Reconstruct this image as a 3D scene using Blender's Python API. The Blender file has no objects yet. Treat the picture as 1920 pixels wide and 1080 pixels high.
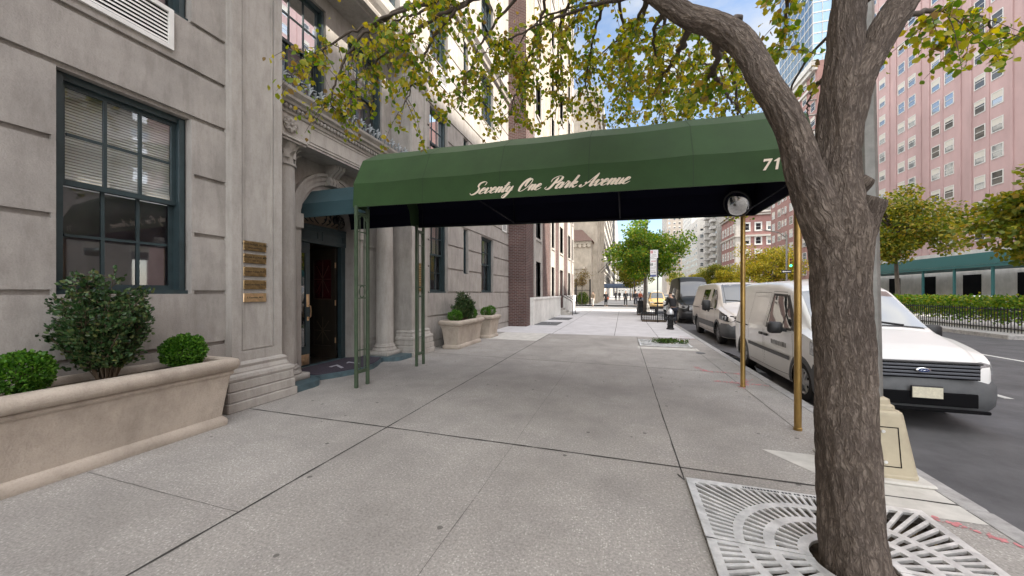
import bpy, bmesh, math, random
import numpy as np
from mathutils import Vector, Matrix
rad = math.radians
PI = math.pi
S = bpy.context.scene
COL = S.collection

# ------------------------------------------------------------------ camera
cam_d = bpy.data.cameras.new('camera')
cam = bpy.data.objects.new('camera', cam_d)
COL.objects.link(cam)
cam.location = (0, 0, 1.6)
cam.rotation_euler = (rad(90), 0, rad(17.3))
cam_d.sensor_width = 36.0
cam_d.lens = 667 / 1920 * 36
cam_d.shift_y = 8 / 1920
cam_d.clip_start = 0.05
cam_d.clip_end = 3000
S.camera = cam

# ------------------------------------------------------------------ sky and sun
SUN_EL, SUN_AZ = rad(40), rad(-10)          # azimuth from +X towards +Y
w = bpy.data.worlds.new('World'); S.world = w; w.use_nodes = True
nt = w.node_tree; nt.nodes.clear()
def N(t, tree=None, **kw):
    n = (tree or nt).nodes.new(t)
    for k, v in kw.items(): setattr(n, k, v)
    return n
wo = N('ShaderNodeOutputWorld'); bg = N('ShaderNodeBackground')
sky = N('ShaderNodeTexSky', sky_type='NISHITA', sun_disc=False)
sun_dir = Vector((math.cos(SUN_EL) * math.cos(SUN_AZ), math.cos(SUN_EL) * math.sin(SUN_AZ), math.sin(SUN_EL)))
sky.sun_elevation = SUN_EL; sky.sun_rotation = math.atan2(sun_dir.x, sun_dir.y)
sky.air_density = 1.0; sky.dust_density = 1.0; sky.ozone_density = 1.0
# broken cloud: bright white masses overhead and behind, a clear blue gap with thin cloud up the avenue
L = nt.links.new
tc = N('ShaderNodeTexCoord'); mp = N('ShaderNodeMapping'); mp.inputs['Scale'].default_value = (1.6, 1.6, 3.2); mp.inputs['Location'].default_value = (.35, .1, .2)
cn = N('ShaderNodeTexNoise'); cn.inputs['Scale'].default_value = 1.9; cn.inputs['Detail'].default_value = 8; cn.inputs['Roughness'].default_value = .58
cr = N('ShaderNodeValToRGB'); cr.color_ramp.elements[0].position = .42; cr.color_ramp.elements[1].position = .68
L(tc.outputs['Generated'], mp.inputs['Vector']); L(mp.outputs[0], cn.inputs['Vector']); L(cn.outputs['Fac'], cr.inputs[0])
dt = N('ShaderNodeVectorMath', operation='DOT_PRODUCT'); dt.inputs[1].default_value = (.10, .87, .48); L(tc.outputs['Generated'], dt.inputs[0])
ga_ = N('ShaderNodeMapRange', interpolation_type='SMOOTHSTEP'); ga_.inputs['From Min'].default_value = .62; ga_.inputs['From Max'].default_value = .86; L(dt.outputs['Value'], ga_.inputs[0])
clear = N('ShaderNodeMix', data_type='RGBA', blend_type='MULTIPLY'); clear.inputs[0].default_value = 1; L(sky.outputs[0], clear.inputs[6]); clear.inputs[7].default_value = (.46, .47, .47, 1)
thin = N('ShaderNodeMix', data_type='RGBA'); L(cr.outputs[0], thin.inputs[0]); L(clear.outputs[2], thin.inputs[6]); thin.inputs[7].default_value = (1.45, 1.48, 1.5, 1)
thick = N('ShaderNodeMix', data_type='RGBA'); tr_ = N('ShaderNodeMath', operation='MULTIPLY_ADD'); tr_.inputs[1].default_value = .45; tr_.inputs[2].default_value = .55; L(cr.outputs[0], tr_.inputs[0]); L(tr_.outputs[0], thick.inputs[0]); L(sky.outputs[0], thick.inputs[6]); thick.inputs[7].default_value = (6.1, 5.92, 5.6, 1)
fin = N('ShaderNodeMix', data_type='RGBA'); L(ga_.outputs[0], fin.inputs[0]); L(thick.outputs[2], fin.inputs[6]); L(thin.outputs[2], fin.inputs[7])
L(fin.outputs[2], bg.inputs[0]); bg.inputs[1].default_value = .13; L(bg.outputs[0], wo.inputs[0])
sl = bpy.data.lights.new('sun', 'SUN'); sl.energy = 2.3; sl.angle = rad(.5); sl.color = (1, .93, .82)
sun = bpy.data.objects.new('sun', sl); COL.objects.link(sun)
sun.rotation_euler = (-sun_dir).to_track_quat('-Z', 'Y').to_euler(); sun.location = (30, 0, 40)
S.view_settings.view_transform = 'Standard'; S.view_settings.look = 'None'
S.view_settings.exposure = 2.3; S.view_settings.gamma = 1
S.render.engine = 'CYCLES'
S.cycles.max_bounces = 8; S.cycles.diffuse_bounces = 4; S.cycles.transparent_max_bounces = 16

# ------------------------------------------------------------------ materials
MATS = {}
def lin(c): return tuple(((x / 255) / 12.92 if x <= 10 else ((x / 255 + .055) / 1.055) ** 2.4) for x in c)
def mat(name, col, rough=.6, metal=0., var=0., vs=4., bump=0., bs=60., stretch=(1, 1, 1), spec=.5, coat=0., sheen=0.):
    m = bpy.data.materials.new(name); m.use_nodes = True; t = m.node_tree; p = t.nodes['Principled BSDF']
    p.inputs['Roughness'].default_value = rough; p.inputs['Metallic'].default_value = metal
    p.inputs['Specular IOR Level'].default_value = spec
    if coat: p.inputs['Coat Weight'].default_value = coat; p.inputs['Coat Roughness'].default_value = .06
    if sheen: p.inputs['Sheen Weight'].default_value = sheen
    p.inputs['Base Color'].default_value = (*col, 1)
    co = t.nodes.new('ShaderNodeTexCoord'); mpn = t.nodes.new('ShaderNodeMapping'); mpn.inputs['Scale'].default_value = stretch
    t.links.new(co.outputs['Object'], mpn.inputs[0])
    if var:
        n = t.nodes.new('ShaderNodeTexNoise'); n.inputs['Scale'].default_value = vs; n.inputs['Detail'].default_value = 6; n.inputs['Roughness'].default_value = .65
        r = t.nodes.new('ShaderNodeValToRGB'); r.color_ramp.elements[0].position = .3; r.color_ramp.elements[1].position = .7
        r.color_ramp.elements[0].color = (*[c * (1 - var) for c in col], 1); r.color_ramp.elements[1].color = (*[min(1, c * (1 + var)) for c in col], 1)
        t.links.new(mpn.outputs[0], n.inputs[0]); t.links.new(n.outputs['Fac'], r.inputs[0]); t.links.new(r.outputs[0], p.inputs['Base Color'])
    if bump:
        n2 = t.nodes.new('ShaderNodeTexNoise'); n2.inputs['Scale'].default_value = bs; n2.inputs['Detail'].default_value = 5
        b = t.nodes.new('ShaderNodeBump'); b.inputs['Strength'].default_value = bump; b.inputs['Distance'].default_value = .02
        t.links.new(mpn.outputs[0], n2.inputs[0]); t.links.new(n2.outputs['Fac'], b.inputs['Height']); t.links.new(b.outputs[0], p.inputs['Normal'])
    MATS[name] = m
    return m
def stone(name, col, dirt=.22, stretch=(1.5, 1.5, .35), bump=.25):
    """limestone: broad blotches, vertical streaks of grime, fine pitting"""
    m = bpy.data.materials.new(name); m.use_nodes = True; t = m.node_tree; p = t.nodes['Principled BSDF']; k = t.links.new
    p.inputs['Roughness'].default_value = .85; p.inputs['Specular IOR Level'].default_value = .25
    co = t.nodes.new('ShaderNodeTexCoord'); mpn = t.nodes.new('ShaderNodeMapping'); mpn.inputs['Scale'].default_value = stretch
    k(co.outputs['Object'], mpn.inputs[0])
    a = N('ShaderNodeTexNoise', t); a.inputs['Scale'].default_value = 1.3; a.inputs['Detail'].default_value = 8; a.inputs['Roughness'].default_value = .7
    b = N('ShaderNodeTexNoise', t); b.inputs['Scale'].default_value = 5; b.inputs['Detail'].default_value = 6; b.inputs['Roughness'].default_value = .7
    c = N('ShaderNodeTexNoise', t); c.inputs['Scale'].default_value = 70; c.inputs['Detail'].default_value = 3
    k(mpn.outputs[0], b.inputs[0]); k(co.outputs['Object'], a.inputs[0]); k(co.outputs['Object'], c.inputs[0])
    r1 = N('ShaderNodeValToRGB', t); r1.color_ramp.elements[0].position = .35; r1.color_ramp.elements[1].position = .68
    r1.color_ramp.elements[0].color = (*[x * (1 - dirt) for x in col], 1); r1.color_ramp.elements[1].color = (*[x * 1.08 for x in col], 1)
    r2 = N('ShaderNodeValToRGB', t); r2.color_ramp.elements[0].position = .28; r2.color_ramp.elements[1].position = .55
    r2.color_ramp.elements[0].color = (.70, .69, .68, 1); r2.color_ramp.elements[1].color = (1, 1, 1, 1)
    r3 = N('ShaderNodeValToRGB', t); r3.color_ramp.elements[0].position = .25; r3.color_ramp.elements[1].position = .5
    r3.color_ramp.elements[0].color = (.86, .85, .84, 1); r3.color_ramp.elements[1].color = (1, 1, 1, 1)
    m1 = N('ShaderNodeMix', t, data_type='RGBA', blend_type='MULTIPLY'); m1.inputs[0].default_value = .8
    m2 = N('ShaderNodeMix', t, data_type='RGBA', blend_type='MULTIPLY'); m2.inputs[0].default_value = .8
    k(a.outputs['Fac'], r1.inputs[0]); k(b.outputs['Fac'], r2.inputs[0]); k(c.outputs['Fac'], r3.inputs[0])
    k(r1.outputs[0], m1.inputs[6]); k(r2.outputs[0], m1.inputs[7]); k(m1.outputs[2], m2.inputs[6]); k(r3.outputs[0], m2.inputs[7])
    k(m2.outputs[2], p.inputs['Base Color'])
    bu = N('ShaderNodeBump', t); bu.inputs['Strength'].default_value = bump; bu.inputs['Distance'].default_value = .01
    k(c.outputs['Fac'], bu.inputs['Height']); k(bu.outputs[0], p.inputs['Normal'])
    return m
def brick(name, c1, c2, mortar, axis='Y', sc=1.):
    m = bpy.data.materials.new(name); m.use_nodes = True; t = m.node_tree; p = t.nodes['Principled BSDF']; k = t.links.new
    p.inputs['Roughness'].default_value = .85; p.inputs['Specular IOR Level'].default_value = .2
    co = N('ShaderNodeTexCoord', t); sx = N('ShaderNodeSeparateXYZ', t); cx = N('ShaderNodeCombineXYZ', t); ad = N('ShaderNodeMath', t, operation='ADD')
    k(co.outputs['Object'], sx.inputs[0]); k(sx.outputs['X'], ad.inputs[0]); k(sx.outputs['Y'], ad.inputs[1]); k(ad.outputs[0], cx.inputs['X']); k(sx.outputs['Z'], cx.inputs['Y'])
    b = N('ShaderNodeTexBrick', t); b.inputs['Color1'].default_value = (*c1, 1); b.inputs['Color2'].default_value = (*c2, 1); b.inputs['Mortar'].default_value = (*mortar, 1)
    b.inputs['Scale'].default_value = sc; b.inputs['Mortar Size'].default_value = .009; b.inputs['Brick Width'].default_value = .215; b.inputs['Row Height'].default_value = .075
    k(cx.outputs[0], b.inputs['Vector'])
    n = N('ShaderNodeTexNoise', t); n.inputs['Scale'].default_value = 1.2; n.inputs['Detail'].default_value = 6; k(co.outputs['Object'], n.inputs[0])
    r = N('ShaderNodeValToRGB', t); r.color_ramp.elements[0].color = (.7, .7, .72, 1); r.color_ramp.elements[0].position = .3; r.color_ramp.elements[1].color = (1.1, 1.1, 1.1, 1); r.color_ramp.elements[1].position = .7
    mm = N('ShaderNodeMix', t, data_type='RGBA', blend_type='MULTIPLY'); mm.inputs[0].default_value = .9
    k(n.outputs['Fac'], r.inputs[0]); k(b.outputs['Color'], mm.inputs[6]); k(r.outputs[0], mm.inputs[7]); k(mm.outputs[2], p.inputs['Base Color'])
    bu = N('ShaderNodeBump', t); bu.inputs['Strength'].default_value = .5; bu.inputs['Distance'].default_value = .01; bu.invert = True
    k(b.outputs['Fac'], bu.inputs['Height']); k(bu.outputs[0], p.inputs['Normal'])
    return m
def glass(name, tint=(.88, .90, .90), refl=.05, rough=.02):
    m = bpy.data.materials.new(name); m.use_nodes = True; t = m.node_tree; t.nodes.remove(t.nodes['Principled BSDF']); k = t.links.new
    o = t.nodes['Material Output']; tr = N('ShaderNodeBsdfTransparent', t); tr.inputs[0].default_value = (*tint, 1)
    g = N('ShaderNodeBsdfGlossy', t); g.inputs['Roughness'].default_value = rough; g.inputs['Color'].default_value = (.95, .97, 1, 1)
    f = N('ShaderNodeFresnel', t); f.inputs['IOR'].default_value = 1.5
    a = N('ShaderNodeMath', t, operation='ADD'); a.inputs[1].default_value = refl; a.use_clamp = True
    x = N('ShaderNodeMixShader', t); k(f.outputs[0], a.inputs[0]); k(a.outputs[0], x.inputs[0]); k(tr.outputs[0], x.inputs[1]); k(g.outputs[0], x.inputs[2]); k(x.outputs[0], o.inputs['Surface'])
    return m
def leafmat(name, ramp, trans=.35, rough=.5):
    m = bpy.data.materials.new(name); m.use_nodes = True; t = m.node_tree; p = t.nodes['Principled BSDF']; k = t.links.new
    p.inputs['Roughness'].default_value = rough; p.inputs['Specular IOR Level'].default_value = .35
    ge = N('ShaderNodeNewGeometry', t); r = N('ShaderNodeValToRGB', t)
    els = r.color_ramp.elements
    while len(els) < len(ramp): els.new(.5)
    for e, (pos, c) in zip(els, ramp): e.position = pos; e.color = (*c, 1)
    k(ge.outputs['Random Per Island'], r.inputs[0]); k(r.outputs[0], p.inputs['Base Color'])
    tl = N('ShaderNodeBsdfTranslucent', t); hs = N('ShaderNodeHueSaturation', t); hs.inputs['Value'].default_value = 1.5; hs.inputs['Saturation'].default_value = 1.1
    k(r.outputs[0], hs.inputs['Color']); k(hs.outputs[0], tl.inputs[0])
    x = N('ShaderNodeMixShader', t); x.inputs[0].default_value = trans
    k(p.outputs[0], x.inputs[1]); k(tl.outputs[0], x.inputs[2]); k(x.outputs[0], t.nodes['Material Output'].inputs['Surface'])
    return m

STONE = stone('limestone', (.385, .357, .328)); STONE2 = stone('limestone_pale', (.42, .39, .356), .15)
CASTSTONE = stone('planter_cast_stone', (.46, .395, .33), .2, (1, 1, .6), .4)
TEAL = mat('window_paint_teal', (.025, .042, .047), .45, var=.25, vs=6)
TEALSTEP = mat('step_paint_teal', (.065, .105, .12), .5, var=.3, vs=5, bump=.1)
GREENCANVAS = mat('awning_canvas_green', (.024, .060, .016), .7, var=.14, vs=3, bump=.06, bs=260, spec=.3, sheen=.08)
SKYTINTCANVAS = mat('awning_canvas_sky_tint', (.018, .046, .054), .65, var=.15, vs=3, bump=.06, bs=260, spec=.3, sheen=.08)  # green cloth with the blue of reflected sky put into its colour
LINING = mat('awning_lining', (.006, .006, .017), .9, spec=.15)
GREENMETAL = mat('post_paint_green', (.052, .080, .045), .5, var=.25, vs=8)
BRASS = mat('brass_post', (.43, .285, .105), .42, 1., var=.3, vs=9, bump=.08, bs=90, stretch=(1, 1, .3))
BRASSP = mat('brass_plate', (.33, .23, .115), .42, 1., var=.35, vs=14)
BRASSL = mat('brass_polished', (.72, .50, .30), .3, 1., var=.2, vs=14)
INK = mat('engraved_ink', (.03, .022, .015), .6)
IRON = mat('iron_cresting_gray', (.30, .33, .35), .5, .3, var=.3, vs=20)
BLACKIRON = mat('black_iron', (.012, .012, .014), .5, .2, var=.3, vs=10)
WHITE = mat('white_paint', (.72, .71, .68), .5, var=.08, vs=5)
DARK = mat('dark_void', (.006, .006, .007), .9, spec=.1)
CREAM = mat('cream_ceiling_lobby_glow', (.55, .45, .33), .8)
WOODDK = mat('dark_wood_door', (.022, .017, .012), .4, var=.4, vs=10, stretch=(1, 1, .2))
REDGLASS = mat('red_stained_glass', (.035, .004, .006), .25)
BLIND = mat('window_blind', (.72, .71, .69), .8, var=.06, vs=2)
SCREEN = mat('window_screen_dark', (.15, .14, .165), .7, var=.15, vs=2)
GLASS = glass('window_glass'); GLASSD = glass('car_glass', (.16, .17, .17), .14)
MAT_RUBBER = mat('door_mat_fibre', (.055, .045, .062), .95, var=.3, vs=60, bump=.5, bs=300)
LETTER = mat('awning_lettering', (.80, .68, .56), .6)
MIRRORM = mat('mirror_silver', (.85, .87, .88), .03, 1.)
PLASTICBLK = mat('black_plastic', (.018, .018, .019), .5, var=.2, vs=10)
CHROME = mat('chrome', (.75, .76, .78), .12, 1.)
TYRE = mat('tyre_rubber', (.016, .015, .015), .85, var=.3, vs=15)
SOIL = mat('soil_leaf_litter', (.085, .060, .036), .95, var=.6, vs=22, bump=.8, bs=40)
STEEL = mat('galvanised_grate', (.68, .67, .65), .5, .5, var=.3, vs=7, bump=.1, bs=70)
GREYPOLE = mat('lamp_post_gray', (.20, .195, .18), .55, .3, var=.3, vs=7)
TANBASE = mat('lamp_base_tan', (.42, .365, .26), .55, var=.12, vs=5)

# ------------------------------------------------------------------ mesh helpers
class MB:
    def __init__(s): s.v = []; s.f = []; s.uv = None; s.mi = []; s.cm = 0
    def add(s, vs, fs):
        o = len(s.v); s.v += [tuple(map(float, v)) for v in vs]; s.f += [tuple(i + o for i in f) for f in fs]; s.mi += [s.cm] * len(fs); return s
    def box(s, x0, x1, y0, y1, z0, z1):
        return s.add([(x0, y0, z0), (x1, y0, z0), (x1, y1, z0), (x0, y1, z0), (x0, y0, z1), (x1, y0, z1), (x1, y1, z1), (x0, y1, z1)],
                     [(0, 3, 2, 1), (4, 5, 6, 7), (0, 1, 5, 4), (1, 2, 6, 5), (2, 3, 7, 6), (3, 0, 4, 7)])
    def cbox(s, x0, x1, y0, y1, z0, z1, b=.01):
        """box with chamfered vertical and top edges"""
        b = min(b, (x1 - x0) * .45, (y1 - y0) * .45, (z1 - z0) * .45)
        def ring(i, z): return [(x0 + i + b, y0 + i, z), (x1 - i - b, y0 + i, z), (x1 - i, y0 + i + b, z), (x1 - i, y1 - i - b, z), (x1 - i - b, y1 - i, z), (x0 + i + b, y1 - i, z), (x0 + i, y1 - i - b, z), (x0 + i, y0 + i + b, z)]
        return s.rings([ring(b * .7, z0), ring(0, z0 + b), ring(0, z1 - b), ring(b * .7, z1)])
    def rings(s, rs, cap=True, closed=True):
        n = len(rs[0]); o = len(s.v); s.v += [tuple(map(float, p)) for r in rs for p in r]; k = 0
        for i in range(len(rs) - 1):
            for j in range(n if closed else n - 1):
                a = o + i * n + j; b = o + i * n + (j + 1) % n; s.f.append((a, b, b + n, a + n)); k += 1
        if cap:
            s.f.append(tuple(o + j for j in reversed(range(n)))); s.f.append(tuple(o + (len(rs) - 1) * n + j for j in range(n))); k += 2
        s.mi += [s.cm] * k; return s
    def tube(s, path, r, n=8, cap=True):
        P = [Vector(p) for p in path]; R = r if hasattr(r, '__len__') else [r] * len(P); rs = []; nrm = None
        for i, p in enumerate(P):
            t = (P[min(i + 1, len(P) - 1)] - P[max(i - 1, 0)]).normalized()
            if nrm is None:
                nrm = t.cross(Vector((0, 0, 1)));
                if nrm.length < 1e-3: nrm = t.cross(Vector((1, 0, 0)))
            nrm = (nrm - t * nrm.dot(t)).normalized(); b = t.cross(nrm)
            rs.append([p + (nrm * math.cos(2 * PI * j / n) + b * math.sin(2 * PI * j / n)) * R[i] for j in range(n)])
        return s.rings(rs, cap)
    def bar(s, a, b, wx, wy=None):
        """rectangular bar between two points"""
        a, b = Vector(a), Vector(b); t = (b - a).normalized(); wy = wy or wx
        u = t.cross(Vector((0, 0, 1)));
        if u.length < 1e-3: u = Vector((1, 0, 0))
        u.normalize(); v = t.cross(u)
        r = [[p + u * (sx * wx / 2) + v * (sy * wy / 2) for sx, sy in ((-1, -1), (1, -1), (1, 1), (-1, 1))] for p in (a, b)]
        return s.rings(r)
    def lathe(s, prof, c, n=24, axis='Z'):
        rs = []
        for r, h in prof:
            ring = []
            for j in range(n):
                a = 2 * PI * j / n; x, y = r * math.cos(a), r * math.sin(a)
                ring.append((c[0] + x, c[1] + y, c[2] + h) if axis == 'Z' else (c[0] + h, c[1] + x, c[2] + y) if axis == 'X' else (c[0] + y, c[1] + h, c[2] + x))
            rs.append(ring)
        return s.rings(rs)
    def ext(s, poly, d0, d1, axis='Y'):
        """extrude a closed polygon along an axis: Y: poly=(x,z); Z: poly=(x,y); X: poly=(y,z)"""
        f = {'Y': lambda p, d: (p[0], d, p[1]), 'Z': lambda p, d: (p[0], p[1], d), 'X': lambda p, d: (d, p[0], p[1])}[axis]
        return s.rings([[f(p, d0) for p in poly], [f(p, d1) for p in poly]])
    def quad(s, a, b, c, d): return s.add([a, b, c, d], [(0, 1, 2, 3)])
    def build(s, name, m, parent=None, smooth=False, local=False, auto=None):
        me = bpy.data.meshes.new(name); off = Vector((0, 0, 0))
        if parent is not None and not local:
            q = parent
            while q is not None: off += q.location; q = q.parent
        me.from_pydata([(v[0] - off.x, v[1] - off.y, v[2] - off.z) for v in s.v], [], s.f)
        for mm in (m if isinstance(m, (list, tuple)) else [m]): me.materials.append(mm)
        if any(s.mi): me.polygons.foreach_set('material_index', s.mi)
        bm = bmesh.new(); bm.from_mesh(me)
        if name.endswith('wall'): bmesh.ops.remove_doubles(bm, verts=bm.verts, dist=1e-5)
        bmesh.ops.recalc_face_normals(bm, faces=bm.faces); bm.to_mesh(me); bm.free()
        if smooth:
            me.polygons.foreach_set('use_smooth', [True] * len(me.polygons))
            if auto is not None: me.set_sharp_from_angle(angle=rad(auto))
        o = bpy.data.objects.new(name, me); COL.objects.link(o)
        if parent is not None: o.parent = parent
        me.update(); return o
def tag(o, label=None, cat=None, group=None, kind=None):
    if label: o['label'] = label
    if cat: o['category'] = cat
    if group: o['group'] = group
    if kind: o['kind'] = kind
    return o
def thing(name, label, cat, loc=(0, 0, 0), group=None, rz=0.):
    o = bpy.data.objects.new(name, None); o.empty_display_size = .2; COL.objects.link(o); o.location = loc; o.rotation_euler = (0, 0, rz)
    return tag(o, label, cat, group)
def dup(root, loc, label, rz=None):
    def cp(o, par):
        c = o.copy(); COL.objects.link(c); c.parent = par
        for ch in list(o.children): cp(ch, c)
        return c
    r = cp(root, None); r.location = loc; r['label'] = label
    if rz is not None: r.rotation_euler = (0, 0, rz)
    return r
def struct(name, mb, m, **k): return tag(mb.build(name, m, **k), kind='structure')
def crom(pts, n=8):
    """Catmull-Rom through tuples of any dimension"""
    P = [np.array(p, float) for p in pts]; P = [2 * P[0] - P[1]] + P + [2 * P[-1] - P[-2]]; out = []
    for i in range(1, len(P) - 2):
        for k in range(n):
            t = k / n
            out.append(.5 * ((2 * P[i]) + (-P[i - 1] + P[i + 1]) * t + (2 * P[i - 1] - 5 * P[i] + 4 * P[i + 1] - P[i + 2]) * t * t + (-P[i - 1] + 3 * P[i] - 3 * P[i + 1] + P[i + 2]) * t ** 3))
    out.append(P[-2]); return out
def leafmesh(name, pts, size, m, parent=None, rng=None, droop=.5, wide=.4, dirs=None, local=False):
    """many leaf-shaped faces (two quads with a fold each) as one mesh"""
    rng = rng or np.random.default_rng(1); pts = np.asarray(pts, float); n = len(pts)
    d = rng.normal(size=(n, 3)) if dirs is None else np.asarray(dirs) + rng.normal(size=(n, 3)) * .5
    d[:, 2] -= droop; d /= np.linalg.norm(d, axis=1)[:, None] + 1e-9
    q = rng.normal(size=(n, 3)); sd = np.cross(d, q); sd /= np.linalg.norm(sd, axis=1)[:, None] + 1e-9
    up = np.cross(sd, d); sz = np.broadcast_to(np.asarray(size, float), (n,)) * rng.uniform(.7, 1.25, n)
    sh = [(0, 0, 0), (-wide * .85, .28, .10), (-wide * .9, .62, .12), (0, 1, -.05), (wide * .9, .62, .12), (wide * .85, .28, .10)]
    V = np.empty((n, 6, 3))
    for i, (a, b, c) in enumerate(sh): V[:, i] = pts + (sd * a + d * b + up * c) * sz[:, None]
    V = V.reshape(-1, 3)
    if parent is not None and not local:
        q = parent; off = Vector((0, 0, 0))
        while q is not None: off += q.location; q = q.parent
        V = V - np.array(off)
    base = (np.arange(n) * 6)[:, None]; F = np.concatenate([base + np.array([0, 1, 2, 3]), base + np.array([0, 3, 4, 5])], 1).reshape(-1)
    me = bpy.data.meshes.new(name); me.vertices.add(n * 6); me.vertices.foreach_set('co', V.reshape(-1))
    me.loops.add(len(F)); me.loops.foreach_set('vertex_index', F.astype(np.int32)); nf = n * 2
    me.polygons.add(nf); me.polygons.foreach_set('loop_start', np.arange(nf, dtype=np.int32) * 4)
    try: me.polygons.foreach_set('loop_total', np.full(nf, 4, np.int32))
    except Exception: pass
    me.materials.append(m); me.update(calc_edges=True); me.validate()
    o = bpy.data.objects.new(name, me); COL.objects.link(o)
    if parent is not None: o.parent = parent
    return o
def text_mesh(name, txt, size, m, parent, origin, right, up, extr=.001, align='CENTER', bold=0.):
    """writing as flat mesh letters lying in the plane (right, up) at a world point"""
    cu = bpy.data.curves.new(name, 'FONT'); cu.body = txt; cu.size = size; cu.extrude = extr; cu.align_x = align; cu.align_y = 'CENTER'; cu.offset = bold; cu.resolution_u = 3
    tmp = bpy.data.objects.new(name, cu); COL.objects.link(tmp); dg = bpy.context.evaluated_depsgraph_get(); dg.update()
    me = bpy.data.meshes.new_from_object(tmp.evaluated_get(dg)); bpy.data.objects.remove(tmp)
    r, u = Vector(right).normalized(), Vector(up).normalized(); nn = r.cross(u); o = Vector(origin)
    off = Vector((0, 0, 0)); q = parent
    while q is not None: off += q.location; q = q.parent
    me.transform(Matrix(((r.x, u.x, nn.x, o.x - off.x), (r.y, u.y, nn.y, o.y - off.y), (r.z, u.z, nn.z, o.z - off.z), (0, 0, 0, 1))))
    me.materials.clear(); me.materials.append(m); ob = bpy.data.objects.new(name, me); COL.objects.link(ob); ob.parent = parent
    return ob
# ------------------------------------------------------------------ wall with openings
def FX(X): return lambda u, v, d: (X - d, u, v)          # faces +X, u=y
def FNX(X): return lambda u, v, d: (X + d, u, v)         # faces -X
def FNY(Y): return lambda u, v, d: (u, Y + d, v)         # faces -Y, u=x
def wall(mb, fm, u0, u1, v0, v1, ops=(), depth=.25):
    us = sorted({u0, u1} | {c for o in ops for c in o[:2] if u0 < c < u1}); vs = sorted({v0, v1} | {c for o in ops for c in o[2:4] if v0 < c < v1})
    for i in range(len(us) - 1):
        for j in range(len(vs) - 1):
            cu, cv = (us[i] + us[i + 1]) / 2, (vs[j] + vs[j + 1]) / 2
            if any(o[0] < cu < o[1] and o[2] < cv < o[3] for o in ops): continue
            mb.quad(fm(us[i], vs[j], 0), fm(us[i + 1], vs[j], 0), fm(us[i + 1], vs[j + 1], 0), fm(us[i], vs[j + 1], 0))
    for a, b, c, d in (o[:4] for o in ops):
        e = depth
        for p, q in (((a, c), (a, d)), ((b, c), (b, d)), ((a, c), (b, c)), ((a, d), (b, d))):
            mb.quad(fm(*p, 0), fm(*q, 0), fm(*q, depth), fm(*p, depth))
    return mb
def fbox(mb, fm, u0, u1, v0, v1, d0, d1):
    """box between depth d0 and d1 behind a facade plane"""
    a, b = fm(u0, v0, d0), fm(u1, v1, d1)
    return mb.box(min(a[0], b[0]), max(a[0], b[0]), min(a[1], b[1]), max(a[1], b[1]), min(a[2], b[2]), max(a[2], b[2]))

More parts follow.
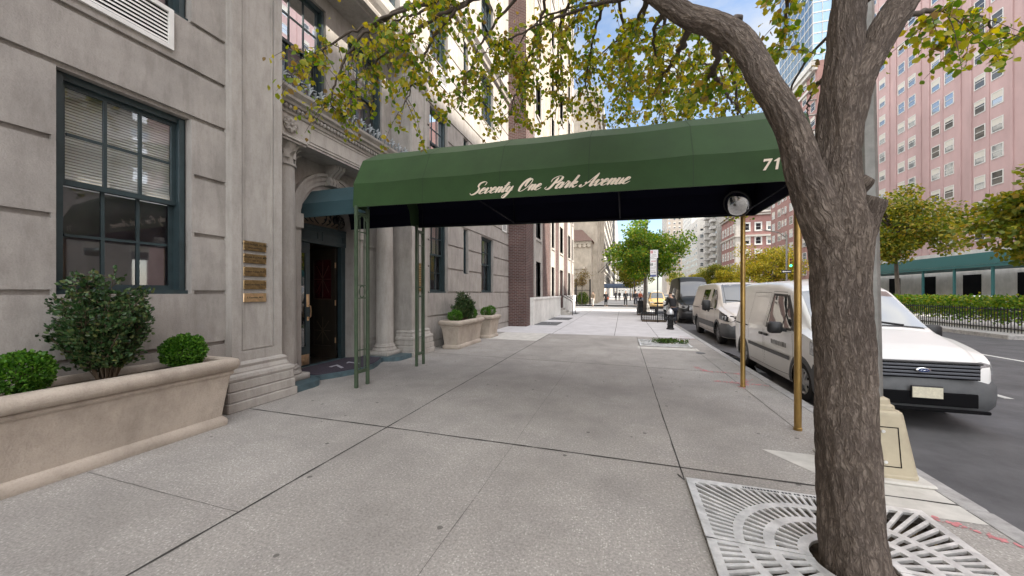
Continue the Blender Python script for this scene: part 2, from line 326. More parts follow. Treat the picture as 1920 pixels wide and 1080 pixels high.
# ------------------------------------------------------------------ ground
def sidewalk_mat():
    m = bpy.data.materials.new('sidewalk_aggregate'); m.use_nodes = True; t = m.node_tree; p = t.nodes['Principled BSDF']; k = t.links.new
    p.inputs['Roughness'].default_value = .75; p.inputs['Specular IOR Level'].default_value = .3
    co = N('ShaderNodeTexCoord', t); sp = N('ShaderNodeSeparateXYZ', t); k(co.outputs['Object'], sp.inputs[0])
    a = N('ShaderNodeTexNoise', t); a.inputs['Scale'].default_value = .7; a.inputs['Detail'].default_value = 8; a.inputs['Roughness'].default_value = .65; k(co.outputs['Object'], a.inputs[0])
    b = N('ShaderNodeTexNoise', t); b.inputs['Scale'].default_value = 55; b.inputs['Detail'].default_value = 4; b.inputs['Roughness'].default_value = .75; k(co.outputs['Object'], b.inputs[0])
    v = N('ShaderNodeTexVoronoi', t); v.inputs['Scale'].default_value = 62; k(co.outputs['Object'], v.inputs['Vector'])
    v2 = N('ShaderNodeTexVoronoi', t); v2.inputs['Scale'].default_value = 3.6; k(co.outputs['Object'], v2.inputs['Vector'])
    # tones: old warm-gray flags near, newer pale concrete beyond 13.5 m
    r = N('ShaderNodeValToRGB', t); r.color_ramp.elements[0].position = .3; r.color_ramp.elements[1].position = .72
    r.color_ramp.elements[0].color = (.285, .268, .252, 1); r.color_ramp.elements[1].color = (.41, .39, .368, 1); k(a.outputs['Fac'], r.inputs[0])
    rb = N('ShaderNodeValToRGB', t); rb.color_ramp.elements[0].position = .35; rb.color_ramp.elements[1].position = .65
    rb.color_ramp.elements[0].color = (.62, .62, .62, 1); rb.color_ramp.elements[1].color = (1.18, 1.18, 1.18, 1); k(b.outputs['Fac'], rb.inputs[0])
    m1 = N('ShaderNodeMix', t, data_type='RGBA', blend_type='MULTIPLY'); m1.inputs[0].default_value = .85; k(r.outputs[0], m1.inputs[6]); k(rb.outputs[0], m1.inputs[7])
    # pale stone chips
    ch = N('ShaderNodeSeparateColor', t); k(v.outputs['Color'], ch.inputs[0])
    g1 = N('ShaderNodeMath', t, operation='GREATER_THAN'); g1.inputs[1].default_value = .74; k(ch.outputs[0], g1.inputs[0])
    g2 = N('ShaderNodeMath', t, operation='LESS_THAN'); g2.inputs[1].default_value = .36; k(v.outputs['Distance'], g2.inputs[0])
    gm = N('ShaderNodeMath', t, operation='MULTIPLY'); k(g1.outputs[0], gm.inputs[0]); k(g2.outputs[0], gm.inputs[1])
    an = N('ShaderNodeMapRange', t); an.inputs['From Min'].default_value = .38; an.inputs['From Max'].default_value = .62; an.inputs['To Min'].default_value = .1; an.inputs['To Max'].default_value = .9; k(a.outputs['Fac'], an.inputs[0])
    gm2 = N('ShaderNodeMath', t, operation='MULTIPLY'); k(gm.outputs[0], gm2.inputs[0]); k(an.outputs[0], gm2.inputs[1])
    m2 = N('ShaderNodeMix', t, data_type='RGBA'); k(gm2.outputs[0], m2.inputs[0]); k(m1.outputs[2], m2.inputs[6]); m2.inputs[7].default_value = (.58, .56, .53, 1)
    # dark gum spots
    sg = N('ShaderNodeSeparateColor', t); k(v2.outputs['Color'], sg.inputs[0])
    g3 = N('ShaderNodeMath', t, operation='LESS_THAN'); g3.inputs[1].default_value = .075; k(v2.outputs['Distance'], g3.inputs[0])
    g4 = N('ShaderNodeMath', t, operation='GREATER_THAN'); g4.inputs[1].default_value = .5; k(sg.outputs[1], g4.inputs[0])
    g5 = N('ShaderNodeMath', t, operation='MULTIPLY'); k(g3.outputs[0], g5.inputs[0]); k(g4.outputs[0], g5.inputs[1])
    g6 = N('ShaderNodeMath', t, operation='MULTIPLY'); k(g5.outputs[0], g6.inputs[0]); g6.inputs[1].default_value = .75
    m3 = N('ShaderNodeMix', t, data_type='RGBA'); k(g6.outputs[0], m3.inputs[0]); k(m2.outputs[2], m3.inputs[6]); m3.inputs[7].default_value = (.09, .085, .08, 1)
    # broad damp stains
    st_ = N('ShaderNodeTexNoise', t); st_.inputs['Scale'].default_value = 1.9; st_.inputs['Detail'].default_value = 7; st_.inputs['Roughness'].default_value = .6; st_.inputs['Distortion'].default_value = .6; k(co.outputs['Object'], st_.inputs[0])
    sr = N('ShaderNodeValToRGB', t); sr.color_ramp.elements[0].position = .30; sr.color_ramp.elements[0].color = (.88, .87, .86, 1); sr.color_ramp.elements[1].position = .56; sr.color_ramp.elements[1].color = (1, .99, .97, 1); k(st_.outputs['Fac'], sr.inputs[0])
    m4 = N('ShaderNodeMix', t, data_type='RGBA', blend_type='MULTIPLY'); m4.inputs[0].default_value = 1; k(m3.outputs[2], m4.inputs[6]); k(sr.outputs[0], m4.inputs[7])
    k(m4.outputs[2], p.inputs['Base Color'])
    bu = N('ShaderNodeBump', t); bu.inputs['Strength'].default_value = .35; bu.inputs['Distance'].default_value = .006
    k(b.outputs['Fac'], bu.inputs['Height']); k(bu.outputs[0], p.inputs['Normal'])
    return m
SIDEWALK = sidewalk_mat()
NEWCONC = mat('new_concrete', (.52, .505, .51), .8, var=.12, vs=1.4, bump=.1, bs=90)
NEWCONC2 = mat('new_concrete_light', (.48, .465, .44), .8, var=.12, vs=1.8, bump=.1, bs=90)
PATCH = mat('concrete_patch', (.52, .50, .46), .8, var=.18, vs=4, bump=.1, bs=90)
KERB = mat('kerb_granite', (.34, .33, .32), .7, var=.3, vs=9, bump=.1)
ASPHALT = mat('asphalt', (.088, .086, .090), .8, var=.35, vs=1.5, bump=.3, bs=160)
GROUND = mat('ground_asphalt', (.06, .06, .062), .85, var=.2, vs=.5)
JOINT = mat('joint_dark', (.045, .042, .038), .9)
PINK = mat('pink_spray_paint', (.52, .20, .21), .8, var=.3, vs=25)
WATER = mat('puddle_water', (.012, .013, .015), .05, spec=.6)

struct('ground', MB().quad((-900, -300, -.35), (900, -300, -.35), (900, 1600, -.35), (-900, 1600, -.35)), GROUND)
XK = 2.5
sw = wall(MB(), lambda u, v, d: (u, v, -d), -9, XK - .1, -9, 13.6, [(.51, 2.05, 1.78, 3.32), (.49, 1.91, 11.21, 12.63)], .14); struct('sidewalk', sw, SIDEWALK)
struct('sidewalk', MB().quad((-9, 13.6, 0), (XK - .1, 13.6, 0), (XK - .1, 35, 0), (-9, 35, 0)), NEWCONC)
struct('sidewalk', MB().quad((-9, 46, 0), (XK - .1, 46, 0), (XK - .1, 420, 0), (-9, 420, 0)), NEWCONC2)
struct('sidewalk', MB().quad((31.5, -60, 0), (40, -60, 0), (40, 420, 0), (31.5, 420, 0)), NEWCONC2)
k1 = MB(); yy = -9.
rk = random.Random(3)
while yy < 35:
    ln = rk.uniform(2.2, 3.2); k1.cbox(XK - .1, XK + .06, yy, min(yy + ln - .006, 35), -.3, .003 + rk.uniform(0, .003), .015); yy += ln
struct('kerb', k1, KERB)
struct('kerb', MB().cbox(XK - .1, XK + .06, 46, 420, -.3, .003, .015), KERB)
struct('kerb', MB().cbox(31.35, 31.5, -60, 420, -.3, .003, .015), KERB)
struct('road', MB().quad((XK - .1, -60, -.15), (32, -60, -.15), (32, 420, -.15), (XK - .1, 420, -.15)), ASPHALT)
struct('cross_street', MB().quad((-70, 34.9, -.14), (XK + .02, 34.9, -.14), (XK + .02, 46.1, -.14), (-70, 46.1, -.14)), mat('pale_asphalt', (.20, .195, .19), .85, var=.2, vs=1))
md = MB().cbox(13.6, 20.4, 18, 108, -.3, .02, .02); md.cbox(13.6, 20.4, 124, 400, -.3, .02, .02); struct('road_median', md, KERB)
# lane lines beside the median
ln = MB()
for i in range(40): ln.quad((6.0, -10 + i * 9, -.146), (6.12, -10 + i * 9, -.146), (6.12, -7 + i * 9, -.146), (6.0, -7 + i * 9, -.146))
ln.quad((9.6, -20, -.146), (9.72, -20, -.146), (9.72, 400, -.146), (9.6, 400, -.146))
struct('road_markings', ln, mat('road_line_paint', (.55, .55, .52), .7, var=.3, vs=6))
# sidewalk joints, slightly wandering
jt = MB(); rj = random.Random(8)
def joint(a, b, wd, z=.003):
    a, b = Vector((*a, z)), Vector((*b, z)); n = max(3, int((b - a).length / .12)); t = (b - a).normalized(); s = Vector((-t.y, t.x, 0)); prev = None; off = 0
    for i in range(n + 1):
        off = off * .9 + rj.uniform(-.0022, .0022); ww = wd * rj.uniform(.55, 1.2); p = a + (b - a) * i / n + s * off
        q = (p - s * ww / 2, p + s * ww / 2)
        if prev: jt.quad(prev[0], q[0], q[1], prev[1])
        prev = q
joint((-2.67, -2), (-2.68, 13.6), .02); joint((.5, 3.33), (.48, 13.6), .012); joint((1.93, 4.9), (1.93, 13.6), .008)
joint((-5.0, 3.6), (2.4, 3.54), .022); joint((-5.0, 8.35), (2.4, 8.0), .018); joint((-5.2, 9.5), (-2.68, 9.4), .008)
joint((-1.1, -2), (-1.1, 9), .003); joint((-5, 1.9), (-2.67, 1.88), .0035)
joint((-5.1, 11.4), (-2.68, 11.4), .012); joint((-2.68, 13.6), (2.4, 13.6), .012)
joint((.5, 3.33), (.46, 3.42), .02)
for x in (-2.6, -.3, 1.2): joint((x, 13.6), (x, 34.9), .02)
for y in (16.3, 19, 21.7, 24.4, 27.1, 29.8, 32.5): joint((-4.3, y), (2.4, y), .015)
struct('sidewalk_joints', jt, JOINT)
pt = MB()
pt.quad((-4.5, 11.42, .0025), (-2.72, 11.42, .0025), (-2.72, 13.55, .0025), (-4.5, 13.55, .0025))
pt.add([(1.35, 4.22, .0025), (2.4, 4.22, .0025), (2.4, 3.3, .0025), (1.95, 3.3, .0025)], [(0, 1, 2, 3)])
pt.quad((.42, 10.75, .0025), (2.0, 10.75, .0025), (2.0, 11.16, .0025), (.42, 11.16, .0025))
struct('sidewalk_patches', pt, PATCH)
# pink utility spray marks by the kerb: short speckled strokes
sp = MB(); rs = random.Random(5)
def stroke(a, b, wd, n=60):
    for i in range(n):
        t = rs.random(); x = a[0] + (b[0] - a[0]) * t + rs.gauss(0, wd); y = a[1] + (b[1] - a[1]) * t + rs.gauss(0, wd); r = rs.uniform(.006, .022)
        sp.add([(x + r * math.cos(q * 1.05) * rs.uniform(.6, 1.2), y + r * math.sin(q * 1.05) * rs.uniform(.6, 1.2), .0035 + i * .00001) for q in range(6)], [tuple(range(6))])
stroke((1.6, 7.2), (2.35, 7.1), .035, 90); stroke((1.7, 7.9), (1.45, 8.5), .03, 60); stroke((1.5, 8.1), (2.2, 7.95), .03, 70); stroke((1.9, 6.85), (2.2, 7.5), .03, 50)
stroke((2.0, 14.2), (2.3, 13.3), .05, 60); stroke((2.1, 3.3), (2.4, 3.1), .02, 40)
struct('spray_paint_marking', sp, PINK)
pu = MB(); rp = random.Random(2); pts = []
for i in range(26):
    a = 2 * PI * i / 26; pts.append((2.83 + .17 * math.cos(a) * rp.uniform(.6, 1.1), 10.2 + 1.9 * math.sin(a) * rp.uniform(.8, 1.05), -.145))
pu.add(pts, [tuple(range(26))]); struct('puddle', pu, WATER)

# ------------------------------------------------------------------ the stone apartment house
HOUSE = thing('apartment_house', 'pale limestone apartment house with rusticated walls, arched entrance and teal sash windows', 'building', (-6, 6, 0))
XW = -5.17
def sash(u0, u1, z0, z1, fm=FX(XW), cols=3, upper=2, lower=2, parent=HOUSE, dep=.12, blind=BLIND, low=SCREEN, gl=GLASS, split=.5, bar=.028):
    """double-hung window: casing, two sashes with glazing bars, panes, blind"""
    f = MB(); c = .075; fd = dep
    for (a, b, p, q) in ((u0, u0 + c, z0, z1), (u1 - c, u1, z0, z1), (u0 + c, u1 - c, z1 - c, z1), (u0 + c, u1 - c, z0, z0 + .05)): fbox(f, fm, a, b, p, q, fd, fd + .14)
    fbox(f, fm, u0 - .0, u1 + .0, z0 - .0, z0 + .045, fd - .05, fd - .001)
    for (a, b) in ((u0 + .03, u0 + c + .004), (u1 - c - .004, u1 - .03)): fbox(f, fm, a, b, z0 + .05, z1 - .03, fd - .03, fd - .002)
    zm = z0 + (z1 - z0) * split; a, b = u0 + c, u1 - c
    for (lo, hi, d, nr) in ((zm, z1 - c, fd + .045, upper), (z0 + .05, zm + .05, fd + .09, lower)):
        st = .045
        fbox(f, fm, a, a + st, lo, hi, d, d + .035); fbox(f, fm, b - st, b, lo, hi, d, d + .035)
        fbox(f, fm, a + st, b - st, hi - st, hi, d, d + .035); fbox(f, fm, a + st, b - st, lo, lo + st + .01, d, d + .035)
        for i in range(1, cols):
            x = a + st + (b - a - 2 * st) * i / cols; fbox(f, fm, x - bar / 2, x + bar / 2, lo + st + .01, hi - st, d + .003, d + .03)
        for i in range(1, nr):
            z = lo + st + (hi - lo - 2 * st) * i / nr
            for k in range(cols):
                xa = a + st + (b - a - 2 * st) * k / cols + bar / 2; xb = a + st + (b - a - 2 * st) * (k + 1) / cols - bar / 2
                fbox(f, fm, xa, xb, z - bar / 2, z + bar / 2, d + .003, d + .03)
    o = f.build('window', TEAL, parent)
    g = MB()
    for (lo, hi, d) in ((zm, z1 - c, fd + .062), (z0 + .05, zm + .05, fd + .107)): g.quad(fm(a, lo, d), fm(b, lo, d), fm(b, hi, d), fm(a, hi, d))
    g.build('pane', gl, o)
    bl = MB(); n = int((z1 - zm) / .03)
    for i in range(n):
        z = zm + (z1 - zm) * i / n; bl.quad(fm(a, z, fd + .165), fm(b, z, fd + .165), fm(b, z + .027, fd + .18), fm(a, z + .027, fd + .18))
    bl.build('blind', blind, o)
    sc = MB().quad(fm(a, z0, fd + .2), fm(b, z0, fd + .2), fm(b, zm + .04, fd + .2), fm(a, zm + .04, fd + .2)); sc.build('screen', low, o)
    return o
FLOORS = [(1.58, 3.78), (5.0, 6.9), (8.35, 10.2), (11.5, 13.4), (14.7, 16.6), (17.9, 19.8), (21.1, 23.0)]
LCOL = [(-.45, .65), (1.95, 3.07)]
RCOL = [(8.84, 9.92), (12.66, 13.98)]
GRV = [.22, .92, 1.60, 2.33, 3.07, 3.80, 4.39, 4.98, 5.62, 6.26, 6.92, 7.5, 8.3, 9.0, 9.7, 10.4, 11.1]
ops_l = [(a, b, z0, z1) for a, b in LCOL for z0, z1 in FLOORS]
ops_r = [(a, b, z0, z1) for a, b in RCOL for z0, z1 in FLOORS] + [(11.06, 11.46, z0 + .65, z1) for z0, z1 in FLOORS]
VENTS = [(2.06, 2.86, 4.5, 5.0 - .02)]
W = MB(); PF = .04
wall(W, FX(XW - PF), -3, 3.5, 0, 27, ops_l, .3); wall(W, FX(XW - PF), 8.5, 16.02, 0, 27, ops_r, .3)
wall(W, FX(XW - PF), 3.5, 8.5, 7.6, 27, [(4.5, 5.6, z0, z1) for z0, z1 in FLOORS[2:]] + [(6.35, 7.45, z0, z1) for z0, z1 in FLOORS[2:]], .3)
W.build('wall', STONE, HOUSE)
BK = MB()
def courses(y0, y1, cols, gr, zmax, zmin=0.):
    zs = [zmin] + gr + [zmax]; g = .026
    for i in range(len(zs) - 1):
        lo = zs[i] + (g if i else 0); hi = zs[i + 1] - (g if i < len(zs) - 2 else 0)
        # split the course vertically wherever a window starts or stops
        cuts = sorted({lo, hi} | {c for o in cols for c in o[2:4] if lo < c < hi})
        for a, b in zip(cuts[:-1], cuts[1:]):
            mid = (a + b) / 2; occ = sorted((o[0], o[1]) for o in cols if o[2] < mid < o[3]); x = y0
            for p, q in occ + [(y1, y1)]:
                if p - x > .01: BK.box(XW - PF, XW, x, p, a, b)
                x = max(x, q)
        # jamb margin closing the groove beside openings
    for o in cols:
        if o[2] < 8:
            for z in gr:
                if o[2] < z < o[3] - .1:
                    BK.box(XW - PF, XW - .002, o[0] - .03, o[0], z - g, z + g); BK.box(XW - PF, XW - .002, o[1], o[1] + .03, z - g, z + g)
courses(-3, 3.5, ops_l, GRV, 27); courses(8.5, 16.02, ops_r, GRV, 27); courses(3.5, 8.5, [(p, q, z0, z1) for p, q in ((4.5, 5.6), (6.35, 7.45)) for z0, z1 in FLOORS[2:]], [9.0, 9.7, 10.4, 11.1], 27, 7.87)
BK.build('rusticated_blocks', STONE, HOUSE)
SH = MB().quad((-24, -3, 27), (XW, -3, 27), (XW, 16.02, 27), (-24, 16.02, 27)); SH.quad((-24, -3, 0), (XW - PF, -3, 0), (XW - PF, -3, 27), (-24, -3, 27)); SH.quad((-24, 16.02, 0), (XW - PF, 16.02, 0), (XW - PF, 16.02, 27), (-24, 16.02, 27)); SH.quad((-24, -3, 0), (-24, 16.02, 0), (-24, 16.02, 27), (-24, -3, 27)); SH.build('roof_and_rear_walls', STONE, HOUSE)
for (a, b) in LCOL:
    for i, (z0, z1) in enumerate(FLOORS[:2]): sash(a, b, z0, z1)
for (a, b) in RCOL:
    for i, (z0, z1) in enumerate(FLOORS[:6]): sash(a, b, z0, z1, blind=BLIND)
for z0, z1 in FLOORS[:6]: sash(11.06, 11.46, z0 + .65, z1, cols=1)
for (a, b) in ((4.5, 5.6), (6.35, 7.45)):
    for z0, z1 in FLOORS[2:6]: sash(a, b, z0, z1, fm=FX(XW - PF))
# louvred air-conditioner vents
def vent(u0, u1, z0, z1, x=XW):
    f = MB(); fm = FX(x)
    for q in ((u0, u0 + .05, z0, z1), (u1 - .05, u1, z0, z1), (u0 + .05, u1 - .05, z0, z0 + .05), (u0 + .05, u1 - .05, z1 - .05, z1)): fbox(f, fm, *q, -.03, .0)
    o = f.build('vent', WHITE, HOUSE); s = MB(); n = int((z1 - z0 - .1) / .045)
    for i in range(n):
        z = z0 + .06 + i * .045
        s.add([(x + .02, u0 + .05, z), (x + .02, u1 - .05, z), (x + .004, u1 - .05, z + .032), (x + .004, u0 + .05, z + .032)], [(0, 1, 2, 3)])
    s.build('louvre', WHITE, o); MB().box(x + .0005, x + .002, u0 + .05, u1 - .05, z0 + .05, z1 - .05).build('duct', DARK, o)
vent(2.0, 2.87, 4.5, 5.08 - .1); vent(-.3, .6, 4.5, 4.98)
for z in (7.75, 10.9): vent(14.55, 15.25, z, z + .5); vent(9.1, 9.9, z, z + .45)
vent(15.1, 15.7, 4.35, 4.85)

# ---- entrance bay
EC = 5.98
BAY = MB()      # upper wall of the recess with two big windows
wall(BAY, FX(-5.66), 4.2, 7.78, 4.9, 7.6, [(4.52, 5.68, 4.98, 7.2), (6.26, 7.4, 4.98, 7.2)], .2)
BAY.box(-5.66, -5.1, 4.15, 4.2, 4.2, 7.6); BAY.box(-5.66, -5.1, 7.76, 7.8, 4.2, 7.6); BAY.box(-5.7, -5.12, 4.2, 7.76, 7.44, 7.494)
BAY.build('bay_wall', STONE, HOUSE)
for a, b in ((4.52, 5.68), (6.26, 7.4)): sash(a, b, 4.98, 7.2, fm=FX(-5.66), dep=.06, cols=3)
# lower recess wall with the arched opening
RX = -5.88; AR = .72; AZ = 2.95
lw = MB(); lw.quad((RX, 4.2, .1), (RX, EC - AR, .1), (RX, EC - AR, AZ), (RX, 4.2, AZ)); lw.quad((RX, EC + AR, .1), (RX, 7.78, .1), (RX, 7.78, AZ), (RX, EC + AR, AZ))
na = 28; arc = [(EC - AR * math.cos(PI * i / na), AZ + AR * math.sin(PI * i / na)) for i in range(na + 1)]
for i in range(na):
    (a, b), (c, d) = arc[i], arc[i + 1]
    lw.quad((RX, a, b), (RX, c, d), (RX, c, 4.25), (RX, a, 4.25)); lw.quad((RX, a, b), (RX, c, d), (RX - .26, c, d), (RX - .26, a, b))
lw.quad((RX, 4.2, AZ), (RX, EC - AR, AZ), (RX, EC - AR, 4.25), (RX, 4.2, 4.25)); lw.quad((RX, EC + AR, AZ), (RX, 7.78, AZ), (RX, 7.78, 4.25), (RX, EC + AR, 4.25))
for s in (-1, 1): lw.quad((RX, EC + s * AR, .1), (RX - .26, EC + s * AR, .1), (RX - .26, EC + s * AR, AZ), (RX, EC + s * AR, AZ))
lw.box(RX - .02, -5.08, 4.16, 4.2, 0, 4.3); lw.box(RX - .02, -5.08, 7.76, 7.8, 0, 4.3)
lw.build('recess_wall', STONE, HOUSE)
for y0, y1 in ((4.25, 5.02), (6.86, 7.7)):      # sunk panels beside the arch
    pn = MB()
    for q in ((y0, y0 + .06, .35, 2.75), (y1 - .06, y1, .35, 2.75), (y0 + .06, y1 - .06, .35, .41), (y0 + .06, y1 - .06, 2.69, 2.75)): pn.box(RX, RX + .025, *q)
    pn.box(RX, RX + .03, y0 + .16, y1 - .16, .5, 2.6); pn.build('wall_panel', STONE2, HOUSE)
av = MB()       # archivolt in three fasciae, jamb strips, imposts, keystone bracket
for r0, r1, dx in ((AR, AR + .08, .04), (AR + .08, AR + .17, .06), (AR + .17, AR + .23, .09)):
    rs = []
    for i in range(na + 1):
        a = PI * i / na; cy, sz = -math.cos(a), math.sin(a)
        rs.append([(RX, EC + r0 * cy, AZ + .14 + r0 * sz), (RX + dx, EC + r0 * cy, AZ + .14 + r0 * sz), (RX + dx, EC + r1 * cy, AZ + .14 + r1 * sz), (RX, EC + r1 * cy, AZ + .14 + r1 * sz)])
    av.rings(rs)
for s in (-1, 1):
    a, b = sorted((EC + s * AR, EC + s * (AR + .22))); av.box(RX, RX + .05, a, b, .1, 2.82); av.box(RX, RX + .09, a - .02, b + .02, 2.82, 3.09)
    av.box(RX + .05, RX + .07, a + .05, b - .05, .3, 2.7)
br = [(RX, 3.78), (RX + .14, 3.80), (RX + .17, 3.88), (RX + .13, 3.96), (RX + .2, 4.04), (RX + .3, 4.12), (RX + .32, 4.2), (RX, 4.2)]
for k in range(3): av.ext(br, EC - .12 + k * .085, EC - .12 + k * .085 + .07)
av.ext([(p[0] - .02, p[1]) for p in br], EC - .125, EC + .13)
av.build('arch_surround', STONE2, HOUSE, smooth=True, auto=35)

# pilasters with stepped bases and sunk panels
def pilaster(yc):
    h = .37; p = MB(); p.box(XW - .3, -5.075, yc - h, yc + h, .64, 7.05)
    for a, b in ((yc - h, yc - h + .13), (yc + h - .13, yc + h)): p.box(-5.075, -5.05, a, b, .64, 7.05)
    for z0, z1 in ((.64, .78), (6.9, 7.05)): p.box(-5.075, -5.0505, yc - h + .13, yc + h - .13, z0, z1)
    for (lo, hi) in ((.78, 6.9),):
        y0, y1 = yc - h + .13, yc + h - .13
        for a, b, c, d in ((y0 + .015, y0 + .035, lo + .015, hi - .015), (y1 - .035, y1 - .015, lo + .015, hi - .015), (y0 + .035, y1 - .035, lo + .015, lo + .035), (y0 + .035, y1 - .035, hi - .035, hi - .015)): p.box(-5.075, -5.06, a, b, c, d)
    o = p.build('pilaster', STONE2, HOUSE)
    b = MB()
    for z0, z1, x in ((0, .125, -4.90), (.13, .262, -4.92), (.268, .392, -4.935)): b.cbox(XW - .3, x, yc - h - (x + 5.05), yc + h + (x + 5.05), z0, z1, .012)
    prof = [(-4.94, .397), (-4.93, .43), (-4.94, .47), (-4.985, .49), (-4.985, .51), (-5.01, .56), (-5.0, .6), (-5.02, .63), (-5.05, .64)]
    rs = [[(XW - .3, yc - h - (x + 5.05), z), (x, yc - h - (x + 5.05), z), (x, yc + h + (x + 5.05), z), (XW - .3, yc + h + (x + 5.05), z)] for x, z in prof]
    b.rings(rs); b.build('base', STONE2, o)
    c = MB()
    for z0, z1, x in ((7.05, 7.12, -5.03), (7.12, 7.3, -5.05), (7.3, 7.38, -5.0), (7.38, 7.48, -4.95)): c.box(XW - .3, x, yc - h - (x + 5.05), yc + h + (x + 5.05), z0, z1)
    c.build('capital', STONE2, o)
pilaster(3.84); pilaster(8.14)
# columns with leafy capitals
def column(yc, xc=-5.53):
    o = MB().lathe([(.205 - .028 * (t ** 2), .37 + 3.40 * t) for t in [i / 14 for i in range(15)]], (xc, yc, 0), 40).build('column', STONE2, HOUSE, smooth=True, auto=50)
    b = MB(); b.cbox(xc - .29, xc + .29, yc - .29, yc + .29, .1, .2, .008)
    b.lathe([(.2, .2), (.275, .2), (.285, .225), (.275, .25), (.245, .262), (.235, .285), (.25, .3), (.25, .32), (.225, .33), (.22, .36), (.206, .37), (.1, .37)], (xc, yc, 0), 40)
    b.build('base', STONE2, o, smooth=True, auto=40)
    c = MB(); c.lathe([(.15, 3.74), (.2, 3.745), (.205, 3.765), (.2, 3.785), (.175, 3.79), (.17, 3.9), (.185, 4.02), (.225, 4.12), (.1, 4.12)], (xc, yc, 0), 28)
    for tier, (z0, hgt, n, ph) in enumerate(((3.79, .19, 8, 0), (3.86, .25, 8, PI / 8))):
        for i in range(n):
            a = 2 * PI * i / n + ph; rs = []
            for k in range(8):
                t = k / 7; r = .178 + .015 * tier + .012 * t + (.085 * max(0, t - .6) ** 1.2 * 3); z = z0 + hgt * (t - .35 * max(0, t - .8) ** 1.0); wv = .052 * (1 - .75 * t ** 3)
                rs.append([(xc + r * math.cos(a) - wv * math.sin(a), yc + r * math.sin(a) + wv * math.cos(a), z), (xc + (r + .016) * math.cos(a), yc + (r + .016) * math.sin(a), z), (xc + r * math.cos(a) + wv * math.sin(a), yc + r * math.sin(a) - wv * math.cos(a), z), (xc + (r - .02) * math.cos(a), yc + (r - .02) * math.sin(a), z)])
            c.rings(rs)
    c.cbox(xc - .25, xc + .25, yc - .25, yc + .25, 4.12, 4.16, .01); c.cbox(xc - .27, xc + .27, yc - .27, yc + .27, 4.162, 4.2, .01)
    c.build('capital', STONE2, o, smooth=True, auto=40)
column(4.62); column(7.345)
# entablature: extruded mouldings, egg band, rosettes, frieze panel
EX = -5.37
en = MB(); ep = [(-5.9, 4.2), (EX, 4.2), (EX, 4.235), (EX + .02, 4.25), (EX, 4.27), (EX, 4.60), (EX + .025, 4.615), (EX + .03, 4.64), (EX + .03, 4.66), (EX + .03, 4.745), (EX + .09, 4.75), (EX + .10, 4.79), (EX + .15, 4.815), (EX + .155, 4.86), (EX + .18, 4.885), (EX + .215, 4.92), (EX + .225, 4.96), (-5.9, 4.97)]
en.ext(ep, 4.21, 7.75)
for yc in (4.62, 7.345): en.box(EX, EX + .03, yc - .27, yc + .27, 4.201, 4.24)
for q in ((5.02, 6.94, 4.30, 4.315), (5.02, 6.94, 4.555, 4.57), (5.02, 5.035, 4.315, 4.555), (6.925, 6.94, 4.315, 4.555)): en.box(EX, EX + .012, *q)
e0 = en.build('entablature', STONE2, HOUSE)
eg = MB()
for i in range(44):
    y = 4.22 + i * .0802; eg.lathe([(.0, 0), (.022, .004), (.034, .03), (.034, .055), (.022, .075), (0, .08)], (EX + .052, y + .04, 4.662), 8)
eg.build('egg_moulding', STONE, e0, smooth=True)
def rosette(yc):
    r = MB(); r.lathe([(.0, 0), (.13, 0), (.13, .02), (.11, .03), (0, .03)], (EX, yc, 4.43), 24, 'X')
    for i in range(8):
        a = 2 * PI * i / 8; rs = []
        for k in range(7):
            t = k / 6; rr = .02 + .115 * t; wv = .05 * math.sin(PI * min(1, .15 + t * .85)) ** .7 + .004; d = .03 + .03 * math.sin(PI * t)
            y, z = yc + rr * math.cos(a), 4.43 + rr * math.sin(a); ty, tz = -math.sin(a), math.cos(a)
            rs.append([(EX + .02, y - ty * wv, z - tz * wv), (EX + d, y - ty * wv * .6, z - tz * wv * .6), (EX + d - .014, y, z), (EX + d, y + ty * wv * .6, z + tz * wv * .6), (EX + .02, y + ty * wv, z + tz * wv)])
        r.rings(rs)
    r.lathe([(.028, .0), (.03, .045), (.018, .068), (0, .072)], (EX, yc, 4.43), 14, 'X')
    r.build('rosette', STONE2, e0, smooth=True, auto=50)
rosette(4.62); rosette(7.345)
cs = MB()       # iron cresting of acanthus tufts
def frond(y, h, spread, n=5):
    for k in range(n):
        s = (k - (n - 1) / 2) / ((n - 1) / 2); ln = h * (1 - .18 * abs(s)); pth = []
        for i in range(8):
            t = i / 7; yy = y + spread * s * (t ** 1.5) + .03 * s * max(0, t - .75) * 4; z = 4.99 + ln * (t - .55 * abs(s) * max(0, t - .7) ** 1.2 * 2.2); pth.append((-5.2 + .03 * t * t + .03 * abs(s) * t, yy, z))
        cs.tube(pth, [.012, .014, .016, .017, .016, .014, .012, .006], 5)
for i in range(14):
    y = 4.33 + i * .2565; frond(y, .23, .085)
    if i < 13: frond(y + .128, .13, .05, 3)
    if i < 13:
        for s in (0, 1): cs.tube([(-5.2, y + .04 + .05 * math.cos(q) + .09 * s, 5.02 + .028 * math.sin(q)) for q in [j * PI / 5 for j in range(11)]], .007, 5)
cs.box(-5.215, -5.185, 4.22, 7.75, 4.965, 4.988); cs.build('cresting', IRON, e0, smooth=True)
# stringcourse above the bay
sc = MB().ext([(XW - .3, 7.5), (-5.0, 7.5), (-4.98, 7.56), (-5.0, 7.6), (-4.93, 7.68), (-4.88, 7.76), (-4.88, 7.84), (XW - .3, 7.86)], 3.38, 8.62); sc.build('stringcourse', STONE2, HOUSE)
MB().ext([(XW - .1, 10.5), (-5.08, 10.5), (-5.05, 10.58), (-4.95, 10.68), (-4.95, 10.78), (XW - .1, 10.8)], -3, 16.0).build('stringcourse', STONE2, HOUSE)
